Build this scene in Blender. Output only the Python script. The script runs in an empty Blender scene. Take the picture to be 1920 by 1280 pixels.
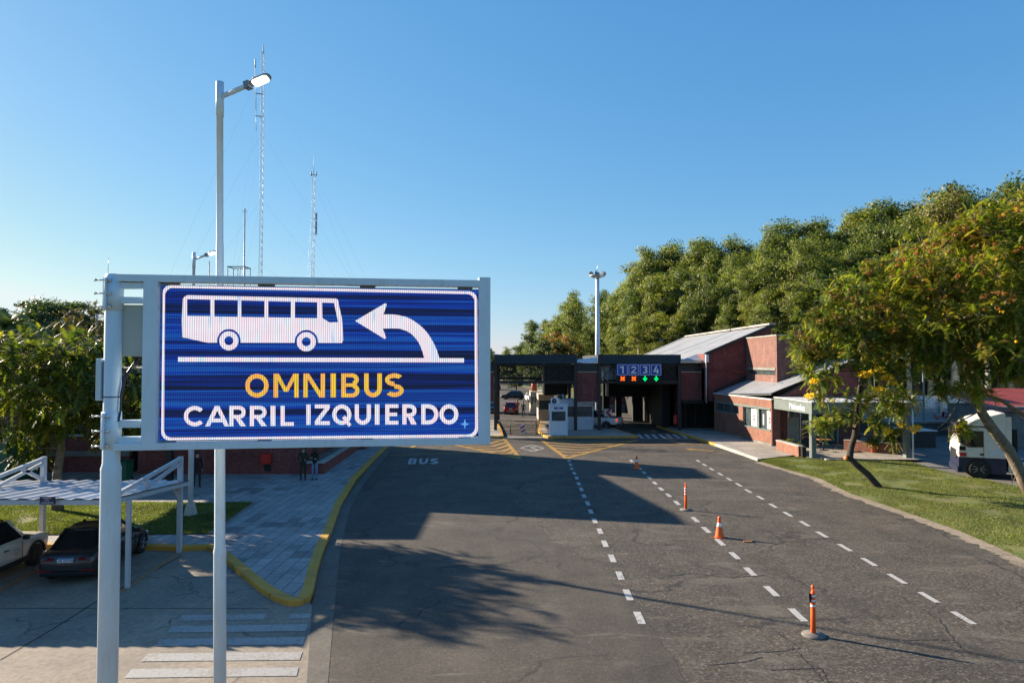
import bpy, math, random
import numpy as np
from mathutils import Vector, Matrix
random.seed(11); RNG = np.random.default_rng(11)
sc = bpy.context.scene; COL = sc.collection
R = math.radians; PI = math.pi
# ------------------------------------------------------------------ camera geometry (real metres)
F, EYE = 1290.0, 6.4
PITCH = math.atan(38 / F)
def ray(u, v):
    a, b = u - 960.0, 640.0 - v
    return Vector((a, F*math.cos(PITCH) - b*math.sin(PITCH), F*math.sin(PITCH) + b*math.cos(PITCH)))
def G(u, v, z=0.0):
    d = ray(u, v); t = (z - EYE) / d.z
    return Vector((d.x*t, d.y*t, z))
def AT(u, v, Y):
    d = ray(u, v); t = Y / d.y
    return Vector((d.x*t, Y, EYE + d.z*t))
# ------------------------------------------------------------------ tagging
WM = {}
def tag(o, label=None, cat=None, group=None, kind=None):
    if label: o['label'] = label
    if cat: o['category'] = cat
    if group: o['group'] = group
    if kind: o['kind'] = kind
    return o
def thing(name, label, cat, loc=(0, 0, 0), rz=0.0, group=None):
    o = bpy.data.objects.new(name, None); COL.objects.link(o)
    o.empty_display_size = .2
    o.location = loc; o.rotation_euler = (0, 0, rz)
    WM[o.name] = Matrix.Translation(Vector(loc)) @ Matrix.Rotation(rz, 4, 'Z')
    return tag(o, label, cat, group)
def kids(o): return [c for c in bpy.data.objects if c.parent is o]
def copy_tree(o, parent=None, src_children=None):
    c = o.copy(); COL.objects.link(c); c.parent = parent
    for ch in kids(o): copy_tree(ch, c)
    return c
def place(o, loc, rz=0, s=1.0, label=None, group=None, sz=None):
    o.location = loc; o.rotation_euler = (0, 0, rz); o.scale = (s, s, sz or s)
    if label: o['label'] = label
    if group: o['group'] = group
    return o
# ------------------------------------------------------------------ mesh builder
class MB:
    def __init__(s): s.v = []; s.f = []; s.m = []; s.sm = []
    def add(s, verts, faces, m=0, sm=False):
        b = len(s.v); s.v += [tuple(p) for p in verts]
        for f in faces:
            s.f.append([b+i for i in f]); s.m.append(m); s.sm.append(sm)
        return s
    def box2(s, x0, x1, y0, y1, z0, z1, m=0):
        v = [(x0,y0,z0),(x1,y0,z0),(x1,y1,z0),(x0,y1,z0),(x0,y0,z1),(x1,y0,z1),(x1,y1,z1),(x0,y1,z1)]
        return s.add(v, [(3,2,1,0),(4,5,6,7),(0,1,5,4),(1,2,6,5),(2,3,7,6),(3,0,4,7)], m)
    def box(s, c, size, m=0, M=None):
        a, b, d = size[0]/2, size[1]/2, size[2]/2
        v = [Vector((x,y,z)) for z in (-d,d) for x,y in ((-a,-b),(a,-b),(a,b),(-a,b))]
        if M is not None: v = [M @ p for p in v]
        v = [p + Vector(c) for p in v]
        return s.add(v, [(3,2,1,0),(4,5,6,7),(0,1,5,4),(1,2,6,5),(2,3,7,6),(3,0,4,7)], m)
    def frame(s, d):
        d = Vector(d).normalized()
        up = Vector((0,0,1)) if abs(d.z) < .95 else Vector((0,1,0))
        a = d.cross(up).normalized(); b = a.cross(d).normalized()
        return a, b
    def bar(s, p, q, w, h, m=0):
        p, q = Vector(p), Vector(q); a, b = s.frame(q-p); a = a*w/2; b = b*h/2
        v = [p-a-b, p+a-b, p+a+b, p-a+b, q-a-b, q+a-b, q+a+b, q-a+b]
        return s.add(v, [(3,2,1,0),(4,5,6,7),(0,1,5,4),(1,2,6,5),(2,3,7,6),(3,0,4,7)], m)
    def tube(s, pts, r, n=8, m=0, sm=True, caps=True):
        pts = [Vector(p) for p in pts]; k = len(pts)
        rs = r if isinstance(r, (list, tuple)) else [r]*k
        vs = []; fs = []
        pa = None
        for i, p in enumerate(pts):
            d = (pts[min(i+1,k-1)] - pts[max(i-1,0)])
            a, b = s.frame(d)
            if pa is not None:
                a = (pa - d.normalized()*pa.dot(d.normalized())).normalized(); b = a.cross(d.normalized()).normalized()
                b = -b if b.dot(pb) < 0 else b
            pa, pb = a, b
            for j in range(n):
                t = 2*PI*j/n; vs.append(p + (a*math.cos(t) + b*math.sin(t))*rs[i])
        for i in range(k-1):
            for j in range(n):
                j2 = (j+1) % n
                fs.append((i*n+j, i*n+j2, (i+1)*n+j2, (i+1)*n+j))
        if caps:
            fs.append(tuple(range(n-1,-1,-1))); fs.append(tuple(range((k-1)*n, k*n)))
        return s.add(vs, fs, m, sm)
    def lathe(s, prof, n=16, m=0, o=(0,0,0), M=None, sm=True):
        vs = []; fs = []; o = Vector(o)
        for r, z in prof:
            for j in range(n):
                t = 2*PI*j/n; p = Vector((r*math.cos(t), r*math.sin(t), z))
                vs.append((M @ p if M is not None else p) + o)
        for i in range(len(prof)-1):
            for j in range(n):
                j2 = (j+1) % n
                fs.append((i*n+j, i*n+j2, (i+1)*n+j2, (i+1)*n+j))
        s.add(vs, fs, m, sm)
        b = len(s.v) - len(vs)
        s.f.append([b+i for i in range(n-1,-1,-1)]); s.m.append(m); s.sm.append(False)
        s.f.append([b+(len(prof)-1)*n+i for i in range(n)]); s.m.append(m); s.sm.append(False)
        return s
    def extr(s, poly, vec, m=0, mc=None):
        n = len(poly); a = [Vector(p) for p in poly]; b = [p + Vector(vec) for p in a]
        s.add(a+b, [tuple(range(n-1,-1,-1))], m if mc is None else mc)
        k = len(s.v) - 2*n
        s.f.append([k+n+i for i in range(n)]); s.m.append(m); s.sm.append(False)
        for i in range(n):
            j = (i+1) % n
            s.f.append([k+i, k+j, k+n+j, k+n+i]); s.m.append(m); s.sm.append(False)
        return s
    def sheet(s, poly, z=None, m=0):
        return s.add([(p[0], p[1], p[2] if z is None else z) for p in poly], [tuple(range(len(poly)))], m)
    def build(s, name, mats, parent=None, world=True, bevel=0, origin=None, fix=True):
        me = bpy.data.meshes.new(name)
        V = [Vector(p) for p in s.v]
        off = None
        if parent is not None and world:
            Mi = WM[parent.name].inverted(); V = [Mi @ p for p in V]
        elif origin is not None:
            off = Vector(origin); V = [p - off for p in V]
        me.from_pydata(V, [], s.f)
        mats = mats if isinstance(mats, (list, tuple)) else [mats]
        for mm in mats: me.materials.append(mm)
        me.polygons.foreach_set('material_index', s.m)
        me.polygons.foreach_set('use_smooth', s.sm)
        me.update()
        if fix:
            import bmesh
            bm = bmesh.new(); bm.from_mesh(me); bmesh.ops.recalc_face_normals(bm, faces=bm.faces); bm.to_mesh(me); bm.free()
        o = bpy.data.objects.new(name, me); COL.objects.link(o)
        if off is not None: o.location = off
        if parent is not None:
            o.parent = parent; WM[o.name] = WM.get(parent.name, Matrix())
        else: WM[o.name] = Matrix.Translation(off) if off is not None else Matrix()
        if bevel:
            b = o.modifiers.new('bevel', 'BEVEL'); b.width = bevel; b.segments = 2; b.limit_method = 'ANGLE'
        return o
def np_mesh(name, V, Fq, mats, parent=None, midx=None, smooth=False, k=4):
    """mesh from numpy arrays: V (n,3), Fq (m,k)"""
    me = bpy.data.meshes.new(name)
    n, m = len(V), len(Fq)
    me.vertices.add(n); me.vertices.foreach_set('co', V.astype(np.float32).ravel())
    me.loops.add(m*k); me.loops.foreach_set('vertex_index', Fq.astype(np.int32).ravel())
    me.polygons.add(m); me.polygons.foreach_set('loop_start', np.arange(0, m*k, k, dtype=np.int32))
    me.polygons.foreach_set('loop_total', np.full(m, k, dtype=np.int32))
    for mm in (mats if isinstance(mats, (list, tuple)) else [mats]): me.materials.append(mm)
    if midx is not None: me.polygons.foreach_set('material_index', midx.astype(np.int32))
    if smooth: me.polygons.foreach_set('use_smooth', np.ones(m, dtype=bool))
    me.update(calc_edges=True); me.validate()
    o = bpy.data.objects.new(name, me); COL.objects.link(o)
    if parent is not None: o.parent = parent; WM[o.name] = WM.get(parent.name, Matrix())
    return o
def struct(name, mb, mats, **k):
    return tag(mb.build(name, mats, **k), kind='structure')
# ------------------------------------------------------------------ materials
class NT:
    def __init__(s, name):
        s.mat = bpy.data.materials.new(name); s.mat.use_nodes = True
        s.t = s.mat.node_tree; s.t.nodes.clear()
        s.out = s.n('ShaderNodeOutputMaterial')
    def n(s, typ, inp=None, **k):
        nd = s.t.nodes.new(typ)
        for a, b in k.items(): setattr(nd, a, b)
        for a, b in (inp or {}).items(): s.set(nd, a, b)
        return nd
    def set(s, nd, key, val):
        sock = nd.inputs[key]
        if hasattr(val, 'is_output') or isinstance(val, bpy.types.NodeSocket): s.t.links.new(val, sock)
        else:
            if isinstance(val, (tuple, list)) and len(val) == 3 and sock.type == 'RGBA': val = (*val, 1)
            sock.default_value = val
    def pos(s): return s.n('ShaderNodeNewGeometry').outputs['Position']
    def obj(s): return s.n('ShaderNodeTexCoord').outputs['Object']
    def mapping(s, vec, scale=(1,1,1), rot=(0,0,0), loc=(0,0,0)):
        return s.n('ShaderNodeMapping', {'Vector': vec, 'Scale': scale, 'Rotation': rot, 'Location': loc}).outputs[0]
    def noise(s, vec, scale, detail=3, rough=.55, dist=0):
        return s.n('ShaderNodeTexNoise', {'Vector': vec, 'Scale': scale, 'Detail': detail, 'Roughness': rough, 'Distortion': dist}).outputs['Fac']
    def ramp(s, fac, stops, interp='LINEAR'):
        nd = s.n('ShaderNodeValToRGB', {'Fac': fac}); cr = nd.color_ramp; cr.interpolation = interp
        while len(cr.elements) < len(stops): cr.elements.new(.5)
        for e, (p, c) in zip(cr.elements, stops):
            e.position = p; e.color = (*c, 1) if isinstance(c, (tuple, list)) else (c, c, c, 1)
        return nd.outputs['Color']
    def math(s, op, a, b=0.0, c=None, clamp=False):
        nd = s.n('ShaderNodeMath', operation=op, use_clamp=clamp); s.set(nd, 0, a); s.set(nd, 1, b)
        if c is not None: s.set(nd, 2, c)
        return nd.outputs[0]
    def mix(s, fac, a, b, blend='MIX'):
        nd = s.n('ShaderNodeMix', data_type='RGBA', blend_type=blend)
        s.set(nd, 0, fac); s.set(nd, 6, a); s.set(nd, 7, b)
        return nd.outputs[2]
    def sep(s, vec): return s.n('ShaderNodeSeparateXYZ', {'Vector': vec}).outputs
    def comb(s, x, y, z=0.0): return s.n('ShaderNodeCombineXYZ', {'X': x, 'Y': y, 'Z': z}).outputs[0]
    def bump(s, h, strength=.3, dist=.02):
        return s.n('ShaderNodeBump', {'Height': h, 'Strength': strength, 'Distance': dist}).outputs[0]
    def principled(s, col, rough=.6, metal=0, normal=None, **k):
        nd = s.n('ShaderNodeBsdfPrincipled', {'Base Color': col, 'Roughness': rough, 'Metallic': metal})
        if normal is not None: s.set(nd, 'Normal', normal)
        for a, b in k.items(): s.set(nd, a.replace('_', ' '), b)
        return nd.outputs[0]
    def done(s, shader): s.t.links.new(shader, s.out.inputs['Surface']); return s.mat
def pmat(name, col, rough=.55, metal=0, var=.22, scale=2.5, bump=.0, bscale=30, dirt=None, spec=.4, world=True):
    t = NT(name); p = t.pos() if world else t.obj()
    f = t.noise(p, scale, 5, .6)
    lo = tuple(c*(1-var) for c in col); hi = tuple(min(1, c*(1+var)) for c in col)
    c = t.ramp(f, [(.3, lo), (.7, hi)])
    if dirt:
        f2 = t.noise(t.mapping(p, (3, 3, .6)), 1.3, 6, .7)
        c = t.mix(t.ramp(f2, [(.52, 0.0), (.75, .55)]), c, dirt)
    nrm = t.bump(t.noise(p, bscale, 4, .6), bump, .02) if bump else None
    rg = t.math('MULTIPLY_ADD', t.noise(p, scale*2.3, 3), .2, rough-.1)
    return t.done(t.principled(c, rg, metal, nrm, **{'Specular_IOR_Level': spec}))
def emat(name, col, strength, base=(.02,.02,.02)):
    t = NT(name)
    return t.done(t.n('ShaderNodeEmission', {'Color': col, 'Strength': strength}).outputs[0])
def brick_mat(name, c1, c2, mortar, var=.35, w=.24, h=.075):
    t = NT(name); g = t.n('ShaderNodeNewGeometry'); p = t.sep(g.outputs['Position']); n = t.sep(g.outputs['Normal'])
    ax = t.math('GREATER_THAN', t.math('ABSOLUTE', n[0]), .7)
    uu = t.n('ShaderNodeMix', data_type='FLOAT', inputs=None) if False else None
    u = t.math('ADD', t.math('MULTIPLY', p[1], ax), t.math('MULTIPLY', p[0], t.math('SUBTRACT', 1.0, ax)))
    vec = t.comb(u, p[2], 0.0)
    b = t.n('ShaderNodeTexBrick', {'Vector': vec, 'Color1': (*c1,1), 'Color2': (*c2,1), 'Mortar': (*mortar,1), 'Scale': 1.0,
            'Mortar Size': .009, 'Mortar Smooth': .3, 'Bias': -.1, 'Brick Width': w, 'Row Height': h})
    P = g.outputs['Position']
    f = t.noise(P, 1.1, 5, .65); f2 = t.noise(t.mapping(P, (4, 4, .35)), 1.0, 4, .6)
    c = t.mix(1.0, b.outputs['Color'], t.ramp(f, [(.25, 1-var), (.75, 1+var*.6)]), 'MULTIPLY')
    f3 = t.noise(t.mapping(vec, (1/w, 1/h, 1)), 1.0, 1, .5)
    c = t.mix(1.0, c, t.ramp(f3, [(.3, .72), (.7, 1.28)]), 'MULTIPLY')
    c = t.mix(t.ramp(f2, [(.58, 0.0), (.8, .4)]), c, (.35, .30, .27))
    h_ = t.math('SUBTRACT', 1.0, b.outputs['Fac'])
    return t.done(t.principled(c, .85, 0, t.bump(h_, .5, .01)))
def leaf_mat(name, stops, trans=.35, clump=None, cs=.6):
    """per-leaf colour from the random value of each leaf island, and clump colours from noise"""
    t = NT(name); g = t.n('ShaderNodeNewGeometry'); p = t.obj()
    rnd = g.outputs['Random Per Island']
    c = t.ramp(rnd, stops)
    c = t.mix(1.0, c, t.ramp(t.noise(p, cs*.8, 3), [(.3, .65), (.7, 1.35)]), 'MULTIPLY')
    if clump:
        for col, sc_, lo, hi in clump:
            c = t.mix(t.math('MULTIPLY', t.ramp(t.noise(t.mapping(p, (1,1,1), (0,0,0), (sc_*7, 3, 1)), sc_, 3), [(lo, 0.0), (hi, 1.0)]), t.ramp(t.math('FRACT', t.math('MULTIPLY', rnd, 17.3)), [(.3, .1), (.6, .9)])), c, col)
    info = t.n('ShaderNodeObjectInfo')
    c = t.mix(1.0, c, t.ramp(info.outputs['Random'], [(0, (.62,.74,.72)), (.5, (1,1,1)), (1, (1.34,1.2,.9))]), 'MULTIPLY')
    d = t.n('ShaderNodeBsdfPrincipled', {'Base Color': c, 'Roughness': .5, 'Specular IOR Level': .35}).outputs[0]
    tr = t.n('ShaderNodeBsdfTranslucent', {'Color': t.mix(1.0, c, (1.35, 1.45, .55), 'MULTIPLY')}).outputs[0]
    m = t.n('ShaderNodeMixShader', {0: trans, 1: d, 2: tr}).outputs[0]
    return t.done(m)
M = {}
M['white'] = pmat('white_paint', (.56,.68,.79), .38, 0, .07, 1.2, dirt=(.45,.42,.36))
M['white2'] = pmat('white_enamel', (.56,.64,.71), .45, 0, .06, 1.5, dirt=(.5,.48,.43))
M['carport_paint'] = pmat('carport_enamel', (.40,.43,.47), .45, 0, .08, 1.5, dirt=(.3,.29,.26))
M['pale_grey'] = pmat('pale_grey_paint', (.52,.53,.52), .5, 0, .12)
M['cabinet'] = pmat('cabinet_grey', (.42,.44,.40), .45, 0, .08)
M['galv'] = pmat('galvanised_steel', (.45,.46,.47), .4, .6, .2)
M['steel'] = pmat('bright_steel', (.6,.6,.6), .3, .8, .2, dirt=(.3,.25,.2))
M['dark'] = pmat('dark_steel', (.015,.017,.019), .5, 0, .25)
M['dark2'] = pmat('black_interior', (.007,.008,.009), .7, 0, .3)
M['charcoal'] = pmat('charcoal_sheet', (.018,.021,.023), .55, 0, .3, dirt=(.04,.038,.034))
M['rubber'] = pmat('rubber', (.02,.02,.022), .8, 0, .3)
M['glass'] = pmat('dark_glass', (.012,.015,.018), .06, 0, .2, spec=.6)
M['pane'] = pmat('window_pane', (.05,.07,.075), .05, 0, .3, spec=.7)
M['greenmetal'] = pmat('grey_green_paint', (.115,.145,.14), .5, 0, .15, dirt=(.17,.165,.14))
M['concrete'] = pmat('concrete', (.36,.34,.31), .9, 0, .25, 1.4, .3, 25, dirt=(.16,.15,.13))
M['concrete_d'] = pmat('dark_concrete', (.17,.17,.16), .9, 0, .3, 1.2, .3, 25, dirt=(.08,.08,.07))
M['cream'] = pmat('cream_plaster', (.55,.49,.38), .8, 0, .15, 1.2, dirt=(.3,.25,.18))
M['orange'] = pmat('orange_plastic', (.86,.125,.018), .45, 0, .12, 4, dirt=(.40,.09,.03), world=False)
M['refl'] = pmat('reflective_band', (.85,.86,.87), .3, 0, .06)
M['red'] = pmat('red_paint', (.42,.018,.015), .4, 0, .18)
M['signred'] = pmat('sign_red', (.45,.02,.025), .5, 0, .12)
M['rust'] = pmat('red_oxide', (.30,.055,.035), .65, 0, .35, 1.5, dirt=(.15,.07,.05))
M['navy'] = pmat('navy_panel', (.012,.014,.055), .45, 0, .15)
M['blue'] = pmat('sign_blue', (.015,.06,.33), .4, 0, .12)
M['green'] = pmat('green_paint', (.015,.10,.055), .55, 0, .25)
M['terracotta'] = pmat('terracotta', (.42,.11,.05), .8, 0, .2)
M['wood'] = pmat('warm_wood', (.33,.15,.06), .55, 0, .3, 4)
M['bark'] = pmat('grey_bark', (.17,.135,.10), .9, 0, .45, 5, .6, 22)
M['bark_d'] = pmat('dark_bark', (.042,.032,.026), .9, 0, .45, 5, .6, 22)
M['bark_p'] = pmat('pale_bark', (.55,.50,.42), .8, 0, .35, 2.5, .4, 14)
M['brick'] = brick_mat('red_brick', (.185,.066,.050), (.135,.044,.034), (.16,.135,.12))
M['brick_d'] = brick_mat('deep_red_brick', (.195,.038,.033), (.14,.028,.025), (.15,.095,.08))
M['brick_o'] = brick_mat('orange_brick', (.225,.074,.042), (.175,.054,.031), (.185,.145,.115))
M['tail'] = pmat('tail_light', (.16,.008,.010), .2, 0, .1)
M['chrome'] = pmat('chrome', (.75,.75,.76), .15, 1, .05)
M['headlamp'] = pmat('headlamp', (.6,.62,.65), .12, 0, .1)
M['carwhite'] = pmat('white_car_paint', (.68,.68,.67), .22, 0, .05, spec=.6)
M['carsand'] = pmat('sand_car_paint', (.62,.615,.57), .22, .1, .06, spec=.6)
M['cargrey'] = pmat('graphite_car_paint', (.045,.045,.05), .2, .5, .1, spec=.6)
M['carblack'] = pmat('black_car_paint', (.012,.013,.015), .18, .2, .1, spec=.6)
M['carred'] = pmat('red_car_paint', (.36,.015,.015), .2, .1, .1, spec=.6)
M['truckblue'] = pmat('dark_blue_skirt', (.015,.02,.05), .4, 0, .2)
M['lampcase'] = pmat('lamp_case', (.20,.23,.26), .4, .2, .15)
# ================================================================== LETTERING (strokes)
def ring(cx, cy, rx, ry, t, a0=0, a1=360, n=28):
    out = []
    for k in range(n):
        p, q = R(a0+(a1-a0)*k/n), R(a0+(a1-a0)*(k+1)/n)
        f = lambda a, s: (cx+(rx-s)*math.cos(a), cy+(ry-s)*math.sin(a))
        out.append([f(p,0), f(q,0), f(q,t), f(p,t)])
    return out
def rect(x0, y0, x1, y1): return [[(x0,y0),(x1,y0),(x1,y1),(x0,y1)]]
def glyph(c, w, t):
    d = t*1.12
    if c == 'O': return ring(w/2,.5,w/2,.5,t,0,360,40)
    if c == 'Q': return ring(w/2,.5,w/2,.5,t,0,360,40) + [[(w*.52,.34),(w*.66,.46),(w*1.0,-.0),(w*.86,-.1)]]
    if c == 'C': return ring(w*.54,.5,w*.54,.5,t,42,318,34)
    if c == 'I': return rect(0,0,w,1)
    if c == 'L': return rect(0,0,t,1)+rect(t,0,w,t*.92)
    if c == 'E': return rect(0,0,t,1)+rect(t,0,w,t*.9)+rect(t,.5-t*.43,w*.9,.5+t*.43)+rect(t,1-t*.9,w,1)
    if c == 'Z': return rect(0,0,w,t*.9)+rect(0,1-t*.9,w,1)+[[(0,t*.9),(d*1.1,t*.9),(w,1-t*.9),(w-d*1.1,1-t*.9)]]
    if c == 'U':
        r = min(w/2,.45); return rect(0,r,t,1)+rect(w-t,r,w,1)+ring(w/2,r,w/2,r,t,180,360,24)
    if c == 'D':
        r = min(.5, w*.62); return rect(0,0,t,1)+rect(t,0,w-r,t*.95)+rect(t,1-t*.95,w-r,1)+ring(w-r,.5,r,.5,t,-90,90,26)
    if c == 'B':
        r1 = .255; r2 = .285; return rect(0,0,t,1)+rect(t,0,w-r2,t*.85)+rect(t,1-t*.85,w-r1-.03,1)+rect(t,.5-t*.3,w-r2,.5+t*.42)+ring(w-r2,r2,r2,r2,t*.95,-90,90,16)+ring(w-r1-.03,1-r1,r1,r1,t*.95,-90,90,16)
    if c == 'R':
        r = .315; return rect(0,0,t,1)+rect(t,1-t*.9,w-r,1)+rect(t,1-2*r,w-r,1-2*r+t*.9)+ring(w-r,1-r,r,r,t*.95,-90,90,18)+[[(w*.38,1-2*r),(w*.38+d*1.1,1-2*r),(w*1.02,0),(w*1.02-d*1.2,0)]]
    if c == 'P':
        return glyph('R', w, t)[:-1]
    if c == 'A':
        return [[(0,0),(d,0),(w/2+d*.5,1),(w/2-d*.5,1)],[(w,0),(w-d,0),(w/2-d*.45,1),(w/2+d*.45,1)]]+rect(w*.24,.2,w*.76,.2+t*.85)
    if c == 'M':
        return rect(0,0,t,1)+rect(w-t,0,w,1)+[[(t*.2,1),(t*1.2,1),(w/2+t*.45,.24),(w/2-t*.45,.24)],[(w-t*.2,1),(w-t*1.2,1),(w/2-t*.45,.24),(w/2+t*.45,.24)]]
    if c == 'N':
        return rect(0,0,t,1)+rect(w-t,0,w,1)+[[(t*.2,1),(t*1.25,1),(w-t*.2,0),(w-t*1.25,0)]]
    if c == 'S':
        r = .27; cx = w/2; rx = w/2
        return ring(cx,1-r,rx,r,t,35,270,22)+ring(cx,r+.01,rx,r,t,-145,90,22)
    if c == '1': return rect(w*.45,0,w*.45+t,1)+[[(w*.45,1),(w*.45,1-t),(w*.02,.74),(w*.02,.74+t*.8)]]
    if c == '2': return ring(w/2,.70,w/2,.30,t,-20,175,20)+[[(0,t*.9),(t*1.5,t*.9),(w*.98,.60),(w*.98-t*1.2,.58)]]+rect(0,0,w,t*.9)
    if c == '3': return ring(w/2,.735,w*.47,.265,t*.95,-90,150,20)+ring(w/2,.275,w/2,.275,t*.95,-150,90,20)
    if c == '4': return rect(w*.62,0,w*.62+t,.62)+rect(0,.2,w,.2+t*.9)+[[(0,.2+t*.5),(t*1.1,.2+t*.5),(w*.62+t*.4,1),(w*.62-t*.6,1)]]
    return []
SUN_E, SKY_E, AIR, DUST, OZONE, EXPO = 5.0, .0575, 1.0, .2, 6.0, 1.6
M['roofw'] = roof_w = pmat('white_sheet_roof', (.40,.43,.48), .35, .1, .08, 1.0, dirt=(.5,.5,.48))
# ================================================================== GROUND, ROAD, PAVING
def ground_mat():
    t = NT('far_ground'); p = t.pos()
    f = t.noise(p, .12, 6, .65); f2 = t.noise(p, 2.0, 5, .7)
    c = t.ramp(f, [(.3, (.055,.075,.022)), (.55, (.085,.10,.03)), (.75, (.16,.13,.075))])
    c = t.mix(1.0, c, t.ramp(f2, [(.25, .6), (.75, 1.4)]), 'MULTIPLY')
    return t.done(t.principled(c, .95, 0, t.bump(f2, .5, .1)))
def asphalt_mat(name, rough_patch):
    t = NT(name); p = t.pos()
    agg = t.n('ShaderNodeTexVoronoi', {'Vector': p, 'Scale': 22.0 if rough_patch else 30.0}, feature='F1').outputs['Color']
    agg = t.sep(agg)[0]
    n1 = t.noise(p, 9.0, 6, .75); n2 = t.noise(p, .45, 6, .65); n3 = t.noise(t.mapping(p, (1.6,.22,1)), .8, 5, .6)
    k = (.063,.0555,.047) if rough_patch else (.060,.0535,.046)
    amp = 1.0 if rough_patch else .45
    base = t.mix(1.0, (*[c*1.02 for c in k],), t.ramp(n2, [(.28, (.66,.68,.70)), (.72, (1.42,1.36,1.28))]), 'MULTIPLY')
    base = t.mix(1.0, base, t.ramp(n1, [(.3, 1-.5*amp), (.7, 1+.55*amp)]), 'MULTIPLY')
    base = t.mix(1.0, base, t.ramp(agg, [(.0, 1-.38*amp), (.75, 1+.10*amp), (1.0, 1+1.0*amp)]), 'MULTIPLY')
    base = t.mix(t.ramp(n3, [(.50, 0.0), (.74, .55)]), base, (.098,.088,.075))
    # pale scuffs and dust
    n4 = t.noise(t.mapping(p, (.5,1.5,1), (0,0,.3)), .75, 7, .72, .6)
    base = t.mix(t.ramp(n4, [(.54 if rough_patch else .58, 0.0), (.68, .7)]), base, (.145,.13,.105))
    # sealed cracks: thin dark wandering seams
    wob = t.n('ShaderNodeVectorMath', {0: p, 1: t.n('ShaderNodeVectorMath', {0: t.n('ShaderNodeTexNoise', {'Vector': p, 'Scale': .9, 'Detail': 4.0}).outputs['Color'], 3: 1.6}, operation='SCALE').outputs[0]}, operation='ADD').outputs[0]
    d = t.n('ShaderNodeTexVoronoi', {'Vector': wob, 'Scale': .21}, feature='DISTANCE_TO_EDGE').outputs['Distance']
    crack = t.ramp(d, [(.004, .8), (.018, 0.0)])
    msk = t.ramp(t.noise(p, .22, 2), [(.45, 0.0), (.55, 1.0)])
    base = t.mix(t.math('MULTIPLY', crack, msk), base, (.022,.021,.022))
    d2 = t.n('ShaderNodeTexVoronoi', {'Vector': wob, 'Scale': .55}, feature='DISTANCE_TO_EDGE').outputs['Distance']
    crack2 = t.ramp(d2, [(.002, .55), (.012, 0.0)])
    base = t.mix(t.math('MULTIPLY', crack2, t.ramp(t.noise(p, .35, 2), [(.55, 0.0), (.62, 1.0)])), base, (.10,.092,.08))
    # oil drips
    n5 = t.noise(t.mapping(p, (1.2,.5,1), (0,0,0), (4,7,0)), .7, 4, .6)
    base = t.mix(t.ramp(n5, [(.62, 0.0), (.72, .5)]), base, (.02,.02,.021))
    bh = t.math('ADD', t.math('MULTIPLY', agg, .6), n1)
    return t.done(t.principled(base, .82, 0, t.bump(bh, .55*amp, .02), **{'Specular_IOR_Level': .3}))
def concrete_road_mat(name, c0=(.30,.275,.235)):
    t = NT(name); p = t.pos()
    n1 = t.noise(p, 7.0, 7, .75); n2 = t.noise(p, .5, 6, .65); n3 = t.noise(t.mapping(p, (1,.4,1)), 1.4, 6, .7)
    c = t.mix(1.0, c0, t.ramp(n2, [(.25, (.62,.63,.66)), (.75, (1.3,1.25,1.18))]), 'MULTIPLY')
    c = t.mix(1.0, c, t.ramp(n1, [(.25, .62), (.75, 1.4)]), 'MULTIPLY')
    c = t.mix(t.ramp(n3, [(.55, 0.0), (.75, .6)]), c, (.12,.11,.10))
    wob = t.n('ShaderNodeVectorMath', {0: p, 1: t.n('ShaderNodeVectorMath', {0: t.n('ShaderNodeTexNoise', {'Vector': p, 'Scale': 1.1, 'Detail': 5.0}).outputs['Color'], 3: 1.2}, operation='SCALE').outputs[0]}, operation='ADD').outputs[0]
    d = t.n('ShaderNodeTexVoronoi', {'Vector': wob, 'Scale': .28}, feature='DISTANCE_TO_EDGE').outputs['Distance']
    crack = t.math('MULTIPLY', t.ramp(d, [(.0025, .85), (.009, 0.0)]), t.ramp(t.noise(p, .3, 2), [(.47, 0.0), (.54, 1.0)]))
    c = t.mix(crack, c, (.045,.042,.04))
    return t.done(t.principled(c, .9, 0, t.bump(n1, .5, .02)))
def paver_mat(name, bw=.82, rh=.42, c1=(.32,.31,.30), c2=(.25,.245,.24), mort=(.07,.065,.06)):
    t = NT(name); p = t.sep(t.pos())
    vec = t.comb(p[1], p[0], 0.0)
    b = t.n('ShaderNodeTexBrick', {'Vector': vec, 'Color1': (*c1,1), 'Color2': (*c2,1), 'Mortar': (*mort,1), 'Scale': 1.0,
            'Mortar Size': .013, 'Mortar Smooth': .2, 'Bias': .1, 'Brick Width': bw, 'Row Height': rh}, offset=.5)
    # a few replaced, darker slabs
    sn = t.n('ShaderNodeVectorMath', {0: vec, 1: (bw, rh, 1)}, operation='SNAP').outputs[0]
    wn = t.n('ShaderNodeTexWhiteNoise', {'Vector': sn}).outputs['Value']
    big = t.noise(sn, .35, 2)
    c = t.mix(t.math('MULTIPLY', t.ramp(wn, [(.80, 0.0), (.82, .85)]), t.ramp(big, [(.48, 0.15), (.6, 1.0)])), b.outputs['Color'], (.15,.14,.14))
    n1 = t.noise(t.pos(), 6, 6, .7); n2 = t.noise(t.pos(), .7, 4, .6)
    c = t.mix(1.0, c, t.ramp(n1, [(.25, .75), (.75, 1.25)]), 'MULTIPLY')
    c = t.mix(1.0, c, t.ramp(n2, [(.3, .8), (.7, 1.15)]), 'MULTIPLY')
    c = t.mix(b.outputs['Fac'], c, mort)
    return t.done(t.principled(c, .85, 0, t.bump(t.math('SUBTRACT', t.math('MULTIPLY', n1, .4), b.outputs['Fac']), .4, .012)))
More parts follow.
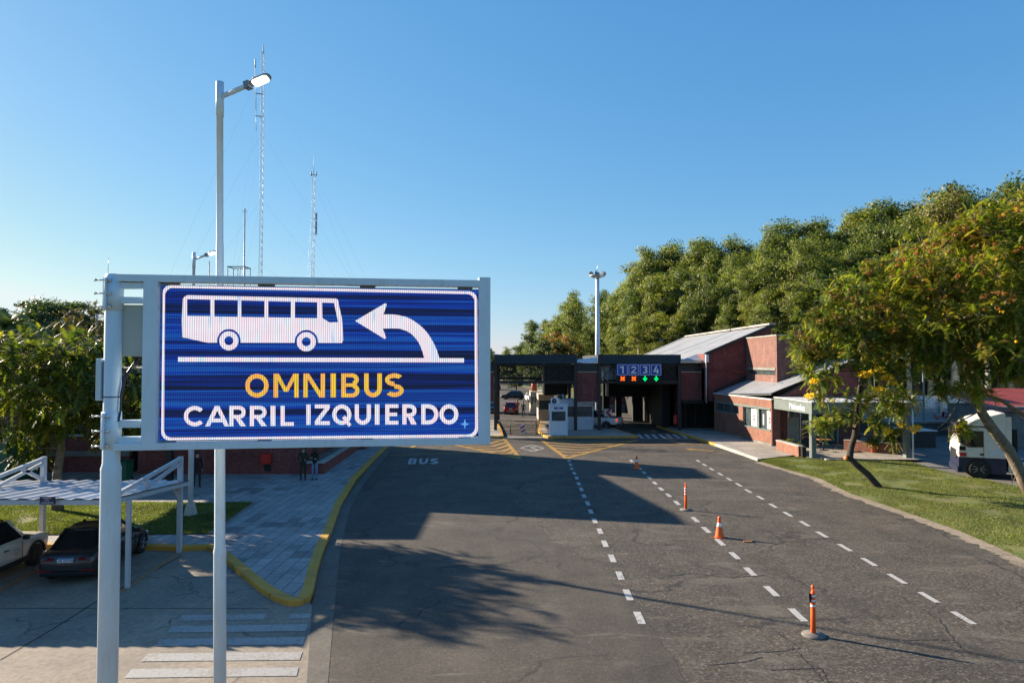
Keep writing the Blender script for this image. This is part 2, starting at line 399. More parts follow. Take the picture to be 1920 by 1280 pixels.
def paint_mat(name, col, wear=.5, under=(.06,.057,.055)):
    t = NT(name); p = t.pos()
    n1 = t.noise(p, 14, 6, .75); n2 = t.noise(p, 1.3, 4, .6)
    m = t.math('ADD', t.math('MULTIPLY', n1, .7), t.math('MULTIPLY', n2, .5))
    c = t.mix(t.ramp(m, [(.55+.15*(1-wear), 0.0), (.72+.12*(1-wear), .9)]), col, under)
    c = t.mix(1.0, c, t.ramp(n2, [(.3, .82), (.7, 1.1)]), 'MULTIPLY')
    return t.done(t.principled(c, .7, 0, t.bump(n1, .3, .01)))
M['asphalt'] = asphalt_mat('asphalt', True); M['patch'] = asphalt_mat('smooth_asphalt', False)
M['park'] = concrete_road_mat('parking_concrete', (.225,.195,.158)); M['gutter'] = concrete_road_mat('gutter_concrete', (.10,.092,.08))
M['yard'] = concrete_road_mat('yard_concrete', (.13,.125,.12)); M['slab'] = concrete_road_mat('terrace_concrete', (.29,.265,.235))
M['paver'] = paver_mat('sidewalk_slabs')
M['paint_w'] = paint_mat('white_road_paint', (.40,.40,.39), .6); M['paint_z'] = paint_mat('worn_white_paint', (.33,.33,.33), 1.0, (.17,.155,.13))
M['paint_y'] = paint_mat('yellow_road_paint', (.38,.21,.028), .75); M['paint_o'] = paint_mat('ochre_bay_paint', (.40,.19,.05), .75, (.2,.18,.15))
def kerb_mat():
    t = NT('yellow_kerb_paint'); p = t.pos()
    n1 = t.noise(p, 9, 6, .75); n2 = t.noise(p, .9, 5, .65)
    c = t.ramp(n2, [(.3, (.40,.205,.024)), (.7, (.54,.29,.038))])
    c = t.mix(t.ramp(n1, [(.56, 0.0), (.70, .85)]), c, (.22,.19,.12))
    seam = t.math('PINGPONG', t.math('ADD', t.sep(p)[1], t.math('MULTIPLY', t.sep(p)[0], .4)), .9)
    c = t.mix(t.ramp(seam, [(.008, .85), (.026, 0.0)]), c, (.12,.10,.04))
    return t.done(t.principled(c, .75, 0, t.bump(n1, .4, .015)))
M['kerb'] = kerb_mat(); M['kerb_c'] = pmat('plain_kerb', (.42,.40,.33), .85, 0, .25, 1.4, .3, 20)
M['tar'] = pmat('tar_joint', (.03,.028,.027), .9, 0, .3)
def soil_mat():
    t = NT('verge_soil'); p = t.pos(); n1 = t.noise(p, 6, 7, .75); n2 = t.noise(p, .8, 5, .65)
    c = t.ramp(n2, [(.3, (.16,.125,.085)), (.7, (.30,.25,.19))])
    c = t.mix(1.0, c, t.ramp(n1, [(.25, .55), (.75, 1.45)]), 'MULTIPLY')
    return t.done(t.principled(c, .95, 0, t.bump(n1, .6, .03)))
M['soil'] = soil_mat()
def turf_mat():
    t = NT('turf'); p = t.pos(); n1 = t.noise(p, 5, 7, .75); n2 = t.noise(p, .55, 5, .65); n3 = t.noise(p, 1.6, 4, .6)
    c = t.ramp(n2, [(.3, (.07,.10,.016)), (.52, (.105,.125,.024)), (.72, (.16,.135,.055))])
    c = t.mix(1.0, c, t.ramp(n1, [(.25, .5), (.75, 1.5)]), 'MULTIPLY')
    c = t.mix(t.ramp(n3, [(.58, 0.0), (.70, .7)]), c, (.135,.108,.062))
    return t.done(t.principled(c, .95, 0, t.bump(n1, .8, .06)))
M['turf'] = turf_mat()
gb = MB(); gb.sheet([(-1500,-400),(1500,-400),(1500,2500),(-1500,2500)], -.03)
struct('ground', gb, ground_mat())
# ---- asphalt carriageway
GUT_R = [(760,815),(738,837),(681,908),(655,958),(638,1030),(625,1160),(615,1280),(604,1500)]
VERGE = [(1420,866),(1455,877),(1527,897),(1582,925),(1676,957),(1783,995),(1869,1033),(1930,1064),(2060,1135),(2250,1260)]
left = [G(*q) for q in GUT_R]; right = [G(*q) for q in VERGE]
ab = MB()
ab.sheet([(-19,225,0),(-12.5,90,0),(-12.8,63,0)] + left + [(left[-1].x-.3,4,0),(17.5,4,0)] + right[::-1] +
         [G(1418,862),G(1336,835),G(1255,809),(15.2,74,0),(16.5,95,0),(10,120,0),(-4,225,0)], .004)
struct('asphalt_road', ab, M['asphalt'])
# smoother, newer asphalt on the bus lane
rp = random.Random(5)
pe = [(735,846),(960,860),(952,905),(975,960),(1040,1015),(1110,1060),(1158,1098),(1205,1150),(1260,1230),(1300,1300),(1380,1500)]
edge = []
for a, b in zip(pe, pe[1:]):
    for k in range(7):
        f = k/7; edge.append(G(a[0]+(b[0]-a[0])*f + rp.uniform(-3,3), a[1]+(b[1]-a[1])*f + rp.uniform(-1,1)))
pb = MB(); pb.sheet([p + Vector((.03,0,0)) for p in left[:0:-1]] + edge, .008)
struct('asphalt_patch', pb, M['patch'])
# sealed seams that wander over the rough lanes
M['seam'] = pmat('sealed_seam', (.043,.040,.036), .6, 0, .3, 3)
ts = MB(); ns_ = 0
for pl_ in ([(1430,1165),(1462,1188),(1500,1214),(1468,1220),(1380,1224)], [(1485,1212),(1520,1248),(1545,1278)], [(1328,1247),(1400,1240),(1432,1230)], [(1445,1256),(1500,1253),(1540,1252),(1556,1285)], [(1560,1165),(1640,1195),(1700,1200),(1790,1199)], [(1690,1120),(1760,1160),(1800,1215),(1880,1240)], [(1230,1085),(1290,1075),(1370,1082),(1450,1078)], [(900,985),(930,1010),(990,1012),(1030,1040)], [(1000,1180),(1060,1175),(1085,1190)]):
    q_ = []
    for (a0,b0),(a1,b1) in zip(pl_, pl_[1:]):
        for k in range(8): q_.append(G(a0+(a1-a0)*k/8 + rp.uniform(-2.5,2.5), b0+(b1-b0)*k/8 + rp.uniform(-1,1)))
    for i in range(len(q_)-1):
        d_ = (q_[i+1]-q_[i]).normalized(); n_ = Vector((-d_.y,d_.x,0))*rp.uniform(.008,.022); ts.sheet([q_[i]-n_, q_[i+1]-n_, q_[i+1]+n_, q_[i]+n_], .0105 + .0006*(ns_%3)); ns_ += 1
struct('road_seam_marking', ts, M['seam'])
# ---- parking concrete and gutter
KOUT = [(728,838),(700,865),(668,899),(640,948),(622,1000),(608,1032),(597,1068),(588,1112),(581,1127),(562,1136),(540,1136),(516,1128),(490,1112),(458,1086),(424,1056),(400,1036),(388,1031),(340,1033),(282,1031),(200,1030),(0,1028),(-300,1026)]
kout = [G(*q) for q in KOUT]
cb = MB()
gut_l = [(713,848,),(640,948),(597,1068),(585,1135),(575,1280),(560,1500)]
gl = [G(*q) for q in gut_l]
cb.sheet([(-60,24.6,0),(-12,24.6,0),(-9.6,24.0,0),(-7.5,20.6,0),(-6.0,19.6,0)] + [gl[3], gl[4], gl[5], (gl[5].x,4,0), (-60,4,0)], .002)
jl = [((0,1237),(100,1178)),((100,1178),(178,1129)),((178,1129),(340,1042)),]
for a, b in jl:
    p, q = G(*a), G(*b); n = Vector((-(q-p).y, (q-p).x, 0)).normalized()*.022
    cb.sheet([p-n, q-n, q+n, p+n], .007, 1)
for y_ in (18.05,):
    cb.sheet([(-40,y_,0),(-6.3,y_,0),(-6.3,y_+.03,0),(-40,y_+.03,0)], .007, 1)
struct('parking_pavement', cb, [M['park'], M['tar']])
gbm = MB(); gbm.sheet([p for p in left] + [(left[-1].x-.02,4,0),(gl[5].x,4,0)] + gl[::-1], .010)
struct('gutter_pavement', gbm, M['gutter'])
# ---- sidewalk body (raised 0.15) and its yellow kerb
def offset(pts, d):
    out = []
    for i, p in enumerate(pts):
        a = pts[max(i-1,0)]; b = pts[min(i+1,len(pts)-1)]
        t = (b-a); t.z = 0; t.normalize(); out.append(p + Vector((-t.y, t.x, 0))*d)
    return out
def kerb(name, pts, w, h, mat, side=1):
    inner = offset(pts, side*w); mb = MB(); k = len(pts); bev = .025
    e1 = offset(pts, side*bev)
    rows = [[Vector((p.x,p.y,-.02)) for p in pts], [Vector((p.x,p.y,h-bev)) for p in pts], [Vector((p.x,p.y,h)) for p in e1], [Vector((p.x,p.y,h)) for p in inner], [Vector((p.x,p.y,-.02)) for p in inner]]
    vs = [p for r in rows for p in r]; fs = []
    for r in range(4):
        for i in range(k-1): fs.append((r*k+i, r*k+i+1, (r+1)*k+i+1, (r+1)*k+i))
    fs += [tuple(r*k for r in range(5)), tuple(r*k+k-1 for r in range(5))]
    mb.add(vs, fs); return struct(name, mb, mat)
KW = .30
far = [Vector((-11.9,62,0)), Vector((-11.6,52.5,0))]
kpts = far + kout
kerb('kerb', kpts, KW, .15, M['kerb'], -1)
kin = offset(kpts, -KW-.0)
sb = MB(); sb.sheet(kin + [(-45,23.6,0),(-45,62,0)], .146)
struct('sidewalk', sb, M['paver'])
# ---- toll island, right footway and their kerbs
isl = [Vector(p) for p in ((2.35,62.5,0),(2.75,58.2,0),(3.0,57.75,0),(3.4,57.6,0),(10.2,57.9,0),(10.55,58.05,0),(10.65,58.3,0),(9.9,62.8,0),(9.2,73,0),(3.2,76,0))]
def slab_with_kerb(pts, mat, km, name, h=.17):
    kerb('kerb', pts + [pts[0]], .25, h, km, 1)
    mb = MB(); mb.sheet(offset(pts + [pts[0]], .25)[:-1], h-.004); return struct(name, mb, mat)
slab_with_kerb(isl, M['slab'], M['kerb'], 'island_pavement')
wk = [Vector(p) for p in ((-9.5,63.5,0),(-9.0,58.5,0),(-1.2,57.9,0),(-.7,58.2,0),(-.9,63,0),(-1.6,74,0),(-9,74,0))]
slab_with_kerb(wk, M['slab'], M['kerb'], 'island_pavement')
rk = [Vector((16.2,74,0)), G(1230,800), G(1257,809), G(1300,822), G(1340,835)]
rk2 = [G(1340,835), G(1380,849), G(1420,864)]
kerb('kerb', rk, .25, .15, M['kerb'], 1)
kerb('kerb', rk2, .25, .15, M['kerb_c'], 1)
fb = MB(); rin = offset(rk, .25)[:-1] + offset(rk2, .25)
fb.sheet(rin + [G(1497,856), (19.4,46.2,0), (20,56,0), (20,74,0)], .146)
struct('footway_pavement', fb, M['slab'])
# ---- yard on the right
yb = MB(); yb.sheet([(19.0,44.0,0),(21.5,41.2,0),(24,36.5,0),(26,32,0),(70,28,0),(70,62,0),(19.5,62,0)], .006)
struct('yard_pavement', yb, M['yard'])
# ================================================================== MARKINGS
def dash_line(x0, slope, ys, w, ln, name):
    mb = MB()
    for y in ys:
        x = x0 + (y-17.5)*slope; j = rp.uniform(-.03,.03); l2 = ln/2*rp.uniform(.92,1.05)
        mb.sheet([(x-w/2+j-slope*l2, y-l2, 0),(x+w/2+j-slope*l2, y-l2, 0),(x+w/2+j+slope*l2, y+l2, 0),(x-w/2+j+slope*l2, y+l2, 0)], .014)
    return struct(name, mb, M['paint_w'])
L1 = [44.6,43,41.4,39.7,38.1,36.3,34.7,33,31.3,29.6,27.9,26.2,24.4,22.6,20.8,19.1,17.4]
dash_line(3.16, .0184, L1, .19, .86, 'lane_marking')
dash_line(7.23, .017, [44.6,41.5,39.9,38.2,36.5,34.8,33.2,31.4,28.1,26.4,24.6,22.9,21.2,19.4,17.6], .19, .88, 'lane_marking')
dash_line(11.29, .026, [44.6,42.9,41.2,39.4,37.7,36,34.3,32.6,30.8,29.1,27.4,25.7,23.9,22.2,20.5,18.9,17.4], .17, .9, 'lane_marking')
zb = MB()
for (a, b, c, d) in (((342,1153),(585,1150),(581,1159),(336,1164)), ((323,1174),(577,1170),(573,1183),(313,1186)), ((300,1198),(572,1194),(568,1208),(290,1211)),
                     ((278,1225),(567,1222),(562,1237),(263,1240)), ((247,1254),(560,1251),(556,1267),(233,1271)), ((215,1287),(552,1284),(548,1303),(198,1307))):
    if a == (342,1153):
        zb.sheet([G(342,1153), G(500,1151), G(494,1161), G(336,1164)], .012); zb.sheet([G(545,1150.5), G(585,1150), G(581,1159), G(538,1160)], .012)
    else: zb.sheet([G(*a), G(*b), G(*c), G(*d)], .012)
struct('crosswalk_marking', zb, M['paint_z'])
ob = MB()
for a, b in (((336,1037),(222,1112)), ((105,1050),(-20,1118))):
    p, q = G(*a), G(*b); n = Vector((-(q-p).y, (q-p).x, 0)).normalized()*.06
    ob.sheet([p-n, q-n, q+n, p+n], .0115)
struct('bay_marking', ob, M['paint_o'])
yb = MB()
def strip(mb, p, q, w, z, m=0):
    p, q = Vector(p), Vector(q); n = Vector((-(q-p).y, (q-p).x, 0)).normalized()*w/2
    mb.sheet([p-n, q-n, q+n, p+n], z, m)
strip(yb, G(731,853.5), G(975,845.5), .22, .016)
strip(yb, G(1160,833.5), G(1318,833), .25, .016)
def gore(mb, A, B, C, n, w):
    """outlined triangle with chevron stripes; A apex, BC base"""
    A, B, C = Vector(A), Vector(B), Vector(C)
    strip(mb, A, B, w, .013); strip(mb, A, C, w, .0155); 
    for k in range(1, n+1):
        f = k/(n+.4); mid = A.lerp((B+C)/2, f*.86 - .02)
        strip(mb, A.lerp(B, f), mid, w*1.25, .018); strip(mb, A.lerp(C, f), mid, w*1.25, .0205)
gore(yb, G(1062,859), G(1012,822.5), G(1197,824.5), 6, .31)
gore(yb, G(975,860), G(945,822), G(848,833), 6, .30)
def arrow(mb, p, ang, L, w, hw, z):
    c, s_ = math.cos(ang), math.sin(ang); f = lambda x, y: (p.x + x*c - y*s_, p.y + x*s_ + y*c, 0)
    mb.sheet([f(*q) for q in ((-L/2,-w/2),(L*.15,-w/2),(L*.15,-hw/2),(L/2,0),(L*.15,hw/2),(L*.15,w/2),(-L/2,w/2))], z)
arrow(yb, G(775,837), PI/2, 2.6, .35, 1.0, .016)
arrow(yb, G(1310,843.5), R(140), 2.3, .35, .95, .016)
struct('yellow_road_marking', yb, M['paint_y'])
wb = MB()
# diamond with its inner stroke
dc = G(998,840); dw, dh = .85, 2.0
dp = [dc + Vector(q) for q in ((0,-dh,0),(dw,0,0),(0,dh,0),(-dw,0,0))]
for i in range(4): strip(wb, dp[i], dp[(i+1)%4], .11, .013 + .0025*i)
strip(wb, dc+Vector((-.3,-1.1,0)), dc+Vector((.35,-1.0,0)), .16, .013); strip(wb, dc+Vector((.35,-1.0,0)), dc+Vector((-.1,.3,0)), .12, .0155)
strip(wb, dc+Vector((-.1,.3,0)), dc+Vector((.4,.9,0)), .12, .018); strip(wb, dc+Vector((-.45,1.0,0)), dc+Vector((.4,.9,0)), .16, .0205)
for k in range(9):
    x = 10.9 + k*.62; strip(wb, (x,57.8,0), (x+.25,61,0), .3, .013)
strip(wb, (10.8,57.5,0), (16.2,57.0,0), .2, .016)
strip(wb, G(938,819), G(1022,819), .5, .013)
# BUS lettering
for c, (u0, u1) in zip('BUS', ((766,781),(786,802),(806,823))):
    v0, v1 = 859.5, 870.0
    for poly in glyph(c, .95, .26):
        wb.sheet([G(u0 + x/.95*(u1-u0) + y*3.0 - 1.5, v1 - y*(v1-v0)) for x, y in poly], .013 + .0004*(len(wb.f) % 12))
struct('white_road_marking', wb, M['paint_w'])
# ================================================================== VERGES AND LAWNS
def lawn(name, A, B, nt, nl, bumpf, mat, z0=.012):
    """grid between polylines A and B (same count)"""
    def res(P, n):
        d = [0]; 
        for a, b in zip(P, P[1:]): d.append(d[-1] + (b-a).length)
        out = []
        for k in range(n):
            s_ = d[-1]*k/(n-1); i = max(j for j in range(len(d)) if d[j] <= s_+1e-9); i = min(i, len(P)-2)
            out.append(P[i].lerp(P[i+1], (s_-d[i])/max(1e-6, d[i+1]-d[i])))
        return out
    a, b = res(A, nt), res(B, nt); V = []
    for i in range(nt):
        for j in range(nl):
            f = j/(nl-1); p = a[i].lerp(b[i], f); V.append((p.x, p.y, z0 + bumpf(p.x, p.y, f)))
    Fq = [(i*nl+j, (i+1)*nl+j, (i+1)*nl+j+1, i*nl+j+1) for i in range(nt-1) for j in range(nl-1)]
    mb = MB(); mb.add(V, Fq, 0, True); o = mb.build(name, mat); tag(o, kind='structure')
    return np.array(V).reshape(nt, nl, 3)
from mathutils import noise as MN
def bumps(x, y, f):
    e = min(1, 5*f, 5*(1-f))
    return e*(.10 + .13*MN.noise(Vector((x*.35, y*.35, 3))) + .05*MN.noise(Vector((x*1.4, y*1.4, 8))))
YB = [G(1424,863.5), G(1497,857.5), G(1560,862), G(1660,860), G(1700,864), G(1732,873), G(1765,883), G(1804,892), G(1842,898), G(1878,906), G(1930,914), G(2080,950), G(2300,1010)]
outer = [right[0].copy()] + [p + Vector((.0,0,0)) for p in right[1:]]
db = MB(); nj = 60
oo = offset(right, -.25); ii = offset(right, 1.1)
def dens(P, n=80):
    out = []
    for k in range(n):
        s_ = (len(P)-1)*k/(n-1); i = min(int(s_), len(P)-2); out.append(P[i].lerp(P[i+1], s_-i))
    return out
oo, ii = dens(oo, 160), dens(ii, 160)
for k in range(len(oo)):
    w_ = MN.noise(Vector((k*.55,0,2)))*.45; oo[k] = oo[k] + Vector((rp.uniform(-.07,.07)+w_*.7, rp.uniform(-.07,.07)+w_*.3, 0)); ii[k] = ii[k] + Vector((abs(MN.noise(Vector((k*.4,5,1))))*.9, 0, 0))
for k in range(len(oo)-1): db.sheet([oo[k], oo[k+1], ii[k+1], ii[k]], .012)
struct('dirt_verge_path', db, M['soil'])
GR = lawn('lawn', offset(right, .30), YB, 60, 18, bumps, M['turf'], .016)
LA = [G(395,1001,.146), G(285,1002,.146), G(0,1003,.146), G(-250,1003,.146)]; LB = [G(478,943,.146), G(300,943,.146), G(0,941,.146), G(-250,941,.146)]
GL = lawn('lawn', LA, LB, 50, 14, lambda x,y,f: .03+bumps(x,y,f)*.8, M['turf'], .15)
def edging(name, P, w, z0, z1, m):
    mb = MB()
    for a, b in zip(P, P[1:]):
        d = (b-a).normalized()*.0; mb.bar(Vector((a.x,a.y,(z0+z1)/2)), Vector((b.x,b.y,(z0+z1)/2)), w, z1-z0)
    return struct(name, mb, m)
edging('lawn_edging_kerb', [LA[0], LB[0]], .12, .1, .23, M['concrete_d'])
# grass blades: short bent slivers over both lawns
def blades(name, grid, n, hmin, hmax, lab_mat, bare):
    nt, nl, _ = grid.shape; r = np.random.default_rng(3)
    i = r.uniform(0, nt-1.001, n); j = r.uniform(0, nl-1.001, n); a, b = i.astype(int), j.astype(int); fi, fj = (i-a)[:,None], (j-b)[:,None]
    P = grid[a,b]*(1-fi)*(1-fj) + grid[a+1,b]*fi*(1-fj) + grid[a,b+1]*(1-fi)*fj + grid[a+1,b+1]*fi*fj
    keep = np.array([MN.noise(Vector((p[0]*.8, p[1]*.8, 1.7))) > bare + r.uniform(-.15,.15) for p in P]); P = P[keep]; n = len(P)
    h = r.uniform(hmin, hmax, n); ang = r.uniform(0, 2*PI, n); w = r.uniform(.006,.016, n); ln = r.uniform(.2,.9, n)*h; la = r.uniform(0, 2*PI, n)
    dx, dy = np.cos(ang)*w, np.sin(ang)*w
    V = np.zeros((n,3,3)); V[:,0] = P; V[:,1] = P; V[:,2] = P
    V[:,0,0] -= dx; V[:,0,1] -= dy; V[:,1,0] += dx; V[:,1,1] += dy
    V[:,2,0] += np.cos(la)*ln; V[:,2,1] += np.sin(la)*ln; V[:,2,2] += h
    o = np_mesh(name, V.reshape(-1,3), np.arange(n*3).reshape(-1,3), lab_mat, k=3)
    return o
M['blade'] = leaf_mat('grass_blade', [(0,(.06,.088,.014)),(.5,(.10,.135,.024)),(.85,(.15,.165,.042)),(1,(.22,.19,.09))], .4, None, .8)
g1 = blades('grass', GR, 150000, .02, .075, M['blade'], -.22); tag(g1, 'short sunlit grass on the roadside verge beside the yard', 'grass', kind='stuff')
g2 = blades('grass', GL, 80000, .025, .09, M['blade'], -.4); tag(g2, 'short grass on the lawn behind the parked cars', 'grass', kind='stuff')
# ================================================================== LED MESSAGE SIGN
D0 = 10.5
SX0, SX1 = (212-960)*D0/F, (917-960)*11.33/F
SE = Vector((SX1-SX0, 11.33-D0, 0)); SLEN = SE.length; SE.normalize(); SN = Vector((SE.y, -SE.x, 0))
SP = Vector((SX0, D0, 0)); S_RZ = math.atan2(SE.y, SE.x)
def SG(u, v, off=0.0):
    """photo pixel -> (s, z) on the sign's plane moved off metres towards the road user"""
    d = ray(u, v); o = Vector((0,0,EYE)); p0 = SP + SN*off
    t = (p0-o).dot(SN)/d.dot(SN); q = o + d*t
    return (q-p0).dot(SE), q.z
LEDS = 1.12/2**EXPO
def led_mat(name, cols, streak, strength):
    t = NT(name); p = t.obj(); x = t.sep(p)
    v1 = t.noise(t.comb(t.math('MULTIPLY', x[0], .025), t.math('MULTIPLY', x[2], 4.2)), 1.0, 6, .7)
    v2 = t.noise(t.comb(t.math('MULTIPLY', x[0], .3), t.math('MULTIPLY', x[2], 46.0), 4.0), 1.0, 2, .5)
    v = t.math('ADD', t.math('MULTIPLY', v1, 1.35), t.math('MULTIPLY_ADD', v2, .24, -.245))
    if streak: c = t.ramp(v, cols)
    else: c = t.ramp(t.noise(t.comb(t.math('MULTIPLY', x[0], 9.0), t.math('MULTIPLY', x[2], 1.6)), 1.0, 2), cols)
    pitch = .0335
    gx = t.math('ABSOLUTE', t.math('SUBTRACT', t.math('FRACT', t.math('DIVIDE', x[0], pitch)), .5))
    gz = t.math('ABSOLUTE', t.math('SUBTRACT', t.math('FRACT', t.math('DIVIDE', x[2], pitch)), .5))
    k = t.math('MULTIPLY', t.ramp(gx, [(.27, 1.08), (.47, .42)]), t.ramp(gz, [(.27, 1.08), (.47, .42)]))
    c = t.mix(1.0, c, k, 'MULTIPLY')
    e = t.n('ShaderNodeEmission', {'Color': c, 'Strength': strength}).outputs[0]
    g = t.n('ShaderNodeBsdfPrincipled', {'Base Color': (.01,.01,.012,1), 'Roughness': .6}).outputs[0]
    return t.done(t.n('ShaderNodeAddShader', {0: e, 1: g}).outputs[0])
M['led_b'] = led_mat('led_blue', [(.37,(.0,.001,.012)),(.45,(.0,.003,.045)),(.51,(.0,.010,.15)),(.55,(.0,.026,.34)),(.61,(.006,.10,.42)),(.66,(.0,.012,.20)),(.74,(.002,.05,.30))], True, LEDS)
M['led_w'] = led_mat('led_white', [(.25,(.50,.62,.95)),(.42,(.82,.84,.92)),(.58,(.95,.74,.84)),(.72,(.58,.84,.92))], False, LEDS)
M['led_y'] = led_mat('led_amber', [(.25,(.75,.48,.02)),(.42,(.9,.60,.05)),(.55,(.95,.42,.09)),(.75,(.72,.62,.02))], False, LEDS)
M['led_s'] = led_mat('led_pale_blue', [(.3,(.12,.35,.85)),(.7,(.2,.55,.95))], False, LEDS)
sign = thing('message_sign', 'large white-framed electronic sign showing a white bus, curved arrow and words on blue', 'sign', SP, S_RZ)
def local(o): WM[o.name] = WM[sign.name]; return o
def SB(mb, u0, v0, u1, v1, d0, d1, m=0):
    """box on the sign plane between photo corners; depth d0..d1 towards the viewer (local -y)"""
    s0, z1 = SG(u0, v0); s1, z0 = SG(u1, v1); return mb.box2(s0, s1, -d1, -d0, z0, z1, m)
top_z, bot_z = 7.73, 5.06
sL, sR = SG(198,600)[0], SG(918,600)[0]
a0, a1 = SG(273,600)[0], SG(300,600)[0]; b0 = SG(897,600)[0]
sc0, scz1 = SG(303,533); _, scz0 = SG(303,826); sc1 = SG(896.5,600)[0]
# pole: thicker lower tube, shoulder, upper tube with cap
pole = MB(); rl, ru = .142, .122
pole.lathe([(rl,-.1),(rl,4.74),(rl*1.02,4.78),(ru*1.02,4.86),(ru,4.88),(ru,7.70),(ru*.9,7.735),(0.001,7.75)], 32)
pole.build('pole', M['white'], sign, world=False)
pbm = MB(); pbm.lathe([(ru+.002,5.86),(ru+.004,5.862),(ru+.004,5.874),(ru+.002,5.876)], 32); pbm.build('pole_seam', M['dark'], sign, world=False)
# frame
fr = MB()
fr.box2(-.02, sR, -.115, .115, top_z-.108, top_z, 0)                       # top beam
fr.box2(-.02, sR, -.115, .115, bot_z, bot_z+.105, 0)                        # bottom beam
fr.box2(b0, sR+.001, -.117, .117, bot_z-.002, top_z+.05, 0)                 # right upright
fr.box2(a0, a1, -.117, .117, bot_z+.10, top_z-.105, 0)                      # left upright
zz = lambda v: SG(240, v)[1]
for v0, v1 in ((530,541.5),(557,569),(787,801),(818,830)):
    fr.box2(.06, a0+.001, -.06, .06, zz(v1), zz(v0), 0)
fr.build('frame', M['white'], sign, world=False, bevel=.006)
# clamps on the pole with bolts
for zc, hh in ((7.43,.50),(5.36,.56)):
    cl = MB(); cl.lathe([(ru+.012,zc-hh/2),(ru+.012,zc+hh/2)], 32)
    cl.box2(-.15,-.115,-.03,.03,zc-hh/2,zc+hh/2); cl.box2(-.075,-.045,-.165,-.12,zc-hh/2+.01,zc+hh/2-.01)
    c_ = cl.build('clamp', M['white'], sign, world=False)
    for k in (-.40,0,.40):
        bo = MB(); z = zc+k*hh
        bo.tube([(-.20,-.15,z),(.02,-.15,z)], .012, 8); bo.tube([(-.215,-.15,z),(-.195,-.15,z)], .024, 6); bo.tube([(-.01,-.15,z),(.02,-.15,z)], .024, 6)
        bo.build('bolt', M['steel'], c_, world=False)
lr = MB(); lr.tube([(-.09,0,7.7),(-.09,0,8.0)], [.006,.003], 6); lr.build('lightning_rod', M['steel'], sign, world=False)
# control cabinets, cable
s0, z1 = SG(229,571); s1, z0 = SG(271,668)
cb = MB(); cb.box2(s0, a0+.03, .02, .20, z0, z1); c_ = cb.build('control_cabinet', M['cabinet'], sign, world=False, bevel=.008)
gl_ = MB(); gl_.box2(s0+.13, s0+.30, .08, .15, z0-.03, z0); gl_.build('cable_gland', M['navy'], c_, world=False)
pts = [(s0+.2,.11,z0-.02),(s0+.13,.06,z0-.15),(.17,.0,z0-.30),(.145,-.05,z0-.55),(.14,-.06,z0-.85),(.125,-.07,z0-.98)]
ca = MB(); ca.tube(pts, .014, 8); ca.tube([(s0+.26,.11,z0-.02),(s0+.16,.05,z0-.17),(.185,.0,z0-.32),(.16,-.04,z0-.6)], .010, 8); ca.build('cable', M['navy'], sign, world=False)
bx = MB(); bx.box2(-.205,-.13,-.10,.12, SG(190,750)[1], SG(190,672)[1]); bx.build('junction_box', M['white2'], sign, world=False, bevel=.015)
# screen module
zT, zB = scz1-.015, scz0
mod = MB(); mod.box2(sc0-.012, sc1+.0, .012, .10, zB-.012, zT+.012); screen_box = mod.build('screen_housing', M['pale_grey'], sign, world=False)
for f in (.03,.32,.64,.96):
    s_ = sc0 + (sc1-sc0)*f
    br = MB(); br.box2(s_-.14, s_+.10, -.02, .09, zT+.012, top_z-.1085); br.build('bracket', M['greenmetal'], sign, world=False)
    br = MB(); br.box2(s_-.12, s_+.08, -.04, .06, bot_z+.1055, zB-.012); br.build('bracket', M['greenmetal'], sign, world=False)
LD = .011
fc = MB(); fc.add([(sc0,-LD+.011,zB),(sc1,-LD+.011,zB),(sc1,-LD+.011,zT),(sc0,-LD+.011,zT)], [(0,1,2,3)])
scr = fc.build('screen', M['led_b'], sign, world=False, fix=False)
lay = [0]
def lit(name, polys, mat, parent=scr, unit=None):
    """polys in photo pixels (or unit box mapped by unit=(u0,v0,u1,v1)); each polygon gets its own 0.3 mm layer"""
    mb = MB()
    for k, poly in enumerate(polys):
        q = []
        for (x, y) in poly:
            if unit: x, y = unit[0] + x*(unit[3]-unit[1]), unit[3] - y*(unit[3]-unit[1])
            s_, z_ = SG(x, y); q.append((s_, -.003 - .0003*(k % 12) - .004*lay[0], z_))
        mb.add(q, [tuple(range(len(q)))])
    o = mb.build(name, mat, parent, world=False, fix=False)
    return o
# white border with rounded corners
def rrect(u0, v0, u1, v1, u2, v2, u3, v3, r, t):
    """quad corners TL,TR,BR,BL -> rounded outline strips"""
    C = [Vector((u0,v0,0)), Vector((u1,v1,0)), Vector((u2,v2,0)), Vector((u3,v3,0))]
    out, inn = [], []
    for i in range(4):
        p = C[i]; a = (C[i-1]-p).normalized(); b = (C[(i+1)%4]-p).normalized()
        pi_ = p + a*t + b*t
        for k in range(7):
            f = k/6*PI/2
            out.append(p + a*(r-r*math.sin(f)) + b*(r-r*math.cos(f))); ri = r-t*.2
            inn.append(pi_ + a*(ri-ri*math.sin(f)) + b*(ri-ri*math.cos(f)))
    n = len(out); return [[(out[i].x,out[i].y),(out[(i+1)%n].x,out[(i+1)%n].y),(inn[(i+1)%n].x,inn[(i+1)%n].y),(inn[i].x,inn[i].y)] for i in range(n)]
lit('border', rrect(305,534.5, 894.5,546.5, 896,819, 302.5,825, 15, 5), M['led_w'])
bus = [[(343,560),(346,556),(352,553.5),(631,559.5),(634,563),(636,575),(641,596),(643,620),(643.5,638),(641,643),(390,642.5),(342,632),(341,600)]]
lit('bus_body', bus, M['led_w'])
lay[0] = 1
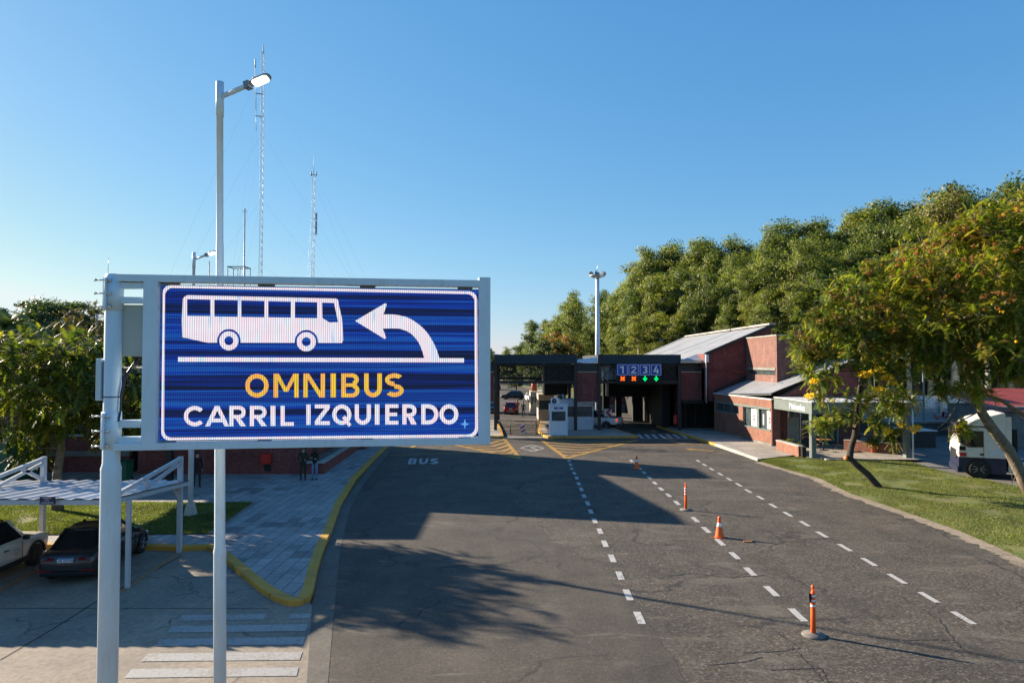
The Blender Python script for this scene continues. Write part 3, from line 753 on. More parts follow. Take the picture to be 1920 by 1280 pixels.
for q in ([(351,561),(394.5,562),(394.5,592.5),(351,592)], [(402,562.2),(446,563),(446,594),(402,593)], [(452.5,563.2),(496,564.2),(496,595),(452.5,594.2)], [(503,564.4),(545.5,565.4),(545.5,595.5),(503,595)], [(553,565.6),(595,566.5),(595,596.5),(553,596)], [(604,567),(626.5,568),(634,604),(618,604.5),(604.5,596)]):
    lit('bus_window', [q], M['led_b'])
def disc(cx, cy, r, n=28): return [[(cx+r*math.cos(2*PI*k/n), cy+r*math.sin(2*PI*k/n)) for k in range(n)]]
for cx, cy in ((429.5,638.7),(574.5,640.5)):
    lay[0] = 1; lit('wheel_arch', disc(cx,cy,22), M['led_b']); lay[0] = 2; lit('wheel', ring(cx,cy,18,18,9.6), M['led_w'])
lay[0] = 1
lit('ground_line', [[(334,669),(870,671.5),(870,679.5),(334,678)]], M['led_w'])
def crv(p, n=8):
    """Catmull-Rom through points"""
    out = []; P = [p[0]]+p+[p[-1]]
    for i in range(1, len(P)-2):
        for k in range(n):
            t = k/n; a,b,c,d = P[i-1],P[i],P[i+1],P[i+2]
            out.append(tuple(.5*((2*b[j])+(c[j]-a[j])*t+(2*a[j]-5*b[j]+4*c[j]-d[j])*t*t+(3*b[j]-a[j]-3*c[j]+d[j])*t**3) for j in (0,1)))
    return out+[p[-1]]
oc = crv([(718,589.5),(745,590.5),(770,598),(797,619),(815,647),(824,672)]); ic = crv([(718,616),(738,615.5),(752,617),(770,625),(786,644),(796,672)])
lit('arrow', [[(666,601.5),(723,568),(725,571),(719,589.5),(718,616),(724,633),(721.5,635.5)]] + [[oc[i],oc[i+1],ic[i+1],ic[i]] for i in range(len(oc)-1)], M['led_w'])
WORDS = [('OMNIBUS', [(460,504),(513,560),(569,609.5),(620,630),(640,674),(683,716),(722,757)], 700, 744.5, M['led_y'], .188),
         ('CARRIL', [(345,383),(385,430),(430,461),(468.5,500),(507.5,516.5),(526,551)], 760, 798, M['led_w'], .205),
         ('IZQUIERDO', [(574.5,582.5),(590.5,618.5),(623,659),(665,695.5),(703,711.5),(722.5,747),(754.5,781),(790,822),(824,859.5)], 758, 796, M['led_w'], .205)]
for wd, spans, v0, v1, mt, tk in WORDS:
    for c, (u0, u1) in zip(wd, spans):
        o_ = 1.0 if c not in 'OCQS' else 0
        lit('letter', glyph(c, (u1-u0)/(v1-v0), tk), mt, unit=(u0, v0 - (u0-600)*.003, u1, v1 - (u0-600)*.003))
st = []
for k in range(16):
    a = 2*PI*k/16; r_ = 9.5 if k % 4 == 0 else (3.4 if k % 2 == 0 else 4.2); st.append((871.5+r_*math.cos(a)*.9, 794.5+r_*math.sin(a)))
lit('star', [st], M['led_s'])
# ================================================================== STREET LAMPS
def lamp_mesh(name, label, base, H_, r0, r1, armL, arm_ang, footing, zstep):
    o = thing(name, label, 'street lamp', base, 0, 'street lamps on the pavement')
    p = MB(); p.lathe([(r0,0),(r0,zstep),(r0*1.03,zstep+.01),(r0*1.03,zstep+.05),(r0*.86,zstep+.16),(r0*.82,zstep+2.2),(r1*1.10,zstep+2.4),(r1*1.08,H_*.74),(r1,H_*.745),(r1*.96,H_-.62),(r1*1.16,H_-.62),(r1*1.16,H_+.02),(.001,H_+.03)], 24)
    p.build('pole', M['white'], o, world=False)
    d = Vector((math.cos(arm_ang), math.sin(arm_ang), 0)); n = Vector((-d.y, d.x, 0))
    a = MB(); a0_ = Vector((0,0,H_-.25)) + d*r1; a1_ = Vector((0,0,H_-.10)) + d*armL
    a.tube([a0_, a1_], .045, 12); a.build('arm', M['white'], o, world=False)
    ax = (a1_-a0_).normalized(); up = Vector((0,0,1)); up = (up-ax*up.dot(ax)).normalized(); rl_ = Matrix.Rotation(R(-22), 3, ax); n = rl_ @ n; up = rl_ @ up; MM = Matrix((ax, n, up)).transposed()
    h = MB(); f = lambda x,y,z: a1_ + MM @ Vector((x*.58,y*.56,z*.8))
    prof = [(-.12,.06,.05),(0,.075,.055),(.10,.11,.06),(.16,.15,.075),(.30,.165,.085),(.62,.165,.075),(.74,.12,.05),(.78,.05,.02)]
    vs = []; fs = []
    for x, w, t in prof:
        for k in range(12):
            q = 2*PI*k/12; vs.append(f(x, w*math.cos(q), (t if math.sin(q) > 0 else .03)*math.sin(q)))
    for i in range(len(prof)-1):
        for k in range(12): fs.append((i*12+k, i*12+(k+1)%12, (i+1)*12+(k+1)%12, (i+1)*12+k))
    fs += [tuple(range(11,-1,-1)), tuple(range((len(prof)-1)*12, len(prof)*12))]
    h.add(vs, fs, 0, True); h.tube([f(.2,0,.07), f(.2,0,.13)], .045, 10); hd = h.build('lamp_head', M['lampcase'], o, world=False)
    kn = MB(); kn.bar(f(-.14,0,0), f(.04,0,0), .13, .13); kn.bar(f(-.05,-.09,-.02), f(-.05,.09,-.02), .06, .1); kn.build('bracket', M['lampcase'], hd, world=False)
    e = MB(); pl = [f(x,y,-.034) for x,y in ((.17,-.11),(.20,-.135),(.60,-.135),(.68,-.09),(.68,.09),(.60,.135),(.20,.135),(.17,.11))]
    e.extr(pl, MM @ Vector((0,0,-.012))); e.build('light_panel', M['lampglow'], hd, world=False)
    if footing:
        fo = MB(); fo.lathe([(.32,0),(.30,.05),(.17,.62),(.16,.66),(r0,.67)], 4, 0, (0,0,0), Matrix.Rotation(PI/4,3,'Z'), False); fo.build('footing', M['concrete'], o, world=False)
    o.rotation_euler = (0, -.0125, 0) if not footing else (0, 0, 0)
    return o
M['lampglow'] = emat('lamp_glow', (1.0,.97,.92), 3.0)
LP1 = AT(414,1200,12.6)
lamp_mesh('street_lamp', 'tall white street lamp with lit head, nearest one, standing right behind the big message sign', (LP1.x,12.6,0.0), EYE+(678-150)*12.6/F, .110, .0615, .62, R(-14), False, EYE-(1035-678)*12.6/F)
bp = G(357,972,.146)
lamp_mesh('street_lamp', 'lit white street lamp farther back, rising from a tapered concrete foot in the lawn', bp, EYE+(678-473)*bp.y/F-.15, .105, .055, .62, R(-14), True, 5.2)
# ================================================================== DELINEATORS AND CONES
def delineator(name, label, p, blackbox):
    o = thing(name, label, 'traffic post', p, 0, 'orange traffic posts along the lane line')
    b = MB(); b.lathe([(.255,0),(.265,.015),(.25,.045),(.10,.06),(.06,.075)], 28); b.build('base', M['concrete_d'] if False else M['rubbergrey'], o, world=False)
    s = MB(); s.lathe([(.058,.05),(.056,.5),(.052,.96),(.050,.98),(.030,1.04),(.026,1.08),(.034,1.10),(.036,1.14),(.026,1.17),(.001,1.175)], 20); s.build('post', M['orange'], o, world=False)
    for z in (.70,.82,.93):
        k = MB(); k.lathe([(.0545,z-.022),(.0570,z-.020),(.0565,z+.020),(.054,z+.022)], 20); k.build('reflective_band', M['refl'], o, world=False)
    ring_ = MB(); pts = [(0+.028*math.cos(t), 0, 1.0+.05*math.sin(t)+.05) for t in np.linspace(0,2*PI,13)]; ring_.tube([(x+.0,-.045,z-.03) for x,_,z in pts], .008, 6, caps=False); ring_.build('handle', M['orange'], o, world=False)
    if blackbox:
        k = MB(); k.box2(-.115,-.055,-.05,.03,.86,.99); k.box2(-.10,-.055,-.04,.02,.78,.86); k.build('sensor_box', M['rubber'], o, world=False, bevel=.008)
    return o
M['rubbergrey'] = pmat('worn_rubber', (.14,.135,.125), .9, 0, .3, 5)
delineator('traffic_post', 'orange traffic post with a small black box on its side, on a round base', G(1525,1191), True)
delineator('traffic_post', 'orange traffic post with white bands on a round base, beyond the nearer traffic cone', G(1286,956), False)
def cone(label, p):
    o = thing('traffic_cone', label, 'traffic cone', p, rp.uniform(0,1), 'traffic cones along the lane line')
    b = MB(); pl = [(.20*math.cos(a)*(1.0 if k%2==0 else .98), .20*math.sin(a), 0) for k, a in enumerate(np.linspace(PI/8, 2*PI+PI/8, 9)[:-1])]; b.extr(pl, (0,0,.035)); b.build('base', M['orange'], o, world=False)
    s = MB(); s.lathe([(.155,.03),(.15,.06),(.055,.62),(.05,.66),(.058,.68),(.045,.75),(.02,.76)], 20); s.build('body', M['orange'], o, world=False)
    k = MB(); f = lambda z: .15-(z-.06)*(.095/.56)
    k.lathe([(f(.40)+.001,.40),(f(.40)+.004,.402),(f(.53)+.004,.528),(f(.53)+.001,.53)], 20); k.build('reflective_collar', M['refl'], o, world=False)
    return o
cone('orange traffic cone with one white collar, nearer one, standing on a lane dash', G(1349,1007))
cone('orange traffic cone, farther one, standing alone near the yellow chevrons', G(1194,878))
bx = MB(); q = G(1402,1016); bx.extr([q+Vector(v) for v in ((-.16,-.05,0),(.14,-.08,0),(.17,.05,0),(-.13,.07,0))], (0,0,.05)); tag(bx.build('debris', M['wood'], origin=q, bevel=.01), 'small orange chip of debris lying on the asphalt right of the nearer cone', 'debris')
# ================================================================== ANTENNA MASTS
def lattice(mb, x, y, z0, z1, w, step):
    P = [Vector((x+w/math.sqrt(3)*math.cos(R(90+120*k)), y+w/math.sqrt(3)*math.sin(R(90+120*k)), 0)) for k in range(3)]
    for p in P: mb.tube([p+Vector((0,0,z0)), p+Vector((0,0,z1))], .024, 5)
    z = z0; k = 0
    while z < z1-step*.5:
        for i in range(3):
            a, b = P[i], P[(i+1)%3]
            if k % 2: a, b = b, a
            mb.tube([a+Vector((0,0,z)), b+Vector((0,0,min(z+step,z1)))], .014, 4, caps=False)
        z += step; k += 1
M['mast'] = pmat('mast_steel', (.16,.19,.23), .5, .2, .15)
M['wire'] = pmat('guy_wire', (.30,.33,.36), .5, .3, .1)
def guys(root, x, y, zs, R_, n=3, a0=20, r=.006):
    for z in zs:
        for k in range(n):
            a = R(a0+k*360/n); w = MB(); w.tube([(x,y,z),(x+R_*math.cos(a), y+R_*math.sin(a), .3)], r, 4, caps=False); w.build('guy_wire', M['wire'], root)
def pxpos(u, Y): return (u-960)*Y/F
Y1 = 100; x1 = pxpos(487.5, Y1); Z1 = EYE+(678-90)*Y1/F
m1 = thing('radio_mast', 'tallest guyed lattice radio mast with a white antenna beside its top', 'mast', (x1,Y1,0), 0, 'radio masts behind the sign')
b = MB(); lattice(b, x1, Y1, 0, Z1, .48, .55); b.build('lattice', M['mast'], m1)
b = MB(); b.tube([(x1,Y1,Z1-.3),(x1,Y1,Z1+1.0)], .06, 6); b.build('finial', M['mast'], m1)
b = MB(); zt, zb_ = EYE+(678-108)*Y1/F, EYE+(678-242)*Y1/F; xa = x1-1.1
b.tube([(xa-.05,Y1,zt),(xa+.12,Y1,zb_+3)], .06, 6); b.tube([(xa-.05,Y1,zt-1),(xa-.05,Y1,zt+.3)], .11, 6); b.tube([(xa+.12,Y1,zb_+3),(xa+.2,Y1,zb_)], .04, 5); b.build('antenna', M['white2'], m1)
for zz_ in (EYE+(678-213)*Y1/F, EYE+(678-170)*Y1/F):
    b = MB(); b.bar((xa,Y1,zz_),(x1,Y1,zz_-.1),.10,.10); b.build('antenna_bracket', M['mast'], m1)
guys(m1, x1, Y1, (Z1*.96, Z1*.77, Z1*.58, Z1*.40, Z1*.24), 24, 3, 8)
Y2 = 112; x2 = pxpos(585.5, Y2); Z2 = EYE+(678-325)*Y2/F
m2 = thing('radio_mast', 'shorter guyed lattice radio mast with small antennas part way up, right of the tallest mast', 'mast', (x2,Y2,0), 0, 'radio masts behind the sign')
b = MB(); lattice(b, x2, Y2, 0, Z2, .55, .6); b.build('lattice', M['mast'], m2)
b = MB(); b.tube([(x2,Y2,Z2),(x2,Y2,Z2+3.2)], [.05,.02], 5); b.build('finial', M['mast'], m2)
b = MB()
for dx in (-.42,.42): b.tube([(x2+dx,Y2,Z2-.2),(x2+dx,Y2,Z2+.5)], .09, 6)
b.bar((x2-.45,Y2,Z2),(x2+.45,Y2,Z2),.07,.07); b.build('antenna', M['mast'], m2)
b = MB()
for z in (405,420,432): b.box((x2+.45, Y2, EYE+(678-z)*Y2/F), (.22,.3,1.1))
b.tube([(x2+.6,Y2,EYE+(678-440)*Y2/F),(x2+.6,Y2,EYE+(678-395)*Y2/F)],.03,5); b.build('antenna', M['galv'], m2)
guys(m2, x2, Y2, (Z2*.97, Z2*.72, Z2*.46), 17, 3, 40)
Y3 = 70; x3 = pxpos(456, Y3); Z3 = EYE+(678-392)*Y3/F
m3 = thing('antenna_pole', 'slim grey antenna pole with a tiny crossbar on top, rising from a pipe frame', 'antenna', (x3,Y3,0))
b = MB(); b.tube([(x3,Y3,0),(x3,Y3,Z3)], [.10,.06], 8); b.build('pole', M['mast'], m3)
b = MB(); b.bar((x3-.25,Y3,Z3-.15),(x3+.25,Y3,Z3-.15),.04,.04); b.lathe([(.07,Z3),(.07,Z3+.15)],8,0,(x3,Y3,0)); b.build('crossbar', M['mast'], m3)
tf = thing('tank_frame', 'open pipe frame on legs standing behind the sign top edge', 'frame', (pxpos(446,Y3),Y3,0))
xa, xb = pxpos(430.5,Y3), pxpos(462.5,Y3); zt = EYE+(678-501)*Y3/F
b = MB()
for x in (xa, xb):
    for y in (Y3-.7, Y3+.7): b.tube([(x,y,0),(x,y,zt)], .045, 6)
b.build('leg', M['mast'], tf)
b = MB()
for y in (Y3-.7,Y3+.7): b.bar((xa-.05,y,zt),(xb+.05,y,zt),.09,.09); b.bar((xa,y,zt-1.3),(xb,y,zt-1.3),.06,.06)
for x in (xa,xb): b.bar((x,Y3-.7,zt-.001),(x,Y3+.7,zt-.001),.08,.08)
for f in (.42,.55): b.tube([(xa+(xb-xa)*f,Y3,zt-1.3),(xa+(xb-xa)*f,Y3,zt)],.035,5)
b.build('platform', M['mast'], tf)
x4 = pxpos(390,60); b = MB(); b.tube([(x4,60,0),(x4,60,EYE+(678-489)*60/F)], [.06,.045], 8); tag(b.build('slim_post', M['mast'], origin=(x4,60,0)), 'short thin grey post between the two street lamps, seen above the sign', 'post')
x5 = pxpos(181,55); b = MB(); b.lathe([(.10,0),(.085,EYE+(678-592)*55/F),(.11,EYE+(678-590)*55/F),(.001,EYE+(678-589)*55/F)], 10, 0, (x5,55,0)); tag(b.build('white_post', M['pale_grey'], origin=(x5,55,0)), 'plain pale post among the trees just left of the sign pole', 'post')
# high mast floodlight
YL = 80; xl = pxpos(1120.5, YL); ZL = EYE+(678-521)*YL/F
fl = thing('floodlight_mast', 'tall pale floodlight mast with a round lamp ring, rising behind the toll canopy', 'light mast', (xl,YL,0))
b = MB(); b.lathe([(.32,0),(.22,ZL)], 14, 0, (xl,YL,0)); b.build('pole', M['white2'], fl)
b = MB(); b.lathe([(.22,ZL),(.5,ZL+.05),(.95,ZL+.25),(.95,ZL+.33),(.3,ZL+.35),(.05,ZL+.36)], 18, 0, (xl,YL,0)); hd = b.build('lamp_ring', M['galv'], fl)
for k in range(6):
    a = R(k*60+15); c = Vector((xl+.85*math.cos(a), YL+.85*math.sin(a), ZL+.55)); b = MB(); b.box(c, (.38,.26,.32), 0, Matrix.Rotation(a,3,'Z') @ Matrix.Rotation(R(25),3,'Y')); b.build('floodlight', M['lampcase'], hd)
b = MB(); b.tube([(xl,YL,ZL+.3),(xl,YL,ZL+1.9)], [.03,.012], 6); b.build('lightning_rod', M['steel'], fl)
# ================================================================== roof sheets
def roof_mat(name, col, axis, pitch=.25, var=.15):
    t = NT(name); p = t.pos(); x = t.sep(p)[axis]
    n1 = t.noise(p, .6, 5, .6); n2 = t.noise(p, 5, 5, .7)
    w = t.math('ABSOLUTE', t.math('SUBTRACT', t.math('FRACT', t.math('DIVIDE', x, pitch)), .5))
    c = t.mix(1.0, col, t.ramp(n1, [(.3, 1-var), (.7, 1+var)]), 'MULTIPLY')
    c = t.mix(1.0, c, t.ramp(n2, [(.3, .88), (.7, 1.1)]), 'MULTIPLY')
    c = t.mix(t.ramp(w, [(.02, .45), (.10, 0.0)]), c, tuple(k*.45 for k in col))
    h = t.ramp(w, [(.0, 1.0), (.14, 0.0)])
    return t.done(t.principled(c, .45, .25, t.bump(h, .8, .04)))
M['roof'] = roof_mat('zinc_roof', (.34,.35,.365), 1, .55)
M['roof_m'] = roof_mat('zinc_roof_small', (.33,.345,.37), 1, .3)
M['corr'] = roof_mat('corrugated_white', (.62,.64,.63), 0, .3)
M['corr_r'] = roof_mat('corrugated_red', (.36,.07,.05), 0, .3)
# ================================================================== TOLL CANOPIES
TY = 63.0
def canopy(label, x0, x1, name='toll_canopy'):
    o = thing(name, label, 'toll canopy', ((x0+x1)/2, TY, 0), 0, 'toll canopies over the lanes')
    yb = TY+13.5
    f = MB(); f.extr([(x0-.12,TY-.35,6.22),(x1+.12,TY-.35,6.22),(x1+.12,TY-.10,7.06),(x0-.12,TY-.10,7.06)], (0,.12,0)); f.build('fascia', M['charcoal'], o)
    for x in (x0-.12, x1+.0):
        f = MB(); f.extr([(x,TY-.22,6.22),(x,yb,6.22),(x,yb,7.04),(x,TY+.02,7.04)], (.12,0,0)); f.build('side_fascia', M['charcoal'], o)
    f = MB(); f.box2(x0+.001,x1-.001,TY+.03,yb,6.80,6.95); f.build('roof', M['charcoal'], o)
    f = MB(); f.box2(x0-.1,x1+.1,yb,yb+.15,6.1,7.03); f.build('rear_fascia', M['charcoal'], o)
    for x in (x0, x1):
        for y in (TY, TY+6.6, TY+13.2):
            c = MB(); c.box2(x-.14,x+.14,y-.14,y+.14,0,6.3); c.build('column', M['dark'], o, bevel=.01)
    for y in (TY, TY+13.2):
        b = MB(); b.box2(x0+.14,x1-.14,y-.10,y+.10,4.42,4.68); b.build('lower_beam', M['dark'], o)
        tr = MB(); n = 6; w = (x1-x0-.28)/n
        tr.box2(x0+.14,x1-.14,y-.06,y+.06,6.02,6.15)
        for k in range(n):
            xa = x0+.14+k*w; tr.bar((xa,y,4.7),(xa+w,y,6.0) if k%2 else (xa+w,y,6.0),.06,.06) if k%2==0 else tr.bar((xa,y,6.0),(xa+w,y,4.7),.06,.06)
            tr.bar((xa,y+.04,4.68),(xa,y+.04,6.05),.05,.05)
        tr.build('truss', M['dark'], o)
    return o
cA = canopy('black steel toll canopy with an open truss, spanning the lane with the striped barrier', -1.5, 5.8)
cC = canopy('black steel toll canopy over the bus lane, hidden behind the message sign', -11.0, -3.75)
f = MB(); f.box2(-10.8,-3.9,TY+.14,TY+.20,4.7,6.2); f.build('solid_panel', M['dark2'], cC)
cB = canopy('black steel toll canopy on the right carrying the numbered lane sign', 7.96, 15.3)
# louvres in the open bay, solid sheet in the other
f = MB()
for k in range(7):
    z = 4.85+k*.185; f.box((1.05+.05, TY+.25, z), (4.5,.10,.025), 0, Matrix.Rotation(R(35),3,'X'))
f.build('louvre', M['charcoal'], cA)
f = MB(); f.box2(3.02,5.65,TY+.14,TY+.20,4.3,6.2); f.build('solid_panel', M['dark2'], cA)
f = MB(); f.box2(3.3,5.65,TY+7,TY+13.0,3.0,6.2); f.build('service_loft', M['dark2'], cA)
f = MB()
for k in range(7):
    z = 4.85+k*.185; f.box((8.85, TY+.25, z), (1.5,.10,.025), 0, Matrix.Rotation(R(35),3,'X'))
f.build('louvre', M['pale_grey'], cB)
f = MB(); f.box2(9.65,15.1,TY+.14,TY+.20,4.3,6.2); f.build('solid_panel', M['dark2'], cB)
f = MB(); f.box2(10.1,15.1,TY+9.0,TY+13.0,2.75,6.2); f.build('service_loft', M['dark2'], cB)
# lights hanging under roof corner
# brick hanging panels
def hang_panel(x0, x1, label, nm='hanging_brick_panel', z0=2.72, z1=5.45):
    o = thing(nm, label, 'brick panel', ((x0+x1)/2,TY+.1,z0), 0, 'brick panels between the toll columns')
    f = MB(); f.box2(x0,x1,TY+.02,TY+.28,z0,z1); f.build('brick_face', M['brick_d'], o)
    f = MB(); f.box2(x0-.02,x1+.02,TY-.02,TY+.30,z1,z1+.06); f.box2(x0-.02,x1+.02,TY-.02,TY+.30,z0-.05,z0); f.build('metal_edge', M['pale_grey'], o)
    f = MB(); f.box2(x0-.02,x1+.02,TY-.06,TY+.32,z1+.06,6.28); f.build('top_beam', M['charcoal'], o)
    return o
hang_panel(5.96, 7.80, 'dark red brick panel hanging between the two toll canopies')
hang_panel(15.46, 17.35, 'dark red brick panel hanging right of the numbered canopy beside the hall')
hang_panel(-3.6, -1.66, 'dark red brick panel left of the open canopy, mostly behind the sign edge')
rp2 = random.Random(9)
f = MB(); vs = []; nx = 14
for i in range(nx):
    for j in range(3): vs.append((5.95+1.85*i/(nx-1), TY-.05+.12*j, (6.29 if j == 0 else 6.62+.22*i/nx) + rp2.uniform(-.05,.05)))
f.add(vs, [(i*3+j, i*3+j+1, (i+1)*3+j+1, (i+1)*3+j) for i in range(nx-1) for j in range(2)], 0, True)
foil = f.build('foil_sheet', pmat('foil', (.62,.62,.63), .35, .3, .1)); tag(foil, 'crumpled silver sheet lying on the beam between the two canopies', 'foil')
# numbered lane sign
ls = thing('lane_sign', 'blue lane sign numbered 1 2 3 4 over two orange crosses and two green arrows', 'lane sign', (12,TY-.45,4.8))
LYs = TY-.48
def px(u, v, Y=LYs): return AT(u, v, Y)
f = MB(); a, b = px(1156,682), px(1240.5,704); f.box2(a.x,b.x,LYs,LYs+.10,b.z,a.z); bd = f.build('board', M['blue'], ls)
f = MB(); a, b = px(1156,704.3), px(1240.5,716); f.box2(a.x,b.x,LYs+.01,LYs+.10,b.z,a.z); bd2 = f.build('signal_box', M['dark2'], ls)
f = MB()
for x in (a.x+.3, b.x-.3): f.bar((x,LYs+.1,5.2),(x,TY-.1,5.2),.06,.06); f.bar((x,LYs+.1,5.9),(x,TY-.1,5.9),.06,.06)
f.build('bracket', M['dark'], ls)
M['sigtext'] = pmat('sign_white', (.72,.74,.78), .5, 0, .05)
M['sig_r'] = emat('signal_red', (1.0,.10,.01), .75); M['sig_g'] = emat('signal_green', (.0,1.0,.22), .42)
def flat(mb, polys, fx, y, step=.002):
    for k, poly in enumerate(polys):
        q = [fx(*p) for p in poly]; mb.add([(x, y-step*(1+k%8), z) for x, z in q], [tuple(range(len(q)))])
for k, c in enumerate('1234'):
    u0 = 1157+21*k; pa, pb = px(u0+.8,683.2), px(u0+19.5,703)
    f = MB(); w = .035
    f.box2(pa.x,pb.x,LYs-.006,LYs,pa.z-w,pa.z); f.box2(pa.x,pb.x,LYs-.006,LYs,pb.z,pb.z+w); f.box2(pa.x,pa.x+w,LYs-.006,LYs,pb.z+w,pa.z-w); f.box2(pb.x-w,pb.x,LYs-.006,LYs,pb.z+w,pa.z-w)
    f.build('number_frame', M['sigtext'], bd)
    h = (pa.z-pb.z)*.70; wd = h*.72; cx = (pa.x+pb.x)/2; zb = pb.z+(pa.z-pb.z)*.15
    f = MB(); flat(f, glyph(c, .72, .2), lambda x, y: (cx-wd/2+x*h, zb+y*h), LYs); f.build('number', M['sigtext'], bd, fix=False)
    pc = px(u0+10.5, 709.6); r_ = .22
    f = MB()
    if k < 2:
        flat(f, [[(-r_,-r_+.1),(-r_+.1,-r_),(r_,r_-.1),(r_-.1,r_)], [(-r_,r_-.1),(-r_+.1,r_),(r_,-r_+.1),(r_-.1,-r_)]], lambda x, y: (pc.x+x, pc.z+y), LYs)
        f.build('red_cross', M['sig_r'], bd2, fix=False)
    else:
        flat(f, [[(-.06,.24),(.06,.24),(.06,0),(-.06,0)], [(-.22,.02),(0,-.25),(.22,.02),(.12,.06),(0,-.07),(-.12,.06)]], lambda x, y: (pc.x+x, pc.z+y), LYs)
        f.build('green_arrow', M['sig_g'], bd2, fix=False)
M['boothgrey'] = pmat('booth_enamel', (.46,.51,.57), .5, 0, .08, 1.5, dirt=(.25,.24,.22))
# ---- kiosks and booths on the island
Zi = .166
def booth(name, label, cx, cy, w, d, h, blue=True, ac=True, mat=None, group='white toll booths'):
    mat = mat or M['white2']; lo, hi = (.47,.80) if blue else (.42,.80)
    o = thing(name, label, 'booth', (cx,cy,Zi), 0, group)
    x0,x1,y0,y1 = cx-w/2,cx+w/2,cy-d/2,cy+d/2
    f = MB(); f.box2(x0,x1,y0,y1,Zi+.02,Zi+h*lo); f.box2(x0,x1,y0,y1,Zi+h*hi,Zi+h)
    p_ = .10 if not blue else .17
    for x in (x0,x1-p_):
        for y in (y0,y1-p_): f.box2(x,x+p_,y,y+p_,Zi+h*lo,Zi+h*hi)
    f.box2(x0+p_,x1-p_,y0+.5,y0+.55,Zi+h*lo,Zi+h*.55)
    f.build('cabin', mat, o)
    f = MB(); f.box2(x0-.03,x1+.03,y0-.03,y1+.03,Zi+h,Zi+h+.06); f.build('roof', mat, o)
    for (q0,q1,r0,r1) in ((x0+p_,x1-p_,y0+.03,y0+.05),(x0+p_,x1-p_,y1-.05,y1-.03),(x0+.03,x0+.05,y0+p_,y1-p_),(x1-.05,x1-.03,y0+p_,y1-p_)):
        f = MB(); f.box2(q0,q1,r0,r1,Zi+h*lo,Zi+h*hi); f.build('window', M['pane'], o)
    f = MB(); f.box2(x0+p_,x1-p_,y0+.005,y0+.03,Zi+h*(lo-.005),Zi+h*(lo+.015)); f.box2(x0+p_,x1-p_,y0+.005,y0+.03,Zi+h*(hi-.01),Zi+h*hi); f.build('window_frame', M['galv'], o)
    if blue:
        f = MB(); f.box2(cx-.38,cx+.38,y0-.02,y0-.002,Zi+h*.87,Zi+h*.94); s = f.build('nameplate', M['blue'], o)
        f = MB(); f.box2(cx-.12,cx+.14,y0-.024,y0-.02,Zi+h*.895,Zi+h*.915); f.build('lettering_bar', M['sigtext'], s)
    f = MB(); f.box2(x0-.02,x1+.02,y0-.02,y1+.02,Zi,Zi+.05); f.build('plinth', M['galv'], o)
    if ac:
        aircon(cx-w*.18, cy, Zi+h+.06, 'pale box air conditioner with a round fan grille standing on the front kiosk roof')
    return o
def aircon(x, y, z, label):
    o = thing('air_conditioner', label, 'air conditioner', (x,y,z), 0, 'air conditioners on booth roofs')
    f = MB(); f.box2(x-.34,x+.34,y-.16,y+.16,z+.02,z+.50); f.build('case', M['white2'], o, bevel=.015)
    f = MB(); f.lathe([(.21,0),(.21,.012),(.18,.02),(.05,.022),(.001,.022)], 24, 0, (x-.06,y-.16,z+.26), Matrix.Rotation(PI/2,3,'X')); f.build('fan_grille', M['dark'], o)
    f = MB(); f.lathe([(.06,0),(.06,.03),(.001,.03)], 12, 0, (x-.06,y-.175,z+.26), Matrix.Rotation(PI/2,3,'X')); f.build('hub', M['galv'], o)
    f = MB(); f.box2(x-.30,x-.22,y-.15,y+.15,z,z+.02); f.box2(x+.22,x+.30,y-.15,y+.15,z,z+.02); f.build('foot', M['galv'], o)
    return o
pk = G(1047.5,816,Zi)
booth('kiosk', 'small white front kiosk with a blue nameplate and an air conditioner on its roof', pk.x, pk.y+.75, 1.52, 1.5, 2.55)
booth('toll_booth', 'long white toll booth behind the front kiosk, beside a black column', 6.0, 64.7, 3.0, 2.4, 2.7, blue=False, ac=False, mat=M['boothgrey'])
aircon(4.65, 66.0, 2.78, 'dim grey air conditioner on the roof behind, right of the front kiosk unit')
booth('toll_booth', 'sunlit cream toll booth farther back on the open lane, people beside it', 3.2, 84.5, 2.0, 4.0, 2.6, False, False, M['cream'], 'cream toll booths')
booth('toll_booth', 'cream toll booth in shade nearer than the sunlit one', 3.6, 75.5, 1.6, 4.5, 2.7, False, False, M['cream'], 'cream toll booths')
f = MB(); f.lathe([(.35,0),(.35,.9),(.3,1.0),(.001,1.02)],12,0,(2.7,84,2.83)); tag(f.build('water_tank', M['rust'], origin=(2.7,84,2.83)), 'rusty brown tank sitting on the sunlit cream booth roof', 'tank')
# striped barrier gate
bg = thing('barrier_gate', 'low dark pipe gate across the open lane with a red and white striped board', 'barrier', (1.3,61.5,0))
xa, xb, yy = pxpos(957,61.5), pxpos(1005,61.5), 61.5
f = MB()
for x in (xa,xb): f.tube([(x,yy,0),(x,yy,1.15)],.04,8)
for z in (.35,1.1): f.tube([(xa,yy,z),(xb,yy,z)],.03,8)
f.tube([(xa,yy-.4,.03),(xa,yy+.4,.03)],.03,6); f.tube([(xb,yy-.4,.03),(xb,yy+.4,.03)],.03,6)
f.build('frame', M['dark'], bg)
sbp = AT(980.5,804.5,yy-.05); f = MB(); Mx = Matrix.Rotation(R(-12),3,'Y'); f.box(sbp,(.40,.03,.95),0,Mx); sbd = f.build('board', M['signred'], bg)
for k in range(3):
    z0 = -.46+k*.34; f = MB(); vs = [sbp + Mx @ Vector(p) for p in ((-.2,-.018,z0),(.2,-.018,z0+.13),(.2,-.018,z0+.30),(-.2,-.018,z0+.17))]; f.add(vs,[(0,1,2,3)]); f.build('white_stripe', M['sigtext'], sbd)
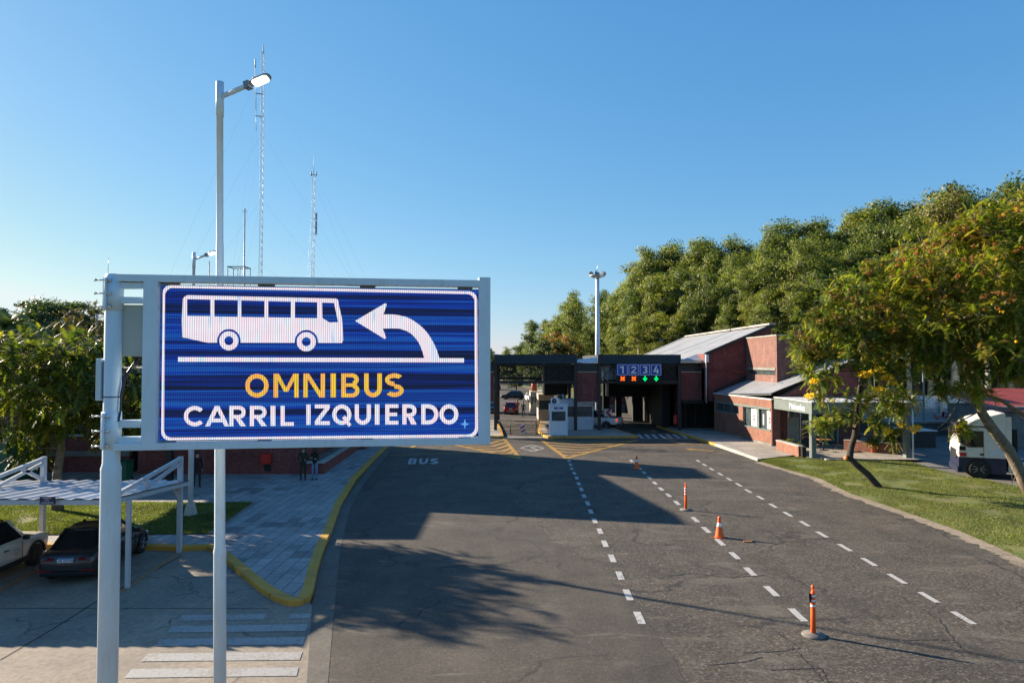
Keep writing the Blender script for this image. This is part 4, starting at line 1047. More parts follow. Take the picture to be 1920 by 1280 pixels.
# chevron sign, extinguisher, hydrant-like posts
cp = AT(1140,773,66); ch = thing('chevron_sign', 'white square sign with a red left-pointing chevron behind the white pickup', 'chevron sign', (cp.x,66,0))
f = MB(); f.box2(cp.x-.36,cp.x+.36,65.97,66,cp.z-.36,cp.z+.36); pn = f.build('panel', M['sigtext'], ch)
f = MB(); f.add([(cp.x+x,65.965,cp.z+z) for x,z in ((-.22,0),(.08,.36),(.36,.36),(.06,0),(.36,-.36),(.08,-.36))], [(0,1,2,3),(0,3,4,5)]); f.build('chevron', M['signred'], pn)
f = MB(); f.tube([(cp.x,66.03,0),(cp.x,66.03,cp.z+.2)],.035,8); f.build('post', M['galv'], ch)
ep = AT(1266,788,TY-.25); f = MB(); f.box2(ep.x-.14,ep.x+.14,TY-.36,TY-.16,.75,1.55); f.box2(ep.x-.05,ep.x+.05,TY-.33,TY-.19,1.55,1.62); tag(f.build('fire_extinguisher_box', M['red'], origin=(ep.x,TY-.25,.75), bevel=.02), 'red extinguisher box on the right column of the numbered canopy', 'extinguisher box')
# wing walls and rooms behind the right lanes
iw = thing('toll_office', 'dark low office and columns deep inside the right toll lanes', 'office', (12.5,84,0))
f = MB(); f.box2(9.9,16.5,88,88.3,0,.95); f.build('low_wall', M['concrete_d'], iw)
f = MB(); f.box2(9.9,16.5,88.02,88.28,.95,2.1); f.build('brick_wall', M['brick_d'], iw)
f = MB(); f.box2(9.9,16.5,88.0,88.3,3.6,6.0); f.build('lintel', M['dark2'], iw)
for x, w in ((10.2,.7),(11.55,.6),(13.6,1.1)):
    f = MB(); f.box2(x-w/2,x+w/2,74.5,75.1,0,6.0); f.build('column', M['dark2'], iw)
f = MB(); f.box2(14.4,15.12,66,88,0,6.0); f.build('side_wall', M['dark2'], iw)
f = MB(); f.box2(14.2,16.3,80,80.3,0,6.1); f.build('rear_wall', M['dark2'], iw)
# ================================================================== BRICK HALL
hall = thing('brick_hall', 'tall dark red brick hall with a wide pale zinc roof sloping down towards the toll', 'building', (19.4,62,0))
HX0, HX1, HY0, HY1, ZE, ZR = 15.5, 23.4, 62.05, 92.0, 6.3, 9.7
zr = lambda x: ZE + (x-HX0)*(ZR-ZE)/(HX1-HX0)
f = MB(); f.extr([(17.4,HY0,2.84),(HX1,HY0,2.84),(HX1,HY0,ZR-.2),(17.4,HY0,zr(17.4)-.2)], (0,.3,0)); f.box2(HX1-.3,HX1,HY0+.3,HY1,0,ZR-.22); f.box2(HX0+.2,HX0+.5,HY0+4,HY1,0,ZE-.2); f.extr([(HX0+.5,HY1-.3,0),(HX1-.3,HY1-.3,0),(HX1-.3,HY1-.3,ZR-.3),(HX0+.5,HY1-.3,zr(HX0+.5)-.3)], (0,.3,0))
f.build('wall', M['brick_d'], hall)
f = MB(); f.extr([(17.35,HY0-.15,zr(17.35)-.18),(HX1+.1,HY0-.15,ZR-.16),(HX1+.1,HY0-.15,ZR+.03),(17.35,HY0-.15,zr(17.35)+.02)], (0,HY1-HY0+.3,0)); f.extr([(HX0-.3,HY0+2.3,zr(HX0-.3)-.18),(17.349,HY0+2.3,zr(17.349)-.18),(17.349,HY0+2.3,zr(17.349)+.02),(HX0-.3,HY0+2.3,zr(HX0-.3)+.02)], (0,HY1-HY0-2.15,0)); rf = f.build('roof', M['roof'], hall)
f = MB(); f.bar((17.36,HY0-.17,zr(17.36)-.04),(HX1+.12,HY0-.17,ZR-.01),.05,.30); f.build('rake_trim', M['dark'], rf)
f = MB(); f.bar((HX0-.35,HY1+.2,zr(HX0-.35)+.05),(HX1+.12,HY1+.2,ZR+.08),.5,.12); f.build('rake_flashing', M['pale_grey'], rf)
f = MB(); f.box2(HX1-.25,HX1+.35,HY0-.2,HY1+.2,ZR+.03,ZR+.18); f.build('ridge_cap', M['concrete'], rf)
f = MB(); f.box2(HX0-.2,17.34,HY0+.25,HY0+.5,ZE+.0,ZE+.2); f.build('eave_fascia', M['cream'], hall)
f = MB(); f.add([(HX0-.3,HY0+.2,ZE+.21),(17.36,HY0+.2,ZE+.21),(17.36,HY0+2.4,zr(17.36)+.04),(HX0-.3,HY0+2.4,zr(HX0-.3)+.04)],[(0,1,2,3)]); f.build('lower_roof', M['roof'], rf)
f = MB(); f.box2(17.30,17.42,HY0-.1,HY0+2.4,ZE-.5,zr(17.36)+.02); f.build('roof_cheek', M['brick_d'], hall)
f = MB(); f.box2(17.36,17.62,HY0-.45,HY0-.1,6.35,7.05); f.build('rainwater_head', M['white2'], hall)
for x, z0, z1 in ((17.42,2.7,6.35),(17.52,2.7,6.4)):
    f = MB(); f.tube([(x,HY0-.28,z0),(x,HY0-.28,z1)],.05,8); f.build('downpipe', M['pale_grey'] if x<17.5 else M['dark'], hall)
f = MB(); f.box2(20.0,21.6,HY0-.12,HY0+.02,5.42,5.55); f.box2(21.25,21.4,HY0-.1,HY0+.02,3.4,5.42); f.build('cable_duct', M['rust'], hall)
f = MB(); f.box2(17.6,19.6,HY0-.08,HY0,5.62,5.68); f.build('string_course', M['brick_d'], hall)
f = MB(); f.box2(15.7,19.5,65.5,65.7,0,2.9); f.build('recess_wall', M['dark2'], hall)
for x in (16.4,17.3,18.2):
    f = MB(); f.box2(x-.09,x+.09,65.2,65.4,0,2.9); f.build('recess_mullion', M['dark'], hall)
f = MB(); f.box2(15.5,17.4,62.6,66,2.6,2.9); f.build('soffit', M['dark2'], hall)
# ================================================================== BRICK TOWER
TXa, TXb, TYa, TYb, TZ = 21.05, 23.96, 54.7, 61.9, 8.48
tw = thing('brick_tower', 'square red brick tower with one slot window, rising above the shop roof', 'tower', ((TXa+TXb)/2,(TYa+TYb)/2,0))
zs0, zs1 = 5.32, 5.70
f = MB(); f.box2(TXa,TXb,TYa,TYb,0,zs0); f.box2(TXa+.25,TXb,TYa,TYb,zs0,zs1+.22); f.box2(TXa,TXb,TYa,TYb,zs1+.22,TZ)
f.box2(TXa,TXa+.25,TYa,TYa+.30,zs0,zs1+.22); f.box2(TXa,TXa+.25,TYb-.45,TYb,zs0,zs1+.22)
f.build('wall', M['brick'], tw)
f = MB(); f.box2(TXa-.04,TXa+.24,TYa+.25,TYb-.4,zs1,zs1+.219); f.build('lintel', M['concrete_d'], tw)
wf = MB()
for k in range(5):
    y = TYa+.32+k*(TYb-TYa-.8)/4; wf.box2(TXa+.10,TXa+.16,y-.04,y+.04,zs0,zs1)
w_ = wf.build('window_frame', M['greenmetal'], tw)
f = MB(); f.box2(TXa+.14,TXa+.15,TYa+.3,TYb-.46,zs0,zs1-.001); f.build('pane', M['pane'], w_)
f = MB(); f.box2(TXa-.05,TXb+.05,TYa-.05,TYb+.05,TZ,TZ+.08); f.build('coping', M['concrete'], tw)
# ================================================================== MINIMARKET
mm = thing('minimarket', 'low orange brick shop with a sloping zinc roof and a grey-green canopy lettered Minimarket', 'shop', (20,52,0))
WL, WR = Vector((18.05,61.6,0)), Vector((19.3,51.3,0)); wd_ = (WR-WL); wl_len = wd_.length; wd_.normalize(); wn = Vector((wd_.y,-wd_.x,0))  # towards -x
if wn.x > 0: wn = -wn
ZW = 3.55
def W(s, z, o=0.0): p = WL + wd_*s + wn*o; return Vector((p.x,p.y,z))
def wbox(mb, s0, s1, z0, z1, o0, o1, m=0):
    v = [W(s0,z0,o0),W(s1,z0,o0),W(s1,z0,o1),W(s0,z0,o1),W(s0,z1,o0),W(s1,z1,o0),W(s1,z1,o1),W(s0,z1,o1)]
    return mb.add(v, [(3,2,1,0),(4,5,6,7),(0,1,5,4),(1,2,6,5),(2,3,7,6),(3,0,4,7)], m)
def Ws(u): # distance along the wall for a photo column
    d = ray(u,678); o = Vector((0,0,0)); n = wn; t = (WL-o).dot(n)/Vector((d.x,d.y,0)).dot(n); q = Vector((d.x,d.y,0))*t; return (q-WL).dot(wd_)
openings = [(Ws(1341),Ws(1384),2.05,2.78),(Ws(1392),Ws(1444),1.22,2.78)]
f = MB(); prev = 0
for (a, b, z0, z1) in openings:
    wbox(f, prev, a, .30, ZW, -.25, 0); wbox(f, a, b, .30, z0, -.25, 0); wbox(f, a, b, z1, ZW, -.25, 0); prev = b
wbox(f, prev, wl_len, .30, ZW, -.25, 0)
f.build('wall', M['brick_o'], mm)
f = MB(); wbox(f, 0, wl_len, 0, .30, -.26, .03); f.build('plinth', M['concrete_d'], mm)
f = MB(); wbox(f, -.05, wl_len+.05, ZW, ZW+.08, -.3, .06); f.build('gutter', M['pale_grey'], mm)
f = MB(); wbox(f, openings[0][0]-.1, openings[1][1]+.0, 2.78, 2.95, -.03, .03); f.build('lintel', M['greenmetal'], mm)
a, b, z0, z1 = openings[0]
wf = MB(); wbox(wf, a, b, z0, z0+.07, -.2, .03)
for s_ in np.linspace(a, b-.08, 4): wbox(wf, s_, s_+.08, z0+.07, z1, -.2, -.08)
w_ = wf.build('window_frame', M['greenmetal'], mm); f = MB(); wbox(f, a, b, z0+.07, z1, -.16, -.15); f.build('pane', M['pane'], w_)
a, b, z0, z1 = openings[1]
wf = MB(); wbox(wf, a, b, z0, z0+.08, -.22, .05); wbox(wf, a, a+.06, z0+.08, z1, -.22, -.06)
md = a+(b-a)*.56; wbox(wf, md-.28, md+.10, z0+.08, z1, -.24, -.02); wbox(wf, b-.08, b, z0+.08, z1, -.22, -.04)
w_ = wf.build('window_frame', M['greenmetal'], mm)
f = MB(); wbox(f, a+.06, md-.28, z0+.08, z1, -.20, -.19); wbox(f, md+.10, b-.08, z0+.08, z1, -.20, -.19); f.build('pane', M['pane'], w_)
M['poster'] = pmat('window_poster', (.62,.60,.60), .7, 0, .15, 6, dirt=(.3,.28,.35))
for s0_, s1_ in ((a+1.1, a+2.05), (a+2.12, md-.35), (md+1.1, b-.15)):
    f = MB(); wbox(f, s0_, s1_, z0+.12, z1-.1, -.185, -.18); ps = f.build('poster', M['poster'], w_)
    f = MB()
    for q in (.35,.6): wbox(f, s0_+(s1_-s0_)*.35, s0_+(s1_-s0_)*.6, z0+.2+q, z0+.38+q, -.18, -.176)
    f.build('poster_print', M['navy'], ps)
f = MB(); wbox(f, md+.45, md+.62, z0+.35, z1-.4, -.186, -.18); f.build('poster', M['poster'], w_)
# roof + front gable parapet
def zm(x): return ZW + .06 + (x-18.2)*.40
f = MB(); f.add([(18.0,61.9,zm(18.0)),(19.28,51.45,zm(19.28)),(25.6,51.45,zm(25.6)),(25.6,61.9,zm(25.6))], [(0,1,2,3)]); f.add([(18.0,61.9,zm(18.0)-.12),(19.28,51.45,zm(19.28)-.12),(25.6,51.45,zm(25.6)-.12),(25.6,61.9,zm(25.6)-.12)], [(3,2,1,0)])
rf = f.build('roof', M['roof_m'], mm)
f = MB(); f.extr([(19.55,51.25,ZW-.3),(25.7,51.25,ZW-.3),(25.7,51.25,6.3),(22.4,51.25,5.0),(19.95,51.25,3.72)], (0,.22,0)); f.build('gable', M['brick_d'], mm)
f = MB(); f.bar((19.9,51.34,3.78),(22.5,51.34,5.12),.34,.10); f.bar((22.5,51.34,5.12),(25.7,51.34,6.36),.34,.10); f.build('gable_coping', M['dark'], mm)
f = MB(); f.bar((18.3,61.95,zm(18.3)+.05),(21.1,61.95,zm(21.1)+.2),.2,.35); f.build('rear_upstand', M['dark'], mm)
f = MB(); f.tube([(20.6,54.5,4.4),(20.6,54.5,5.0),(20.45,54.2,5.05),(20.35,53.9,5.0)],.025,6); f.build('vent_pipe', M['white2'], rf)
# front under the canopy
for q in ((19.32,19.92,51.25,51.6,.15,ZW-.3),(20.22,20.9,52.3,52.6,.15,3.0),(24.8,26.4,52.3,52.6,.15,3.0)):
    f = MB(); f.box2(*q); f.build('front_wall', M['brick'], mm)
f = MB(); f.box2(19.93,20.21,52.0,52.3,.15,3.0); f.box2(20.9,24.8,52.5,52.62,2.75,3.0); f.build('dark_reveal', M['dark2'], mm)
gf = MB()
for x in (20.9,21.85,22.75,23.7,24.7): gf.box2(x,x+.07,52.36,52.44,.15,2.75)
gf.box2(20.9,24.8,52.36,52.44,2.68,2.76); g_ = gf.build('glazing_frame', M['galv'], mm)
for x in (20.97,21.92,22.82,23.77):
    f = MB(); f.box2(x,x+.86,52.40,52.41,.16,2.68); f.build('pane', M['pane'], g_)
f = MB(); f.box2(21.0,21.80,52.38,52.395,.3,2.2); f.build('frosted_film', pmat('frosted', (.22,.26,.24), .5, 0, .2), g_)
f = MB(); f.box2(22.0,22.4,52.37,52.39,1.65,1.95); f.box2(22.45,22.7,52.37,52.39,1.2,1.6); f.build('notice', M['poster'], g_)
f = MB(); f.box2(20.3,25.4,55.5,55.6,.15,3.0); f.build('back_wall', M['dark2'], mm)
# canopy
cy0, cy1, cx0, cx1 = 44.75, 51.2, 19.45, 26.0
f = MB(); f.extr([(cx0,cy0,3.0),(cx0,cy1,2.92),(cx0,cy1,3.68),(cx0,cy0,3.74)], (.08,0,0)); f.extr([(cx0+.08,cy0,3.0),(cx1,cy0,3.0),(cx1,cy0,3.74),(cx0+.08,cy0,3.74)], (0,.08,0)); cf = f.build('canopy_fascia', M['greenmetal'], mm)
f = MB(); f.box2(cx0+.081,cx1,cy0+.081,cy1,3.40,3.52); f.build('canopy_roof', M['greenmetal'], mm)
f = MB(); f.box2(cx0-.03,cx1,cy0-.03,cy1,3.741,3.80); f.build('canopy_edge', M['pale_grey'], cf)
f = MB(); f.extr([(cx0+.1,cy0+.1,3.0),(cx0+.1,cy0+4.5,3.38),(cx0+.1,cy0+.1,3.38)], (.5,0,0)); f.build('soffit_bracket', M['white2'], mm)
for x in (cx0+.02, cx1-.42):
    f = MB(); f.box2(x,x+.30,cy0+.10,cy0+.50,.0,3.0); f.build('column', M['greenmetal'], mm, bevel=.01)
def text_obj(name, body, size, mat, parent, Mx, extr=.012):
    cu = bpy.data.curves.new(name, 'FONT'); cu.body = body; cu.size = size; cu.extrude = extr; cu.offset = .012*size; cu.align_x = 'LEFT'
    t = bpy.data.objects.new('tmp_text', cu); COL.objects.link(t)
    dg = bpy.context.evaluated_depsgraph_get(); me = bpy.data.meshes.new_from_object(t.evaluated_get(dg))
    bpy.data.objects.remove(t); me.materials.clear(); me.materials.append(mat)
    root = parent
    Mi = WM[parent.name].inverted(); me.transform(Mi @ Mx)
    o = bpy.data.objects.new(name, me); COL.objects.link(o); o.parent = parent; WM[o.name] = WM[parent.name]; return o
# reads along -y on a wall facing -x: text x -> -y, text y -> z, normal -> -x
MX = Matrix(((0,0,-1,cx0-.012),(-1,0,0,48.35),(0,1,0,3.14),(0,0,0,1)))
text_obj('shop_lettering', 'Minimarket', .56, M['sigtext'], cf, MX)
# terrace, step, low walls
tb = MB(); tb.sheet([(19.0,44.2,0),(26.6,44.2,0),(26.6,52.4,0),(19.2,52.4,0)], .16); struct('terrace_pavement', tb, M['slab'])
tb = MB(); tb.box2(19.95,23.2,43.85,44.6,.0,.24); struct('terrace_step', tb, M['slab'])
lw = thing('low_brick_wall', 'low orange brick wall with a concrete top beside the shop entrance', 'low wall', (19.2,47.6,0), 0, 'low brick walls of the terrace')
def lwall(o, p, q, w, h):
    f = MB(); f.bar(Vector((*p,h/2)), Vector((*q,h/2)), w, h); f.build('brickwork', M['brick_o'], o)
    f = MB(); f.bar(Vector((*p,h+.03)), Vector((*q,h+.03)), w+.06, .06); f.build('coping', M['concrete'], o)
lwall(lw, (19.02,49.3), (19.12,45.7), .34, .78)
lw2 = thing('low_brick_wall', 'low orange brick planter wall at the right end of the terrace, behind the small tree', 'low wall', (25.5,47.5,0), 0, 'low brick walls of the terrace')
lwall(lw2, (23.6,49.0), (26.2,46.6), .4, .85)
# planting behind low wall handled with foliage; furniture
def bin_(name, label, p, r, h, mat):
    f = MB(); f.lathe([(r*.85,0),(r*.9,.03),(r,h-.05),(r*1.04,h-.04),(r*1.04,h),(r*.9,h),(r*.86,h-.1),(.001,h-.12)], 18, 0, p); return tag(f.build(name, mat, origin=p), label, 'bin')
bin_('litter_bin', 'black round litter bin standing between the low brick wall and the canopy column', (18.95,44.9,.16), .17, .72, M['rubber'])
def table(label, x, y):
    o = thing('cafe_table', label, 'table', (x,y,.16), 0, 'wooden tables on the shop terrace')
    f = MB(); f.box2(x-.45,x+.45,y-.35,y+.35,.90,.94); f.build('tabletop', M['wood'], o, bevel=.008)
    f = MB(); f.tube([(x,y,.2),(x,y,.90)],.04,8); f.build('pedestal', M['dark'], o); f = MB(); f.box2(x-.28,x+.28,y-.22,y+.22,.16,.20); f.build('foot', M['dark'], o)
def stool(label, x, y):
    o = thing('stool', label, 'stool', (x,y,.16), 0, 'stools on the shop terrace')
    f = MB(); f.box2(x-.2,x+.2,y-.2,y+.2,.60,.64); f.build('seat', M['wood'], o, bevel=.008)
    for a in (-1,1):
        for b in (-1,1): f = MB(); f.tube([(x+a*.2,y+b*.2,.16),(x+a*.16,y+b*.16,.60)],.016,6); f.build('leg', M['dark'], o)
table('wooden terrace table nearer the canopy column, between two stools', 22.0, 48.8); table('wooden terrace table farther back under the canopy', 21.6, 50.6)
stool('wooden stool on the left of the nearer terrace table', 21.25, 48.3); stool('wooden stool on the right of the nearer terrace table', 22.75, 48.3)
dp = MB(); dp.tube([(cx1-.05,cy0-.05,0),(cx1-.05,cy0-.05,3.4)],.055,8); dp.build('downpipe', M['white2'], mm)
# ================================================================== LEFT BRICK BUILDINGS
lb = thing('customs_building', 'dark red brick building behind the message sign with a sloping roof and a small tower', 'building', (-16,38.6,.146))
Z0 = .14
f = MB(); f.extr([(-20.9,38.6,Z0),(-12.06,38.6,Z0),(-12.06,38.6,7.7),(-18.9,38.6,5.75),(-20.9,38.6,5.2)], (0,.3,0)); f.box2(-12.36,-12.06,38.9,49.4,Z0,6.9); f.box2(-20.9,-20.6,38.9,49.4,Z0,5.1)
f.build('wall', M['brick_d'], lb)
f = MB(); f.extr([(-21.6,37.3,5.18),(-11.9,37.3,7.95),(-11.9,37.3,7.75),(-21.6,37.3,4.98)], (0,1.6,0)); f.add([(-21.6,38.9,5.18),(-11.9,38.9,7.95),(-11.9,49.4,7.0),(-21.6,49.4,5.1)],[(0,1,2,3)]); f.build('roof', M['roof'], lb)
f = MB(); f.box2(-14.2,-10.5,49.5,53.2,Z0,9.1); f.build('tower', M['brick'], lb)
f = MB(); f.box2(-12.05,-11.2,38.75,49,2.9,3.1); f.build('window_hood', M['dark'], lb)
f = MB(); f.box2(-12.1,-12.04,39.4,48.5,1.3,2.9); f.build('window', M['glass'], lb)
hc = thing('hose_cabinet', 'red fire hose cabinet on the dark brick wall above a small dark vent', 'fire cabinet', AT(499,860,38.5))
a, b = AT(489,850,38.5), AT(509,869,38.5); f = MB(); f.box2(a.x,b.x,38.40,38.597,b.z,a.z); cbx = f.build('cabinet', M['red'], hc, bevel=.01)
f = MB(); f.box2(a.x+.05,b.x-.05,38.385,38.399,b.z+.05,a.z-.05); f.build('door', M['red'], cbx)
a, b = AT(495,871,38.5), AT(507,883,38.5); f = MB(); f.box2(a.x,b.x,38.56,38.597,b.z,a.z); f.build('vent', M['dark2'], hc)
pw = thing('planter_wall', 'low brick planter wall with a pale concrete top running along the left footway', 'planter', (-11.3,38.7,Z0))
f = MB(); f.box2(-12.05,-10.52,38.62,38.92,Z0,.74); f.extr([(-10.82,38.92,Z0),(-10.52,38.92,Z0),(-11.0,50.5,Z0),(-11.3,50.5,Z0)], (0,0,.6)); f.build('brickwork', M['brick_d'], pw)
f = MB(); f.box2(-11.6,-10.48,38.58,38.95,.741,.80); f.extr([(-10.86,38.95,.741),(-10.48,38.95,.741),(-10.96,50.55,.741),(-11.34,50.55,.741)], (0,0,.06)); f.build('coping', M['concrete'], pw)
f = MB(); f.add([(-12.05,38.93,.6),(-10.83,38.93,.6),(-11.3,50.4,.6),(-12.05,50.4,.6)],[(0,1,2,3)]); f.build('planting_soil', M['soil'], pw)
l2 = thing('brick_annex', 'dark red brick annex with concrete band and a shaded window, left of the sign pole', 'building', (-27,39,Z0))
f = MB(); f.box2(-40,-21.7,39.2,39.5,Z0,1.05); f.box2(-40,-21.7,39.2,39.5,1.35,5.85); f.box2(-22,-21.7,39.5,50,Z0,5.85); f.build('wall', M['brick_d'], l2)
f = MB(); f.box2(-40.02,-21.69,39.15,39.5,1.05,1.35); f.build('concrete_band', M['concrete_d'], l2)
f = MB(); f.box2(-27.3,-17.8,32.7,38.9,5.85,6.1); f.box2(-40.5,-17.8,38.9,50,5.85,6.1); f.build('roof_slab', M['concrete_d'], l2)
f = MB(); f.box2(-27.2,-24.3,39.17,39.22,2.3,3.5); wn_ = f.build('window', M['glass'], l2)
f = MB(); f.box2(-27.3,-24.2,39.1,39.19,2.18,2.3); f.build('sill', M['concrete'], wn_)
f = MB(); f.box2(-18.3,-18.0,36.5,36.8,Z0,5.85); f.build('slab_column', M['dark'], l2)
gc = thing('green_container', 'dark green metal container partly hidden by the big tree at the left edge', 'container', (-27.5,36,Z0))
f = MB(); f.box2(-30,-25.6,35,37.4,Z0+.15,2.3)
for k in range(9): f.box2(-30+k*.53,-29.8+k*.53,34.95,35,Z0+.2,2.25)
f.build('body', M['green'], gc); f = MB(); f.box2(-30.1,-25.5,34.9,37.5,2.3,2.38); f.build('lid', M['pale_grey'], gc)
gb_ = G(233,902,Z0); wb_ = thing('wheeled_bin', 'dark green wheeled bin standing by the brick corner, right of the sign pole', 'bin', gb_)
f = MB(); f.add([gb_+Vector(q) for q in ((-.25,-.3,.1),(.25,-.3,.1),(.25,.3,.1),(-.25,.3,.1),(-.31,-.38,1.0),(.31,-.38,1.0),(.31,.36,1.0),(-.31,.36,1.0))],[(3,2,1,0),(4,5,6,7),(0,1,5,4),(1,2,6,5),(2,3,7,6),(3,0,4,7)]); f.build('body', M['green'], wb_)
f = MB(); f.extr([gb_+Vector(q) for q in ((-.34,-.41,1.001),(.34,-.41,1.001),(.34,.38,1.06),(-.34,.38,1.06))], (0,0,.05)); f.build('lid', M['green'], wb_)
for x in (-.24,.24): f = MB(); f.tube([gb_+Vector((x-.04,.3,.1)),gb_+Vector((x+.04,.3,.1))],.1,12); f.build('wheel', M['rubber'], wb_)
# ================================================================== CARPORT
cpt = thing('carport', 'white open carport with a corrugated roof and triangular trusses over the parked cars', 'carport', (-16,21.5,0))
zf, zk, yf, yk = 2.62, 2.34, 19.0, 23.6
XR = -10.95
vs = []; fs = []; nx = 150; xl_ = XR-19
for i in range(nx):
    x = xl_ + (XR-xl_)*i/(nx-1); ph = i % 4; dz = .045 if ph in (1,2) else 0
    vs += [(x,yf+.0,zf+dz),(x,yk,zk+dz)]
f = MB(); f.add(vs, [(2*i,2*i+2,2*i+3,2*i+1) for i in range(nx-1)]); rfm = f.build('roof', [M['roofw']] if 'roofw' in M else M['carport_paint'], cpt)
f = MB(); f.bar((xl_,yf+.05,zf-.08),(XR-.02,yf+.05,zf-.08),.08,.13); f.bar((xl_,yk-.05,zk-.07),(XR-.02,yk-.05,zk-.07),.08,.12); f.bar((xl_,(yf+yk)/2,(zf+zk)/2-.07),(XR-.05,(yf+yk)/2,(zf+zk)/2-.07),.06,.1); f.build('purlin', M['carport_paint'], cpt)
f = MB(); f.bar((XR-.02,yf,zf-.07),(XR-.02,yk,zk-.07),.06,.12); f.build('end_beam', M['carport_paint'], cpt)
for k in range(4):
    xb = -11.2-4.62*k; xf_ = -10.9-4.62*k
    pb = Vector((xb, 23.35, 0))
    f = MB(); f.box2(xb-.07,xb+.07,23.28,23.42,.0,3.2); f.build('post', M['carport_paint'], cpt)
    if k != 1:
        f = MB(); f.box2(xf_-.055,xf_+.055,19.65,19.76,0,zf-.12); f.build('post', M['carport_paint'], cpt)
    zs = lambda y: zf+(zk-zf)*(y-yf)/(yk-yf)+.06
    f = MB(); A_ = Vector((xb,19.75,zs(19.75)+.03)); B_ = Vector((xb,23.3,3.13)); f.bar(A_,B_,.10,.11)
    m_ = A_.lerp(B_,.40); f.bar(m_,(xb,m_.y,zs(m_.y)),.09,.10); f.bar((xb,m_.y+.05,zs(m_.y)+.02),(xb,23.28,2.98),.09,.10); m2 = A_.lerp(B_,.70); 
    if k: f.bar(m2+Vector((0,.1,-.05)),(xb,23.25,zs(23.25)+.05),.09,.10)
    f.build('truss', M['carport_paint'], cpt)
    f = MB(); f.bar((xb,23.28,1.75),(xb,22.75,zk-.03),.07,.09); f.build('knee_brace', M['carport_paint'], cpt)
sp = AT(90,937.5,18.93); ps = thing('parking_sign', 'small navy parking sign with pale lines hanging from the carport front edge', 'sign', sp)
f = MB(); f.box2(sp.x-.21,sp.x+.21,18.90,18.93,sp.z-.10,sp.z+.10); pl_ = f.build('plate', M['navy'], ps)
f = MB(); f.box2(sp.x-.12,sp.x+.12,18.893,18.899,sp.z+.05,sp.z+.065); f.box2(sp.x-.17,sp.x+.17,18.893,18.899,sp.z-.065,sp.z-.05); f.bar((sp.x-.07,18.895,sp.z-.02),(sp.x,18.895,sp.z+.025),.004,.012); f.bar((sp.x,18.895,sp.z+.025),(sp.x+.06,18.895,sp.z-.02),.004,.012); f.build('print', M['pale_grey'], pl_)
f = MB(); f.tube([(sp.x-.15,18.94,sp.z+.09),(sp.x-.15,18.99,zf-.05)],.01,5); f.tube([(sp.x+.15,18.94,sp.z+.09),(sp.x+.15,18.99,zf-.05)],.01,5); f.build('hanger', M['galv'], ps)
# ================================================================== VEHICLES
def loft(mb, secs, m=0, sm=True):
    n = len(secs[0]); b = [p for s_ in secs for p in s_]
    fs = [(i*n+j, i*n+j+1, (i+1)*n+j+1, (i+1)*n+j) for i in range(len(secs)-1) for j in range(n-1)]
    fs += [tuple(range(n)), tuple((len(secs)-1)*n+j for j in range(n-1,-1,-1))]
    return mb.add(b, fs, m, sm)
def wheel_parts(o, x, y, r, w, side, rimmat, nsp=5):
    f = MB(); Mr = Matrix.Rotation(PI/2,3,'X'); c = (x, y, r)
    f.lathe([(r*.62,-w/2),(r*.94,-w/2),(r,-w/2+.03),(r,w/2-.03),(r*.94,w/2),(r*.62,w/2)], 28, 0, c, Mr); t = f.build('wheel', M['rubber'], o, world=False)
    g = MB(); yo = y+side*(w/2-.03)
    g.lathe([(r*.64,-.02),(r*.64,.02),(r*.58,.0),(r*.2,-.01),(r*.12,.02),(.001,.02)] if side<0 else [(r*.64,.02),(r*.64,-.02),(r*.58,.0),(r*.2,.01),(r*.12,-.02),(.001,-.02)], 28, 0, (x,yo,r), Mr)
    g.build('rim', M['dark2'], t, world=False)
    h = MB()
    for k in range(nsp):
        a = 2*PI*k/nsp; h.bar((x+math.cos(a)*r*.1, yo+side*.012, r+math.sin(a)*r*.1), (x+math.cos(a)*r*.62, yo+side*.02, r+math.sin(a)*r*.62), r*(.17 if nsp < 9 else .07), .02)
    h.lathe([(r*.66,-.012),(r*.60,.012)], 28, 0, (x,yo+side*.01,r), Mr); h.build('spokes', rimmat, t, world=False)
